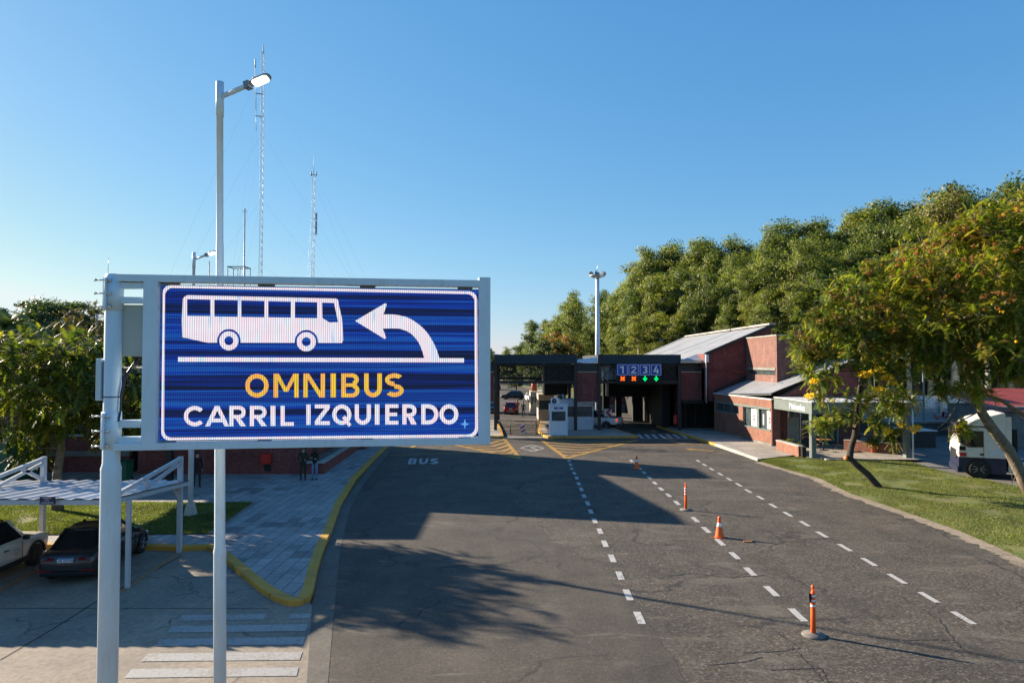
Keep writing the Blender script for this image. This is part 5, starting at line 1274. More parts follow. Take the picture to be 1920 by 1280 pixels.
def car(name, label, cat, loc, rz, paint, L=4.4, W=1.78, Hh=1.46, wb=2.62, wr=.32, shape='sedan', group=None, plate=None, rails=False, clad=False, open_boot=False):
    o = thing(name, label, cat, loc, rz, group); hw = W/2
    # stations along x: (x, z_bottom, z_top(shoulder), half-width)
    xr, xf = -L/2, L/2; belt = Hh*.62 if shape != 'suv' else Hh*.60
    if shape == 'sedan':
        st = [(xr,.42,.62,hw*.78),(xr+.05,.30,belt*.96,hw*.90),(xr+.22,.24,belt+.06,hw*.96),(xr+.75,.20,belt+.06,hw),(0,.18,belt+.01,hw),(xf-1.25,.18,belt-.02,hw),(xf-.55,.20,belt-.12,hw*.96),(xf-.12,.26,belt-.24,hw*.86),(xf,.38,.58,hw*.72)]
        gh = dict(b0=xr+.42, t0=xr+1.12, t1=xf-1.95, b1=xf-1.12)
    elif shape == 'suv':
        st = [(xr,.50,.75,hw*.84),(xr+.05,.36,belt,hw*.92),(xr+.25,.28,belt+.02,hw*.98),(0,.25,belt+.0,hw),(xf-1.2,.25,belt,hw),(xf-.35,.28,belt-.03,hw*.97),(xf-.06,.34,belt-.10,hw*.90),(xf,.46,.80,hw*.82)]
        gh = dict(b0=xr+.08, t0=xr+.42, t1=xf-1.72, b1=xf-1.12)
    else:  # hatch
        st = [(xr,.42,.70,hw*.84),(xr+.05,.32,belt,hw*.92),(xr+.2,.24,belt+.02,hw*.97),(0,.20,belt,hw),(xf-1.0,.20,belt-.02,hw),(xf-.35,.24,belt-.14,hw*.94),(xf-.05,.30,belt-.24,hw*.84),(xf,.42,.6,hw*.75)]
        gh = dict(b0=xr+.10, t0=xr+.55, t1=xf-1.75, b1=xf-.95)
    secs = []
    for x, zb, zt, h in st:
        mid = zb+(zt-zb)*.55
        half = [(h*.86,zb),(h*.97,zb+.07),(h,mid),(h*.985,zt-.10),(h*.93,zt-.02),(h*.80,zt),(0,zt+.02)]
        secs.append([Vector((x,y,z)) for y,z in half] + [Vector((x,-y,z)) for y,z in half[-2::-1]])
    f = MB(); loft(f, secs); b = f.build('body', paint, o, world=False); sb_ = b.modifiers.new('sub','SUBSURF'); sb_.levels = 1; sb_.render_levels = 2
    # greenhouse
    bw, tw_ = hw*.86, hw*.66; zb = belt-.02; zt = Hh
    X = [gh['b0'], gh['t0'], gh['t1'], gh['b1']]; fr_ = [(X[0],bw*.90,zb),(X[1],tw_*.95,zt-.03),((X[1]+X[2])/2,tw_,zt),(X[2],tw_*.97,zt-.035),(X[3],bw*.92,zb)]
    f = MB(); vs = []
    for x, w, z in fr_: vs += [(x,w,z),(x,-w,z)]
    xm = (X[1]+X[2])/2; vs += [(xm,bw,zb),(xm,-bw,zb)]
    f.add(vs, [(0,1,3,2),(2,3,5,4),(4,5,7,6),(6,7,9,8),(0,2,4,10),(10,4,6,8),(1,11,5,3),(11,9,7,5)]); f.build('window', M['glass'], o, world=False)
    rfm_ = MB(); n = 7; sec = []
    for k in range(n):
        t = k/(n-1); x = X[1]-.06+(X[2]-X[1]+.12)*t; dz = -.05*(2*t-1)**2; w = tw_*(1.0-.05*(2*t-1)**2)
        sec.append([Vector((x,y*w,zt+.012+dz-.035*abs(y)**3)) for y in (-1,-.8,-.4,0,.4,.8,1)])
    vs = [p for s_ in sec for p in s_] + [p-Vector((0,0,.04)) for s_ in sec for p in s_]; m7 = 7; N = n*m7
    fs = [(i*m7+j,i*m7+j+1,(i+1)*m7+j+1,(i+1)*m7+j) for i in range(n-1) for j in range(m7-1)]
    rim = [j for j in range(m7)]+[i*m7+m7-1 for i in range(1,n)]+[(n-1)*m7+j for j in range(m7-2,-1,-1)]+[i*m7 for i in range(n-2,0,-1)]
    fs += [(rim[i],rim[(i+1)%len(rim)],rim[(i+1)%len(rim)]+N,rim[i]+N) for i in range(len(rim))]
    rfm_.add(vs, fs, 0, True); rfo = rfm_.build('roof', paint, o, world=False)
    pl = MB()
    for s_ in (-1,1):
        for (xa,wa),(xb,wb_) in (((X[0],bw*.90),(X[1],tw_*.95)),((X[3],bw*.92),(X[2],tw_*.97))): pl.bar((xa,s_*wa,zb),(xb,s_*wb_,zt-.03),.06,.09)
        pl.bar((xm+.1,s_*bw*1.0,zb),(xm+.05,s_*tw_*1.01,zt-.03),.03,.10)
        pl.bar((X[0]+.05,s_*bw*.96,zb+.01),(X[3]-.05,s_*bw*.97,zb+.01),.05,.05)
    pl.build('pillar', paint if shape == 'suv' else paint, o, world=False)
    if rails:
        for s_ in (-1,1): f = MB(); f.tube([(X[1]+.1,s_*tw_*.93,zt),(X[1]+.2,s_*tw_*.93,zt+.07),(X[2]-.3,s_*tw_*.93,zt+.07),(X[2]-.15,s_*tw_*.93,zt)],.022,6); f.build('roof_rail', M['dark'], rfo, world=False)
    for s_ in (-1,1):
        for x in (-wb/2-.02, wb/2-.02):
            wheel_parts(o, x, s_*(hw-.11), wr, .21, s_, M['galv'] if not clad else M['dark'], 5 if shape!='suv' else 7)
            f = MB(); n = 15; ro = wr+ (.10 if clad else .055); yo = s_*(hw-.02)
            pts = [(math.cos(PI*k/(n-1)), math.sin(PI*k/(n-1))) for k in range(n)]
            vs = []
            for cx_, sx_ in pts: vs += [(x+cx_*ro, yo+s_*.03, wr+sx_*ro), (x+cx_*(wr+.015), yo+s_*.035, wr+sx_*(wr+.015)), (x+cx_*(wr+.0), s_*(hw-.25), wr+sx_*(wr+.02)), (x+cx_*ro, s_*(hw-.25), wr+sx_*ro)]
            fs = []
            for k in range(n-1):
                for j in range(3): fs.append((k*4+j,k*4+j+1,k*4+4+j+1,k*4+4+j))
            f.add(vs, fs, 0, True); f.build('wheel_arch', M['rubber'] if clad else M['carblack'], o, world=False)
        if clad:
            f = MB(); f.box2(-wb/2+wr+.05,wb/2-wr-.05,min(s_*(hw-.06),s_*(hw+.012)),max(s_*(hw-.06),s_*(hw+.012)),.26,.40); f.build('sill_cladding', M['rubber'], o, world=False)
        f = MB(); f.box((X[3]-.28,s_*(hw+.06),belt+.04),(.12,.18,.13)); f.build('mirror', paint if not clad else M['dark'], o, world=False, bevel=.03)
        for x in (xm-.62,xm+.42):
            f = MB(); f.box((x,s_*(hw+.006),belt-.17),(.20,.035,.035)); f.build('door_handle', M['dark'] if clad else M['chrome'], o, world=False, bevel=.01)
        for x in (xm+.1, X[3]-.35, X[0]+.75):
            f = MB(); f.box((x,s_*(hw-.003),(belt+.28)/2+.02),(.012,.012,belt-.42)); f.build('door_seam', M['carblack'], o, world=False)
    # lamps
    zl = belt-.13
    for s_ in (-1,1):
        f = MB(); f.extr([(xr+.03,s_*hw*.40,zl-.03),(xr+.06,s_*hw*.80,zl-.05),(xr+.24,s_*hw*.965,zl-.03),(xr+.30,s_*hw*.97,zl+.07),(xr+.07,s_*hw*.80,zl+.08),(xr+.03,s_*hw*.42,zl+.04)], (-.035,0,0)); f.build('tail_light', M['tail'], o, world=False)
        f = MB(); f.extr([(xf-.12,s_*hw*.50,belt-.40),(xf-.22,s_*hw*.86,belt-.38),(xf-.34,s_*hw*.95,belt-.28),(xf-.20,s_*hw*.80,belt-.26),(xf-.10,s_*hw*.50,belt-.30)], (.06,0,0)); f.build('headlight', M['headlamp'], o, world=False)
        f = MB(); f.box((xr+.03,s_*hw*.70,.42),(.05,.36,.05)); f.build('reflector', M['tail'], o, world=False)
    f = MB(); f.box2(xr-.015,xr+.10,-hw*.82,hw*.82,.27,.38); f.build('bumper', M['carblack'], o, world=False, bevel=.02)
    f = MB(); f.box2(xf-.10,xf+.01,-hw*.55,hw*.55,.50,.62); f.box2(xf-.08,xf+.012,-hw*.6,hw*.6,.30,.40); f.build('grille', M['carblack'], o, world=False, bevel=.01)
    f = MB(); f.box2(xr-.03,xr+.02,-.21,.21,.66,.78); plt = f.build('number_plate', M['white2'], o, world=False)
    f = MB(); f.box2(xr-.034,xr-.03,-.21,.21,.758,.78); f.build('plate_header', M['blue'], plt, world=False)
    if plate:
        MXp = WM[o.name] @ Matrix(((0,0,-1,xr-.034),(-1,0,0,.175),(0,1,0,.68),(0,0,0,1)))
        text_obj('plate_characters', plate, .092, M['dark2'], plt, MXp, .002)
    return o
sd_c = Vector((-13.05, 21.95, 0))
car('sedan', 'dark graphite sedan parked nose-in under the carport beside the white SUV, number plate towards us', 'car', sd_c, R(97), M['cargrey'], 4.15, 1.66, 1.40, 2.55, .31, 'sedan', 'cars parked under the carport', 'AE 277 KD')
sv = car('off_road_car', 'white SUV with black wheel arches and roof rails at the left edge', 'car', (-15.85, 20.75, 0), R(92), M['carsand'], 3.9, 1.74, 1.62, 2.35, .34, 'suv', 'cars parked under the carport', None, True, True)
f = MB(); f.lathe([(.13,0),(.13,.004),(.10,.006),(.001,.006)], 8, 0, (.25,-.876,.66), Matrix.Rotation(PI/2,3,'X')); f.build('door_emblem', M['pale_grey'], sv, world=False)
car('red_hatchback', 'red hatchback stopped in the open toll lane beyond the striped barrier', 'car', (-.1,85.3,0), R(88), M['carred'], 3.9, 1.7, 1.5, 2.45, .3, 'hatch', 'cars beyond the toll')
car('dark_car', 'dark car facing us beside the red hatchback beyond the toll', 'car', (-2.6,87,0), R(-92), M['carblack'], 4.2, 1.75, 1.48, 2.5, .31, 'hatch', 'cars beyond the toll')
car('dark_car', 'dark car crossing the road well beyond the red hatchback, with sunlit windscreen', 'car', (.2,118,0), R(170), M['carblack'], 4.3, 1.78, 1.48, 2.6, .32, 'sedan', 'cars beyond the toll')
car('dark_car', 'farthest dark car on the road beyond the toll at the edge of the black column', 'car', (-3.6,158,0), R(95), M['carblack'], 4.3, 1.78, 1.6, 2.6, .32, 'suv', 'cars beyond the toll')
car('silver_car', 'pale car far behind, half hidden by the cream booth beyond the open lane', 'car', (3.1,112,0), R(100), M['carwhite'], 4.2, 1.75, 1.48, 2.6, .32, 'hatch', 'cars beyond the toll')
# ---- pickup
pu = thing('pickup_truck', 'white pickup truck turning behind the black columns, one red tail light lit towards us', 'pickup', (7.95,66.6,0), R(152))
L, hw = 5.1, .90
secs = []
for x, zb, zt, h in ((-2.55,.55,1.08,hw*.97),(-2.45,.50,1.12,hw),(-.7,.48,1.12,hw),(-.6,.42,1.12,hw),(1.2,.42,1.12,hw),(2.2,.44,1.06,hw*.97),(2.5,.5,.98,hw*.9),(2.55,.6,.85,hw*.85)):
    half = [(h*.9,zb),(h,zb+.08),(h,zt-.15),(h*.97,zt-.02),(h*.9,zt),(0,zt+.01)]
    secs.append([Vector((x,y,z)) for y,z in half]+[Vector((x,-y,z)) for y,z in half[-2::-1]])
f = MB(); loft(f, secs); f.build('body', M['carwhite'], pu, world=False)
f = MB(); f.box2(-2.42,-.75,-hw*.85,hw*.85,1.125,1.16); f.build('load_cover', M['rubber'], pu, world=False)
fr_ = [(-.72,.80,1.10),(-.55,.66,1.72),(.3,.68,1.76),(.75,.66,1.72),(1.45,.80,1.08)]
f = MB(); vs = []
for x,w,z in fr_: vs += [(x,w,z),(x,-w,z)]
vs += [(.3,.82,1.10),(.3,-.82,1.10)]
f.add(vs, [(0,1,3,2),(2,3,5,4),(4,5,7,6),(6,7,9,8),(0,2,4,10),(10,4,6,8),(1,11,5,3),(11,9,7,5)]); f.build('window', M['glass'], pu, world=False)
f = MB(); f.extr([(-.6,-.68,1.725),(.78,-.68,1.725),(.78,.68,1.725),(-.6,.68,1.725)], (0,0,.05)); f.build('roof', M['carwhite'], pu, world=False, bevel=.02)
f = MB()
for s_ in (-1,1):
    f.bar((-.72,s_*.8,1.10),(-.55,s_*.67,1.73),.06,.12); f.bar((.2,s_*.82,1.10),(.2,s_*.68,1.74),.04,.10); f.bar((1.42,s_*.8,1.1),(.75,s_*.67,1.73),.06,.07)
    f.bar((-.75,s_*.70,1.14),(-1.9,s_*.72,1.15),.06,.06); f.bar((-.6,s_*.66,1.70),(-1.9,s_*.72,1.15),.05,.06)
f.build('pillar', M['carwhite'], pu, world=False)
M['tail_on'] = emat('lit_tail_light', (1.0,.10,.04), .3)
for s_ in (-1,1):
    f = MB(); f.box((-2.53,s_*.80,.93),(.10,.18,.30)); f.build('tail_light', M['tail_on'] if s_ > 0 else M['tail'], pu, world=False, bevel=.02)
    for x in (-1.55,1.55): wheel_parts(pu, x, s_*.80, .37, .25, s_, M['galv'], 6)
    for x in (-1.55,1.55):
        f = MB(); n = 13; vs = []
        for k in range(n):
            a = PI*k/(n-1); vs += [(x+math.cos(a)*.47,s_*.915,.37+math.sin(a)*.47),(x+math.cos(a)*.385,s_*.92,.37+math.sin(a)*.385)]
        f.add(vs,[(2*k,2*k+1,2*k+3,2*k+2) for k in range(n-1)]); f.build('wheel_arch', M['rubber'], pu, world=False)
f = MB(); f.box2(-2.66,-2.5,-.85,.85,.44,.58); f.build('bumper', M['dark'], pu, world=False, bevel=.02)
f = MB(); f.box2(-2.565,-2.545,-.1,.1,.95,1.03); f.build('tailgate_handle', M['dark'], pu, world=False)
f = MB(); f.box2(-2.675,-2.66,-.2,.2,.47,.57); f.build('number_plate', M['white2'], pu, world=False)
# ---- semi truck, facing -x
tr = thing('lorry', 'white lorry cab with dark blue skirts facing left in the shaded yard', 'lorry', (26.6,38.9,0), R(157))
# local: +x forward
def tb(name, x0,x1,y0,y1,z0,z1, m, par=None, bv=.03): f = MB(); f.box2(x0,x1,y0,y1,z0,z1); return f.build(name, m, par or tr, world=False, bevel=bv)
prof = [(1.45,1.12),(1.50,1.35),(1.42,1.95),(1.28,2.65),(1.05,2.98),(.65,3.25),(-.55,3.62),(-.75,3.62),(-.75,1.12)]
f = MB(); f.extr([(x,1.22,z) for x,z in prof], (0,-2.44,0)); cab = f.build('cab', M['carwhite'], tr, world=False, bevel=.06)
tb('skirt', -.75,1.47,-1.21,1.21,.28,1.12, M['truckblue']); tb('bumper', 1.30,1.53,-1.21,1.21,.28,.62, M['truckblue'])
for s_ in (-1,1):
    f = MB(); ys = s_*1.225; q = [(1.30,1.86),(1.13,2.60),(.28,2.60),(.28,1.72),(1.0,1.68)]; f.extr([(x,ys,z) for x,z in q], (0,s_*.012,0)); f.build('window', M['glass'], cab, world=False)
    f = MB(); f.box((.36,s_*1.235,1.32),(.16,.03,.1)); f.build('door_handle', M['dark'], cab, world=False)
    f = MB(); f.box2(.27,.285,min(s_*1.222,s_*1.235),max(s_*1.222,s_*1.235),.98,2.6); f.build('door_seam', M['dark'], cab, world=False)
    f = MB(); f.box((1.36,s_*1.44,2.25),(.22,.24,.62)); f.bar((1.2,s_*1.2,2.5),(1.3,s_*1.42,2.5),.04,.04); f.build('mirror', M['dark'], cab, world=False)
    f = MB(); f.box((1.27,s_*1.232,1.62),(.30,.02,.22)); f.build('vent_grille', M['dark2'], cab, world=False)
    f = MB(); f.box((1.24,s_*1.232,1.28),(.32,.02,.20)); f.build('side_badge', M['signred'], cab, world=False)
    f = MB(); f.box((-.28,s_*1.232,1.40),(.62,.02,.34)); f.build('locker_door', M['white2'], cab, world=False, bevel=.01)
    f = MB(); f.extr([(-.76,s_*1.15,1.15),(-1.02,s_*1.2,1.15),(-1.02,s_*1.2,3.40),(-.76,s_*1.15,3.40)], (0,-s_*.05,0)); f.build('side_deflector', M['carwhite'], tr, world=False)
    wheel_parts(tr, .52, s_*1.10, .50, .32, s_, M['galv'], 10)
    for x in (-2.9,): wheel_parts(tr, x, s_*.95, .50, .5, s_, M['galv'], 10)
f = MB(); f.extr([(1.30,1.1,2.02),(1.30,-1.1,2.02),(1.17,-1.05,2.72),(1.17,1.05,2.72)], (.10,0,0)); f.build('windscreen', M['glass'], cab, world=False)
f = MB(); f.box((1.22,0,2.86),(.42,2.2,.05)); f.build('sun_visor', M['dark'], cab, world=False)
tb('grille', 1.40,1.52,-.8,.8,1.0,1.5, M['dark'], cab); tb('chassis', -5,-.7,-.45,.45,.62,.92, M['dark']); tb('exhaust_stack', -1.35,-1.12,-.9,.9,1.0,2.7, M['dark2']); tb('fuel_tank', -2.1,-.85,-1.15,-.55,.4,.95, M['galv']); tb('fuel_tank', -2.1,-.85,.55,1.15,.4,.95, M['galv'])
f = MB(); n = 12; vs = []
for k in range(n): a = PI*k/(n-1); vs.append((.52+math.cos(a)*.62,1.215,.30+math.sin(a)*.80))
f.extr(vs, (0,-2.43,0)); f.build('wheel_arch', M['dark2'], tr, world=False)
M['trailergrey'] = pmat('trailer_sheet', (.20,.205,.21), .5, .1, .2, 1.5, dirt=(.13,.12,.1))
tl = thing('trailer', 'pale grey box trailer behind the lorry cab at the right edge', 'trailer', (32.9,35.0,0), R(148))
f = MB(); f.box2(-6,4.2,-1.2,1.2,1.25,3.35); f.build('body', M['trailergrey'], tl, world=False, bevel=.03)
f = MB(); f.box2(-6,4.4,-.5,.5,.85,1.15); f.build('chassis', M['dark'], tl, world=False)
for x in (-3,-4.3):
    for s_ in (-1,1): wheel_parts(tl, x, s_*1.0, .5, .4, s_, M['galv'], 8)
rg = thing('red_gate_frame', 'red steel lattice frame standing beside the trailer at the right edge', 'frame', (29.0,36.8,0))
f = MB(); y = 36.8
for x in (28.4,30.3): f.bar((x,y,.0),(x,y,3.1),.09,.09)
for z in (1.4,3.0): f.bar((28.4,y,z),(30.3,y,z),.09,.09)
f.bar((28.45,y,1.45),(30.2,y,2.95),.07,.07); f.bar((28.45,y,2.95),(30.2,y,1.45),.07,.07)
f.build('lattice', M['rust'], rg)
# ---- yard background
sh = thing('yard_shed_wall', 'pale corrugated metal wall standing on a grey concrete base across the yard', 'wall', (44,72,0))
f = MB(); f.box2(39,62,72,72.08,1.55,2.85); f.build('corrugated_sheet', M['corr'], sh); f = MB(); f.box2(39,62,71.9,72.15,.0,1.549); f.build('concrete_base', M['concrete'], sh)
f = MB()
for x in (41.6,44.5,47.6,51): f.box2(x,x+.25,71.6,71.85,.9,2.9)
f.build('post', M['cream'], sh)
rw = thing('loading_platform', 'dark retaining wall of a raised loading platform with a pale top edge', 'platform', (38,60,0))
f = MB(); f.box2(32.2,60,60,72,0,1.05); f.build('retaining_wall', M['concrete_d'], rw); f = MB(); f.box2(32.1,60.1,59.9,60.5,1.051,1.25); f.build('edge_beam', M['concrete'], rw)
dk = thing('dark_bin_store', 'low charcoal bin store with a flat pale roof in the yard behind the terrace column', 'store', (30.3,52,0))
f = MB(); f.box2(28.9,31.6,51.5,53.8,0,1.22); f.build('body', M['charcoal'], dk); f = MB(); f.box2(28.8,31.7,51.4,53.9,1.22,1.30); f.build('roof', M['pale_grey'], dk)
rs = thing('red_shed', 'long red corrugated shed behind the lorry at the right edge', 'shed', (42,52,0))
f = MB(); f.box2(36,56,52,57,0,3.0); f.build('wall', M['concrete_d'], rs); f = MB(); f.add([(35.6,51.5,2.7),(56.4,51.5,2.7),(56.4,57.5,4.2),(35.6,57.5,4.2)],[(0,1,2,3)]); f.build('roof', M['corr_r'], rs)
rr = random.Random(4); f = MB()
for k in range(70):
    p = Vector((rr.gauss(42.5,1.5), rr.uniform(63,65.5), 1.08+abs(rr.gauss(0,.28)))); f.box(p, (rr.uniform(.3,1.2),rr.uniform(.08,.25),rr.uniform(.06,.2)), 0, Matrix.Rotation(rr.uniform(0,PI),3,'Z') @ Matrix.Rotation(rr.uniform(-.6,.6),3,'Y'))
tag(f.build('rubble_heap', M['rust'], origin=(42.5,64,1.06)), 'heap of reddish rubble and timber on the raised platform', 'rubble heap', kind='stuff')
f = MB(); fp = AT(1735,790,60.5); f.lathe([(.10,0),(.06,fp.z*0+7.3),(.09,7.32),(.001,7.4)], 10, 0, (fp.x,60.7,0)); tag(f.build('flag_pole', M['white2'], origin=(fp.x,60.7,0)), 'thin white pole rising from the yard behind the flowering tree', 'pole')
# terracotta pot
ppos = Vector((24.9,47.5,.16)); pot = thing('plant_pot', 'terracotta pot with a leafy plant at the back of the terrace under the yellow flowers', 'plant pot', ppos)
f = MB(); f.lathe([(.17,0),(.25,.42),(.28,.42),(.28,.50),(.24,.50),(.22,.44),(.001,.44)], 18, 0, ppos); f.build('pot', M['terracotta'], pot)
# ================================================================== PEOPLE
def person(label, loc, rz, joints, regions, mats, scale=1.0, group=None, hair=None, hood=False):
    """one continuous skinned body grown from a joint skeleton; faces coloured by the nearest bone"""
    o = thing('person', label, 'person', loc, rz, group)
    V, E, Rr, T = [], [], [], []
    idx = {}
    def add(nm, p, r, par, reg):
        idx[nm] = len(V); V.append(Vector(p)*scale); Rr.append(r*scale); T.append(reg)
        if par is not None: E.append((idx[par], idx[nm]))
    for j in joints: add(*j)
    me = bpy.data.meshes.new('person_skeleton'); me.from_pydata(V, E, []); me.update()
    t = bpy.data.objects.new('tmp_person', me); COL.objects.link(t)
    m = t.modifiers.new('skin', 'SKIN'); m.use_smooth_shade = True; m.branch_smoothing = .3
    for i, r in enumerate(Rr):
        d = me.skin_vertices[0].data[i]; d.radius = r if isinstance(r, tuple) else (r, r); d.use_root = (i == 0)
    s = t.modifiers.new('sub', 'SUBSURF'); s.levels = 1; s.render_levels = 1
    dg = bpy.context.evaluated_depsgraph_get(); bm_ = bpy.data.meshes.new_from_object(t.evaluated_get(dg)); bpy.data.objects.remove(t)
    bm_.materials.clear()
    keys = list(mats); 
    for k in keys: bm_.materials.append(mats[k])
    for p in bm_.polygons:
        c = p.center; best = None
        for a, b in E:
            A, B = V[a], V[b]; ab = B-A; f = max(0, min(1, (c-A).dot(ab)/max(1e-9, ab.length_squared))); d = (c-(A+ab*f)).length - min(Rr[a], Rr[b])*.8
            if best is None or d < best[0]: best = (d, T[b])
        p.material_index = keys.index(best[1]); p.use_smooth = True
    body = bpy.data.objects.new('body', bm_); COL.objects.link(body); body.parent = o; WM[body.name] = WM[o.name]
    hd = V[idx['head']]
    if hair:
        f = MB(); prof = []
        for k in range(9):
            a = PI*k/8; prof.append((max(.001,.112*scale*math.sin(a)), .13*scale*math.cos(a)))
        f.lathe([(r_, z_) for r_, z_ in prof[:6]] + ([(.125*scale,-.16*scale),(.10*scale,-.24*scale)] if hood else []), 14, 0, hd+Vector((-.025*scale,0,.05*scale)))
        f.build('hair', hair, o, world=False)
    # face: eyes, nose, mouth
    for s_ in (-1,1):
        f = MB(); f.lathe([(.001,-.012),(.012,0),(.001,.012)],8,0,hd+Vector((.083,s_*.032,.03))*scale); f.build('eye', M['dark2'], o, world=False)
    f = MB(); f.lathe([(.001,.03),(.012,.0),(.016,-.012),(.001,-.02)],8,0,hd+Vector((.098,0,.005))*scale); f.build('nose', mats['skin'], o, world=False)
    f = MB(); f.box(hd+Vector((.088,0,-.045))*scale,(.012,.042,.008)); f.build('mouth', M['lips'], o, world=False)
    return o
M['skin'] = pmat('skin', (.42,.24,.17), .55, 0, .1); M['lips'] = pmat('lips', (.30,.10,.09), .5)
M['jeans'] = pmat('jeans', (.13,.21,.36), .85, 0, .2, 9); M['blackcloth'] = pmat('black_cloth', (.012,.012,.015), .85, 0, .3, 9); M['olive'] = pmat('olive_uniform', (.022,.030,.020), .85, 0, .3, 8)
M['redcloth'] = pmat('red_cloth', (.26,.03,.025), .8, 0, .2, 9); M['greycloth'] = pmat('grey_cloth', (.16,.16,.17), .85, 0, .2, 9); M['boot'] = pmat('boot', (.012,.011,.011), .6, 0, .2); M['hair'] = pmat('dark_hair', (.010,.008,.007), .5, 0, .3, 12)
def hand(js, pre, wrist, d, n, side):
    """palm plus four fingers and a thumb from a wrist joint name; d = pointing direction, n = palm width direction"""
    d = Vector(d).normalized(); n = Vector(n).normalized(); pos = {j[0]: Vector(j[1]) for j in js}; w = pos[wrist]
    js.append((pre+'palm', w+d*.07, .026, wrist, 'skin'))
    for k, (off, ln) in enumerate(((-.030,.075),(-.010,.085),(.010,.08),(.029,.062))):
        a = w+d*.10+n*off; js.append((pre+'k%d'%k, a, .010, pre+'palm', 'skin')); js.append((pre+'f%d'%k, a+d*ln*.8+Vector((.02,0,-.004)), .008, pre+'k%d'%k, 'skin'))
    js.append((pre+'t0', w+d*.05-n*.045, .011, pre+'palm', 'skin')); js.append((pre+'t1', w+d*.085-n*.06, .009, pre+'t0', 'skin'))
def base(top, legs, foot, stride=0.0, lean=0.0):
    j = [('pelvis',(0,0,.93),.135,None,legs),('waist',(0,0,1.06),.125,'pelvis',top),('chest',(.01+lean*.5,0,1.26),.15,'waist',top),('neckb',(.0+lean,0,1.42),.085,'chest',top),('neck',(.01+lean,0,1.49),.055,'neckb','skin'),('head0',(.02+lean,0,1.56),.078,'neck','skin'),('head',(.025+lean,0,1.63),.098,'head0','skin'),('crown',(.015+lean,0,1.70),.085,'head','skin')]
    for s_, n_ in ((1,'l'),(-1,'r')):
        q = s_*stride
        j += [(n_+'hip',(0,s_*.10,.88),.095,'pelvis',legs),(n_+'knee',(.5*q+.03,s_*.11,.49),.062,n_+'hip',legs),(n_+'ankle',(q-.02,s_*.11,.10),.045,n_+'knee',legs),(n_+'heel',(q-.05,s_*.11,.045),.042,n_+'ankle',foot),(n_+'toe',(q+.14,s_*.125,.035),.036,n_+'heel',foot)]
        j += [(n_+'sho',(lean*.9,s_*.17,1.39),.066,'neckb',top)]
    return j
def arms_down(j, top, swing=0.0):
    for s_, n_ in ((1,'l'),(-1,'r')):
        j += [(n_+'elb',(-.02-s_*swing*.5,s_*.235,1.12),.047,n_+'sho',top),(n_+'wri',(.06-s_*swing,s_*.25,.87),.031,n_+'elb',top)]
        hand(j, n_, n_+'wri', (.15,0,-1), (1,0,0), s_)
    return j
def arms_cross(j, top):
    for s_, n_ in ((1,'l'),(-1,'r')):
        j += [(n_+'elb',(.05,s_*.235,1.13),.047,n_+'sho',top),(n_+'wri',(.215,-s_*.03+.0,1.20+s_*.03),.031,n_+'elb',top)]
        hand(j, n_, n_+'wri', (.05,-s_*1,.15), (0,.1,1), s_)
    return j
def arms_front(j, top):
    for s_, n_ in ((1,'l'),(-1,'r')):
        j += [(n_+'elb',(.03,s_*.25,1.13),.047,n_+'sho',top),(n_+'wri',(.24,s_*.12,1.10),.031,n_+'elb',top)]
        hand(j, n_, n_+'wri', (1,-s_*.3,.1), (0,0,1), s_)
    return j
cl = lambda top, leg: {'skin': M['skin'], 'top': M[top], 'legs': M[leg], 'foot': M['boot']}
p = G(590,899,.147); j = base('top','legs','foot',.0); arms_cross(j,'top')
person('woman in a black jacket and blue jeans standing by the planter wall, arms folded', p, R(-95), j, None, cl('blackcloth','jeans'), .96, 'people by the planter wall', M['hair'], True)
p = G(568,899.5,.147); j = base('top','legs','foot',.02); arms_front(j,'top')
person('person in a dark olive uniform and boots standing beside the woman in jeans', p, R(-75), j, None, cl('olive','olive'), 1.0, 'people by the planter wall', M['hair'])
p = G(369,912,.147); j = base('top','legs','foot',.22,.03); arms_down(j,'top',.15)
person('person in dark clothes walking in the shade just right of the farther lamp pole', p, R(-60), j, None, cl('blackcloth','blackcloth'), 1.0, None, M['hair'])
p = G(970,777); j = base('top','legs','foot',.05); arms_front(j,'top')
person('person in a red top and grey trousers standing at the back of the red hatchback', p, R(80), j, None, cl('redcloth','greycloth'), 1.02, 'people beyond the toll', M['hair'])
p = G(981,781); j = base('top','legs','foot',.16); arms_down(j,'top',.1)
person('person in black walking beside the cream booth near the red hatchback', p, R(-100), j, None, cl('blackcloth','blackcloth'), 1.02, 'people beyond the toll', M['hair'])
# ================================================================== FOLIAGE
def rdir(r, n):
    v = r.normal(size=(n,3)); return v/np.linalg.norm(v, axis=1, keepdims=True)
def unit(v): return v/np.maximum(1e-9, np.linalg.norm(v, axis=1, keepdims=True))
def clump_points(r, clumps, dens, shell=.5):
    """points and outward normals spread through the outer part of each ellipsoid clump, with lumpy outline"""
    P, N = [], []
    for c, rad in clumps:
        rad = np.array(rad if hasattr(rad, '__len__') else (rad, rad, rad*.8)); n = int(dens*rad[0]*rad[1]*(.8+.4*r.random()))
        d = rdir(r, n); ph = r.uniform(0, 6, 3)
        lump = 1 + .22*np.sin(d[:,0]*5+ph[0])*np.sin(d[:,1]*5+ph[1]) + .15*np.sin(d[:,2]*7+ph[2]) + r.normal(0,.07,n)
        q = (shell + (1-shell)*r.random(n)**.6)*lump
        P.append(np.array(c) + d*rad*q[:,None]); N.append(unit(d/rad))
    return np.concatenate(P), np.concatenate(N)
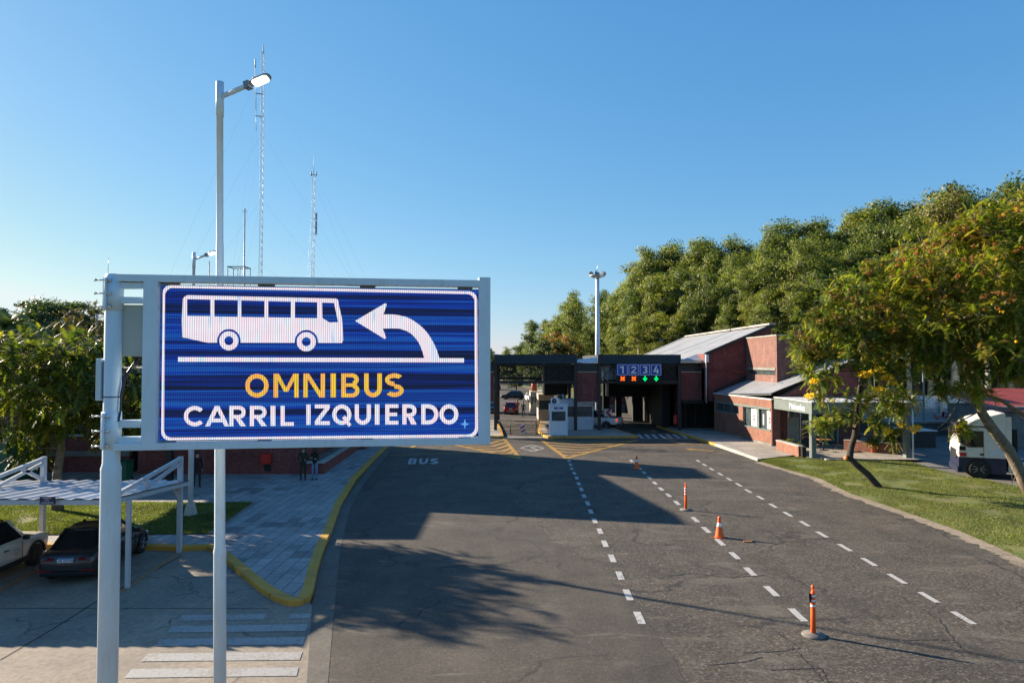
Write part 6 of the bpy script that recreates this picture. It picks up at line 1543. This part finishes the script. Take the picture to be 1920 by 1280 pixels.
def leaf_cards(r, P, N, size, asp=.38, droop=.35, rand=.8):
    n = len(P); nn = unit(N + rdir(r, n)*rand)
    t = unit(np.cross(nn, rdir(r, n))); t[:,2] -= droop; t = unit(t); b = unit(np.cross(nn, t)); s = size*r.uniform(.6,1.35,n)[:,None]
    V = np.stack([P - t*s*.5, P + b*s*asp*.5, P + t*s*.5, P - b*s*asp*.5], 1)
    return V.reshape(-1,3), np.arange(n*4).reshape(-1,4)
def fronds(r, P, N, L, W, k=5, droop=.5, up=.15):
    """pinnate leaves: serrated strips of 2k triangles round a drooping rachis"""
    n = len(P); d = unit(N*(1.0 if up == 0 else .8) + rdir(r, n)*(.25 if up == 0 else .75) + np.array([0,0,up])); s = r.uniform(.65,1.3,n)
    side = unit(np.cross(d, np.array([0,0,1.0]) + rdir(r, n)*.35)); V = []; 
    for i in range(k+1):
        f = i/k; q = P + d*(L*s*f)[:,None]; q[:,2] -= droop*L*s*f*f; V.append(q)
    R_ = V[:]; S = []
    for i in range(k):
        f = (i+.5)/k; w = W*(1-.75*abs(f-.4))*s; m = (R_[i]+R_[i+1])/2 + (R_[i+1]-R_[i])*.7
        dn = np.zeros_like(m); dn[:,2] = -.25*w
        S.append(m + side*w[:,None] + dn); S.append(m - side*w[:,None] + dn)
    A = np.stack(R_+S, 1); m_ = A.shape[1]; F_ = []
    for i in range(k): F_ += [(i, k+1+2*i, i+1), (i+1, k+1+2*i+1, i)]
    F_ = np.array(F_); Fq = (np.arange(n)*m_)[:,None,None] + F_[None]
    return A.reshape(-1,3), Fq.reshape(-1,3)
def limbs(mb, trunk, radii, targets, r, n=8, start=.35, tr=.05, m=0):
    mb.tube(trunk, radii, 10, m); T = [Vector(p) for p in trunk]
    for c in targets:
        c = Vector(c); best = None
        for i in range(len(T)-1):
            for f in (.0,.25,.5,.75,1):
                if (i+f)/(len(T)-1) < start: continue
                q = T[i].lerp(T[i+1], f); h = (c-q); cost = h.length + max(0, -h.z)*3 + .5*abs(h.z)
                if best is None or cost < best[0]: best = (cost, q, radii[i]*(1-f)+radii[min(i+1,len(radii)-1)]*f)
        q, rad = best[1], best[2]; d = c-q; mid = q.lerp(c, .5) + Vector((r.normal(0,.08), r.normal(0,.08), .1))*d.length*.5
        rr_ = max(tr*.4, min(rad*.55, .03+.02*d.length)); mb.tube([q, q.lerp(mid,.5)+Vector((0,0,.03*d.length)), mid, c], [rr_, rr_*.8, rr_*.6, rr_*.25], 6, m)
        for _ in range(3):
            e = c + Vector((r.normal(0,1), r.normal(0,1), r.normal(.2,.7))).normalized()*d.length*.28; mb.tube([mid.lerp(c,.5), e], [rr_*.35, rr_*.08], 4, m, caps=False)
M['euc'] = leaf_mat('eucalypt_leaf', [(0,(.045,.074,.018)),(.35,(.098,.138,.032)),(.7,(.155,.188,.043)),(.92,(.21,.21,.06)),(1,(.24,.19,.08))], .50, None, .25)
M['euc_d'] = leaf_mat('dark_leaf', [(0,(.020,.042,.014)),(.5,(.042,.075,.022)),(.9,(.075,.105,.03)),(1,(.11,.11,.04))], .40, None, .3)
M['pin'] = leaf_mat('pinnate_leaf', [(0,(.055,.095,.014)),(.4,(.12,.17,.027)),(.75,(.20,.23,.042)),(.93,(.29,.25,.055)),(1,(.30,.20,.055))], .52, [((.25,.11,.04), .8, .52, .72)], .7)
M['pin_l'] = leaf_mat('broad_pinnate_leaf', [(0,(.028,.055,.010)),(.45,(.06,.095,.016)),(.8,(.12,.145,.022)),(1,(.25,.22,.025))], .52, None, .7)
M['aut'] = leaf_mat('autumn_leaf', [(0,(.10,.085,.012)),(.5,(.20,.15,.02)),(.8,(.28,.13,.03)),(1,(.22,.05,.03))], .35, None, .4)
M['palm'] = leaf_mat('palm_leaf', [(0,(.03,.06,.012)),(.5,(.06,.10,.02)),(1,(.12,.14,.03))], .35, None, .5)
M['petal'] = leaf_mat('yellow_petal', [(0,(.62,.36,.01)),(.6,(.80,.50,.015)),(1,(.85,.60,.03))], .3, None, 1)
# ---------------- eucalypt family: five shapes, 20 m tall, each a trunk and a crown
def eucalypt(seed, name, label, group, kind=0, leaf=None, hgt=20.0, bark=None, size=.33, dens=225, category='tree'):
    r = np.random.default_rng(seed); o = thing(name, label, category, (0,0,0), 0, group)
    lean = r.normal(0,.04,2)*hgt; h = hgt
    axis = lambda f: np.array([lean[0]*f*f, lean[1]*f*f, h*f])
    sprays, brs = [], []
    n1 = {0: 24, 1: 21, 2: 34}[kind]; base = r.uniform(.12,.38) if kind < 2 else .14
    for k in range(n1):
        f = base + (.94-base)*((k+r.uniform(0,1))/n1)
        reach = h*({0: .105, 1: .15}.get(kind, .36))*(math.sin(PI*min(1,(f*.75+.22)))**.8 if kind < 2 else math.sqrt(max(.03,1-((f-.42)/.58)**2)))*r.uniform(.55,1.2)
        az = k*2.399 + r.uniform(-.7,.7); rise = reach*r.uniform(.5,1.5)*(1 if kind < 2 else .5)
        p0 = axis(f*.92); p1 = p0 + np.array([math.cos(az)*reach, math.sin(az)*reach, rise]); p1[2] = min(p1[2], h*.96)
        brs.append((p0, p1)); m = r.integers(3, 7)
        for j in range(m):
            t = r.uniform(.45,1.08); q = p0+(p1-p0)*t + r.normal(0,1,3)*np.array([.045,.045,.035])*h*(.5+t*.5)
            rad = h*r.choice([.016,.023,.032,.044], p=[.25,.35,.28,.12])*r.uniform(.8,1.2); q[2] = min(q[2], h-rad*.6)
            sprays.append((q, rad))
    for k in range(8 if kind < 2 else 0): q = axis(r.uniform(.86,1.0)) + r.normal(0,1,3)*np.array([.03,.03,.012])*h; q[2] = min(q[2], h*.985); sprays.append((q, h*r.uniform(.018,.034)))
    P, N = [], []
    for q, rad in sprays:
        n = int(dens*rad*rad*(.75+.5*r.random())*2.2)+12; g = r.normal(0,1,(n,3)); g[:,2] = np.where(g[:,2] < 0, g[:,2]*.45, g[:,2]*.75)
        g *= np.minimum(1, 1.9/np.maximum(.01, np.linalg.norm(g,axis=1,keepdims=True)))
        P.append(q + g*rad*np.array([.98,.98,.90])); ou = unit(g); ou[:,2] += .45; out = q-axis(min(1,q[2]/h)); out = out/max(.3,np.linalg.norm(out)); N.append(unit(ou + out*.35))
    P = np.concatenate(P); N = np.concatenate(N)
    V, Fq = leaf_cards(r, P, N, size*hgt/20, .34, .5, .62)
    mb = MB(); tk = [axis(f) for f in (0,.25,.5,.72,.93)]; tk[0] = np.array([0,0,-.2]); bk = bark or M['bark_p']
    mb.tube(tk, [h*.021,h*.017,h*.013,h*.009,h*.002], 8)
    for p0, p1 in brs:
        md = (p0+p1)/2 + np.array([0,0,-.03*np.linalg.norm(p1-p0)]) + r.normal(0,.012*h,3); mb.tube([p0, md, p1], [h*.007,h*.0045,h*.0012], 5, caps=False)
    for q, rad in sprays[::3]:
        p0, p1 = brs[int(r.integers(0,len(brs)))]; best = min(brs, key=lambda b_: np.linalg.norm((b_[0]+b_[1])/2-q)); md = (best[0]+best[1])/2; mb.tube([md, (md+q)/2+np.array([0,0,.01*h]), q], [h*.002,h*.0014,h*.0006], 4, caps=False)
    mb.build('trunk', bk, o, world=False, fix=False)
    np_mesh('crown', V, Fq, leaf or M['euc'], o)
    return o
FL = 'tall eucalypt of the dense green wood rising behind the toll and the brick hall'; FG = 'eucalypts of the wood behind the toll'
protos = [eucalypt(100+k, 'eucalypt_tree', FL, FG, k % 2) for k in range(5)]
RIDGE = [(925,668),(945,648),(975,628),(1010,610),(1040,580),(1066,560),(1100,578),(1130,560),(1160,528),(1200,486),(1240,470),(1300,472),(1340,456),(1400,455),(1440,432),(1500,415),(1550,420),(1600,405),(1650,400),(1700,398),(1750,396),(1790,352),(1840,385),(1880,372),(1920,338),(2000,330),(2150,320),(2400,310)]
DEPTH = [(900,215),(1000,175),(1100,140),(1200,120),(1300,112),(1400,106),(1500,102),(1600,98),(1700,94),(1800,90),(1920,86),(2400,80)]
def interp(T, u):
    if u < T[0][0]: return T[0][1]
    for (a, x), (b, y) in zip(T, T[1:]):
        if a <= u <= b: return x + (y-x)*(u-a)/(b-a)
    return T[-1][1]
rt = random.Random(21); used = set()
def put(k, X, Y, hgt, wide=1.0):
    p = protos[k]
    o = p if k not in used else copy_tree(p); used.add(k)
    s = hgt/20.0; place(o, (X, Y, -.05), rt.uniform(0, 6.28), s*wide, None, None, s); return o
for row, (du, dY, drop, step) in enumerate(((0, 14, -8, 25), (13, 7, 18, 27), (24, 0, 52, 29), (8, -6, 100, 36))):
    u = 922+du
    while u < 2330:
        v = interp(RIDGE, u) + drop + rt.uniform(-12, 20)
        Y = interp(DEPTH, u) + dY + rt.uniform(-2.5, 2.5); hz = EYE + (678-v)*Y/F
        if hz > 4.5 and not (row == 3 and u < 1000): put(rt.randrange(5), pxpos(u, Y), Y, hz, rt.uniform(.9,1.2) * (1.0 if hz > 14 else 1.35))
        u += step*rt.uniform(.8,1.2) * (1.35 if u > 1950 else 1)
# special trees in the wood
sp_ = eucalypt(301, 'feathery_tree', 'feathery see-through treetop standing out above the wood just left of the floodlight mast', None, 0, M['euc'], 20, None, .42, 90)
Y = 140; place(sp_, (pxpos(1066,Y), Y, 0), 1.0, (EYE+(678-557)*Y/F)/20)
sp_ = eucalypt(302, 'olive_eucalypt', 'yellowish loose eucalypt that tops the wood, just left of the flowering trees', None, 0, leaf_mat('olive_leaf', [(0,(.05,.06,.014)),(.5,(.11,.115,.03)),(1,(.22,.18,.06))], .5), 20, None, .42, 100)
Y = 84; place(sp_, (pxpos(1790,Y), Y, 0), 2.0, (EYE+(678-348)*Y/F)/20*.9, None, None, (EYE+(678-348)*Y/F)/20)
sp_ = eucalypt(303, 'autumn_tree', 'small yellow and red autumn tree at the foot of the wood behind the left canopy', None, 2, M['aut'], 20, M['bark'], .6, 120)
Y = 125; place(sp_, (pxpos(1058,Y), Y, 0), .4, .55, None, None, (EYE+(678-622)*Y/F)/20)
db_ = eucalypt(304, 'broad_tree', 'dark rounded broadleaf tree low behind the left toll canopy', None, 2, M['euc_d'], 20, M['bark_d'], .6, 140)
Y = 120; place(db_, (pxpos(1035,Y), Y, 0), 0, .75, None, None, (EYE+(678-632)*Y/F)/20)
# trees beyond the left canopy, seen under and through it
for k, (u, Y, v, w) in enumerate(((945,205,664,1.0),(905,200,655,1.1),(880,220,660,1.1),(968,150,700,1.3))):
    lab = ['tree far down the road seen through the louvres of the left canopy', 'tree far down the road hidden behind the right edge of the sign', 'farthest tree by the road behind the sign', 'low bushy tree beside the road, seen under the left canopy'][k]
    o = copy_tree(db_); o['label'] = lab; hz = EYE+(678-v)*Y/F; place(o, (pxpos(u,Y),Y,0), k*1.3, hz/20*1.5*w, None, None, hz/20)
# ---------------- trees at left
o = eucalypt(401, 'dark_eucalypt', 'big dark round-topped eucalypt farthest back, left of the sign pole', None, 2, M['euc_d'], 20, M['bark_d'], .5, 300)
Y = 62; place(o, (pxpos(118,Y), Y, 0), .6, (EYE+(678-552)*Y/F)/20*1.25, None, None, (EYE+(678-556)*Y/F)/20)
o2 = eucalypt(402, 'dark_eucalypt', 'dark tree filling the gap right of the big dark eucalypt, partly behind the sign', None, 2, M['euc_d'], 20, M['bark_d'], .5, 300)
Y = 66; place(o2, (pxpos(205,Y), Y, 0), 2.6, (EYE+(678-592)*Y/F)/20*1.2, None, None, (EYE+(678-592)*Y/F)/20)
o3 = copy_tree(o2); Y = 70; place(o3, (pxpos(20,Y), Y, 0), 4.1, (EYE+(678-585)*Y/F)/20*1.3, 'dark tree behind the palm at the left edge', None, (EYE+(678-585)*Y/F)/20)
def flat_tree(name, label, cat, trunk, radii, clumps, tips, L, W, leaf, bark, seed, k=6, droop=.5, up=.15, extra=None, per=7):
    """crown of leaf rosettes on twig tips, scattered through the given sprays, with the twigs that carry them"""
    r = np.random.default_rng(seed); o = thing(name, label, cat, trunk[0]); P, N = [], []; mb = MB()
    limbs(mb, trunk, radii, [c for c, rad, main in clumps if main], r, start=.35)
    for c, rad, main in clumps:
        c = np.array(c); n = max(3, int(tips*rad*rad*r.uniform(.5,1.4)))
        for _ in range(n):
            d = r.normal(0,1,3); d /= np.linalg.norm(d); d[2] = d[2]*.8 + .12; q = c + d*rad*r.uniform(.35,1.15)
            if r.random() < .45:
                md = c*.45+q*.55 + r.normal(0,.06,3); mb.tube([c, md, q], [.022,.014,.006], 4, caps=False)
            m = int(r.integers(max(2,per-4), per+3)); s_ = r.uniform(.7,1.25); ou = d/np.linalg.norm(d)
            g = r.normal(0,1,(m,3)); g /= np.linalg.norm(g,axis=1,keepdims=True); dd = unit(g + ou*.75 + np.array([0,0,up]))
            P.append(np.tile(q,(m,1)) + r.normal(0,.05,(m,3))); N.append(dd)
    if extra: extra(mb)
    mb.build('trunk', bark, o, fix=False)
    P = np.concatenate(P); N = np.concatenate(N); V, Fq = fronds(r, P, N, L, W, k, droop, 0.0)
    V = V - np.array(trunk[0]); np_mesh('crown', V, Fq, leaf, o, k=3)
    return o
def cpx(lst, r, nsub=4):
    out = []
    for u, v, Y, rad in lst:
        p = np.array(AT(u, v, Y)); out.append((tuple(p), rad*.7, True))
        for _ in range(nsub):
            d = r.normal(0,1,3); d /= np.linalg.norm(d); out.append((tuple(p + d*np.array([1,1,.8])*rad*r.uniform(.55,1.15)), rad*r.uniform(.28,.62), False))
    return out
rs_ = np.random.default_rng(5)
t0 = G(108,962,.15); tk = [t0, t0+Vector((-.05,.0,1.6)), t0+Vector((.05,.05,2.6)), t0+Vector((.15,.1,4.4)), t0+Vector((.1,.1,6.2))]
flat_tree('leafy_tree', 'leafy tree with a forked grey trunk on the lawn behind the carport', 'tree', tk, [.24,.17,.15,.09,.03],
    cpx([(30,700,29,1.25),(90,652,29.5,1.1),(150,655,28.5,1.05),(60,760,28,1.2),(130,722,30.2,1.35),(195,705,29,1.2),(225,745,28.3,1.0),(255,728,29.5,.95),(15,800,29,1.1),(92,800,28,1.0),(180,785,29.5,1.1),(250,775,29,.9),(140,790,27.5,.9),(70,840,28.2,.55),(-30,740,29,1.3),(110,690,27.5,1.1),(160,740,27.4,1.0),(40,650,30.5,1.0),(205,665,30.2,.85),(60,690,28.5,1.0),(170,680,29,1.0),(120,760,28,1.0),(215,770,28.6,.9),(0,680,29.5,1.0),(130,670,30.5,1.1),(20,660,26.3,1.1),(90,690,26,1.1),(150,722,25.8,.9),(60,725,25.4,1.0),(-25,700,26,1.2),(120,655,26.5,1.0)], rs_, 5), 20, .56, .115, M['pin_l'], M['bark'], 51, 6, .40, .2)
t1 = Vector((pxpos(150,44),44,.1)); tk = [t1, t1+Vector((.2,0,2.2)), t1+Vector((.3,.1,4.4)), t1+Vector((.2,.1,6.6))]
flat_tree('umbrella_tree', 'wide flat-topped tree with brownish crown behind the leafy tree at the left', 'tree', tk, [.3,.24,.18,.05],
    cpx([(100,640,44,1.3),(140,620,45,1.4),(180,622,44,1.4),(215,640,45,1.4),(160,650,43,1.5),(110,665,44,1.4),(200,670,43.5,1.4),(60,655,45,1.3),(240,660,46,1.5)], rs_), 10, .6, .12, leaf_mat('brownish_leaf', [(0,(.03,.04,.01)),(.5,(.06,.065,.015)),(1,(.14,.10,.03))], .3), M['bark_d'], 52)
# palm at the left edge
pp = Vector((pxpos(8,46),46,.1)); po = thing('palm_tree', 'palm with bright arching fronds at the left edge behind the leafy tree', 'palm', pp)
mb = MB(); ztop = EYE+(678-612)*46/F; mb.tube([pp, pp+Vector((.1,0,ztop*.5)), pp+Vector((.0,0,ztop))], [.26,.2,.22], 12); mb.build('trunk', M['bark'], po)
r = np.random.default_rng(8); Pn = np.tile(np.array([[0,0,ztop-.1]]), (34,1)) + r.normal(0,.06,(34,3)); a = r.uniform(0,2*PI,34); el = r.uniform(-.1,1.1,34); Nn = np.stack([np.cos(a)*np.cos(el), np.sin(a)*np.cos(el), np.sin(el)],1)
def palm_fronds(P, N, L, W, k=22):
    n = len(P); V = []; s = r.uniform(.8,1.15,n); side = unit(np.cross(N, np.array([0,0,1.0]))+r.normal(0,.1,(n,3)))
    Rk = []
    for i in range(k+1):
        f = i/k; q = P + N*(L*s*f)[:,None]; q[:,2] -= .75*L*s*f**2.2; Rk.append(q)
    S = []
    for i in range(k):
        f = (i+.5)/k; w = W*(.35+1.3*math.sin(PI*min(1,f*.9+.08)))*s; m = (Rk[i]+Rk[i+1])/2 + (Rk[i+1]-Rk[i])*2.2; dn = np.zeros_like(m); dn[:,2] = -.55*w; S += [m+side*w[:,None]+dn, m-side*w[:,None]+dn]
    A = np.stack(Rk+S,1); F_ = []
    for i in range(k): F_ += [(i,k+1+2*i,i+1),(i+1,k+2+2*i,i)]
    Fq = (np.arange(n)*A.shape[1])[:,None,None]+np.array(F_)[None]; return A.reshape(-1,3), Fq.reshape(-1,3)
V, Fq = palm_fronds(Pn, Nn, 3.6, .5); np_mesh('crown', V, Fq, M['palm'], po, k=3)
# ---------------- flowering trees at right
def stub(mb):
    p = G(1600,862,0); 
b1 = G(1652,918); Yb = b1.y
tk = [b1+Vector((.05,0,-.1)), AT(1641,905,Yb), AT(1628,890,Yb), AT(1605,870,Yb), AT(1593,858,Yb), AT(1596,838,Yb), AT(1603,815,Yb), AT(1606,770,Yb+.2), AT(1615,700,Yb+.4), AT(1625,620,Yb+.4)]
c1 = cpx([(1505,655,35,.95),(1530,610,34.5,1.0),(1575,560,35,1.15),(1630,530,35.5,1.2),(1535,700,34,1.0),(1600,630,34,1.25),(1660,600,35,1.25),(1700,545,36,1.3),(1575,690,33.6,1.0),(1640,680,34.2,1.15),(1700,650,35,1.2),(1548,745,34.4,.7),(1612,745,34,.8),(1572,790,34,.55),(1640,795,34.3,.7),(1690,755,34.6,.85),(1540,800,33.8,.42),(1675,820,34.4,.45),(1590,600,37,1.3),(1660,560,38,1.4),(1530,660,37,1.1),(1650,740,36.5,.9),(1725,600,36,1.2),(1600,540,34.5,1.0),(1550,580,34.5,.9),(1620,650,33.4,.9),(1680,700,34,.9)], rs_, 5)
ft1 = flat_tree('flowering_tree', 'smaller flowering tree leaning on the verge, bent dark trunk with a sawn orange stub', 'tree', tk, [.19,.17,.16,.15,.17,.15,.14,.11,.08,.03], c1, 36, .43, .105, M['pin'], M['bark_d'], 61, 6, .36, .3)
sp = AT(1590,859,Yb); mb = MB(); d = (AT(1584,858,Yb-.25)-sp); mb.tube([sp, sp+d.normalized()*.28], [.13,.125], 14); mb.build('branch_stub', M['bark_d'], ft1)
mb = MB(); q = sp+d.normalized()*.283; mb.tube([q, q+d.normalized()*.012], [.115,.11], 14); mb.build('sawn_face', pmat('sawn_wood', (.48,.17,.05), .7, 0, .2, 12), ft1)
def blossom(o, lst, seed):
    r = np.random.default_rng(seed); cl = []
    for u, v, Y, rad in lst: p = AT(u, v, Y); cl.append(((p.x,p.y,p.z), (rad,rad,rad*.7)))
    P, N = clump_points(r, cl, 900, .3); V, Fq = leaf_cards(r, P, N, .13, .8, .0, 1.0); V = V - np.array(o.location); np_mesh('blossom', V, Fq, M['petal'], o)
blossom(ft1, [(1618,702,32.5,.26),(1632,698,32.5,.2),(1650,693,32.5,.28),(1664,708,32.5,.3),(1676,716,32.5,.18),(1645,729,32.4,.24),(1526,715,32.4,.22),(1519,742,32.4,.24),(1574,712,33,.14),(1665,807,32.9,.22),(1690,797,32.9,.2),(1713,803,32.9,.26),(1722,801,32.9,.18),(1562,750,33,.1)], 71)
b2 = G(1936,930); Yb2 = b2.y
tk = [b2+Vector((0,0,-.1)), AT(1915,890,Yb2), AT(1893,845,Yb2), AT(1862,805,Yb2), AT(1842,775,Yb2), AT(1828,745,Yb2), AT(1815,700,Yb2+.3), AT(1800,640,Yb2+.5), AT(1790,560,Yb2+.7)]
c2 = cpx([(1725,490,34,1.15),(1780,455,34,1.3),(1840,425,34,1.35),(1900,410,34,1.4),(1965,390,34,1.5),(1760,545,33,1.25),(1830,515,32.5,1.35),(1900,500,32.5,1.4),(1970,500,33,1.5),(1745,605,32.8,1.1),(1810,600,32,1.25),(1880,590,31.8,1.3),(1950,600,32,1.4),(1780,660,32.2,1.0),(1850,655,31.8,1.1),(1925,660,31.5,1.2),(1805,712,32.2,.7),(1875,700,31.6,.85),(1735,670,32.6,.8),(1765,735,32.4,.45),(1985,690,32,1.1),(1700,560,34,1.0),(1850,560,36,1.5),(1780,520,37,1.5),(1900,450,37,1.6),(2030,450,34,1.6),(2040,560,33,1.6),(2030,660,33,1.2),(1800,800,33,.25),(1842,735,31.5,.5),(1700,520,33.5,1.0),(1680,610,34,1.0),(1870,460,32.5,1.2),(1940,440,33,1.3),(1710,640,33,.9),(1890,640,31,1.0)], rs_, 6)
def limb2(mb):
    mb.tube([AT(2010,880,Yb2+.3), AT(1965,815,Yb2+.3), AT(1915,775,Yb2+.2), AT(1880,752,Yb2), AT(1850,740,Yb2-.2)], [.16,.14,.11,.08,.05], 9)
    for a_, b_, c_ in (((1838,770),(1800,790),(1765,806)), ((1838,765),(1790,745),(1752,757)), ((1795,792),(1790,815),(1775,830)), ((1800,748),(1775,790),(1757,803))): mb.tube([AT(*a_,Yb2), AT(*b_,Yb2-.4), AT(*c_,Yb2-.6)], [.035,.025,.01], 5)
    mb.tube([AT(1908,885,Yb2-.2), AT(1898,905,Yb2-.3), AT(1897,885,Yb2-.35), AT(1905,860,Yb2-.3)], [.02,.018,.015,.012], 5)
ft2 = flat_tree('flowering_tree', 'large leaning tree with orange-flecked crown and thick grey trunk at the right edge', 'tree', tk, [.30,.27,.25,.23,.21,.19,.16,.11,.05], c2, 33, .43, .105, M['pin'], M['bark'], 62, 6, .34, .3, limb2)
blossom(ft2, [(1880,585,30.6,.10),(1905,640,30.2,.07)], 72)
M['pod'] = leaf_mat('seed_pod', [(0,(.12,.05,.018)),(.5,(.22,.09,.025)),(.85,(.30,.14,.03)),(1,(.24,.17,.05))], .35, None, 1)
def pods(o, lst, seed, n_=13):
    r = np.random.default_rng(seed); cl = []
    for u, v, Y, spread in lst:
        for _ in range(n_):
            p = AT(u + r.normal(0,spread), v + r.normal(0,spread*.55), Y + r.uniform(-.8,.8)); cl.append(((p.x,p.y,p.z), tuple(r.uniform(.04,.15)*np.array([1,1,.7]))))
    P, N = clump_points(r, cl, 2200, .1); V, Fq = leaf_cards(r, P, N, .12, .35, .2, 1.0); V = V - np.array(o.location); np_mesh('seed_pods', V, Fq, M['pod'], o)
pods(ft1, [(1580,540,33.6,22),(1640,515,34,26),(1540,600,33.4,16),(1600,580,33.2,24),(1690,530,34,22),(1500,630,33.8,10),(1660,580,33.6,18)], 73)
pods(ft2, [(1740,470,32.6,26),(1700,490,32.8,18),(1800,430,32.6,28),(1870,415,32.4,28),(1830,500,31.2,30),(1900,470,31.6,26),(1760,540,31.8,22),(1880,560,30.6,22),(1920,390,32.6,20)], 74, 14)
# small plants
def shrub(label, p, rad, h, leaf, seed, name='shrub', L=.28, W=.05, dens=2600, parent=None, group=None):
    r = np.random.default_rng(seed); cl = [((0,0,h*.55),(rad,rad,h*.45))]; P, N = clump_points(r, cl, dens, .1); P[:,2] = np.maximum(P[:,2], .05); V, Fq = fronds(r, P, N, L, W, 3, .5, .4)
    if parent is not None: V = V + np.array([0,0,p.z]); np_mesh(name, V, Fq, leaf, parent, k=3); return
    o = np_mesh(name, V, Fq, leaf, None, k=3); o.location = p; tag(o, label, 'plant', group); return o
shrub('', Vector((0,0,.45)), .42, .8, M['pin'], 81, 'foliage', parent=pot)
for k, (x, y, h, lab) in enumerate(((19.5,48.7,.8,'tallest leafy plant behind the low brick wall by the shop glass'),(19.6,47.4,.65,'middle leafy plant behind the low brick wall near the column'))): shrub(lab, (x,y,.16), .32, h, M['pin_l'], 90+k, 'potted_shrub')
# ================================================================== CAMERA, SUN, SKY
cd = bpy.data.cameras.new('camera'); cam = bpy.data.objects.new('camera', cd); COL.objects.link(cam)
cd.sensor_width = 36; cd.lens = F/1920*36; cd.clip_end = 5000; cd.clip_start = .1
cam.location = (0,0,EYE); cam.rotation_euler = (PI/2 + PITCH, 0, 0); sc.camera = cam
SUN_EL = R(20.4); SUN_AZ = math.atan2(-2.36, 1.27)      # from +Y towards +X
sd = Vector((math.sin(SUN_AZ)*math.cos(SUN_EL), math.cos(SUN_AZ)*math.cos(SUN_EL), math.sin(SUN_EL)))
sl = bpy.data.lights.new('sun', 'SUN'); sl.energy = SUN_E; sl.angle = R(.53); sl.color = (1.0,.84,.64)
so = bpy.data.objects.new('sun', sl); COL.objects.link(so); so.rotation_euler = (-sd).to_track_quat('-Z','Y').to_euler(); so.location = sd*200
w = bpy.data.worlds.new('World'); sc.world = w; w.use_nodes = True; nt = w.node_tree; nt.nodes.clear()
sk = nt.nodes.new('ShaderNodeTexSky'); sk.sky_type = 'NISHITA'; sk.sun_disc = False; sk.sun_elevation = SUN_EL; sk.sun_rotation = SUN_AZ
sk.altitude = 0; sk.air_density = AIR; sk.dust_density = DUST; sk.ozone_density = OZONE
bg = nt.nodes.new('ShaderNodeBackground'); bg.inputs['Strength'].default_value = SKY_E; ow = nt.nodes.new('ShaderNodeOutputWorld')
S_ = SKY_E*2**EXPO      # tone of the clear evening sky: even out each channel as the camera did
def wm(op, a, b):
    n_ = nt.nodes.new('ShaderNodeMath'); n_.operation = op
    for i_, q in enumerate((a, b)):
        if isinstance(q, (int, float)): n_.inputs[i_].default_value = q
        else: nt.links.new(q, n_.inputs[i_])
    return n_.outputs[0]
sp_c = nt.nodes.new('ShaderNodeSeparateColor'); nt.links.new(sk.outputs[0], sp_c.inputs[0]); cb_c = nt.nodes.new('ShaderNodeCombineColor')
for i_, (g_, k_, mx_) in enumerate(((1.0, .97, .85), (.66, .83, 1.2), (.40, .88, 1.2))):
    nt.links.new(wm('MULTIPLY', wm('POWER', wm('MINIMUM', wm('MULTIPLY', sp_c.outputs[i_], S_), mx_), g_), k_/S_), cb_c.inputs[i_])
nt.links.new(cb_c.outputs[0], bg.inputs[0]); nt.links.new(bg.outputs[0], ow.inputs[0])
vs_ = sc.view_settings; sc.display_settings.display_device = 'sRGB'; vs_.view_transform = 'Standard'; vs_.look = 'None'; vs_.gamma = 1; vs_.exposure = EXPO; vs_.use_curve_mapping = False
sc.render.engine = 'CYCLES'; cy = sc.cycles; cy.max_bounces = 8; cy.diffuse_bounces = 3; cy.glossy_bounces = 3; cy.transmission_bounces = 4; cy.transparent_max_bounces = 8
cy.use_adaptive_sampling = False; cy.use_denoising = True; cy.denoiser = 'OPENIMAGEDENOISE'; cy.sample_clamp_indirect = 6; cy.caustics_reflective = False; cy.caustics_refractive = False
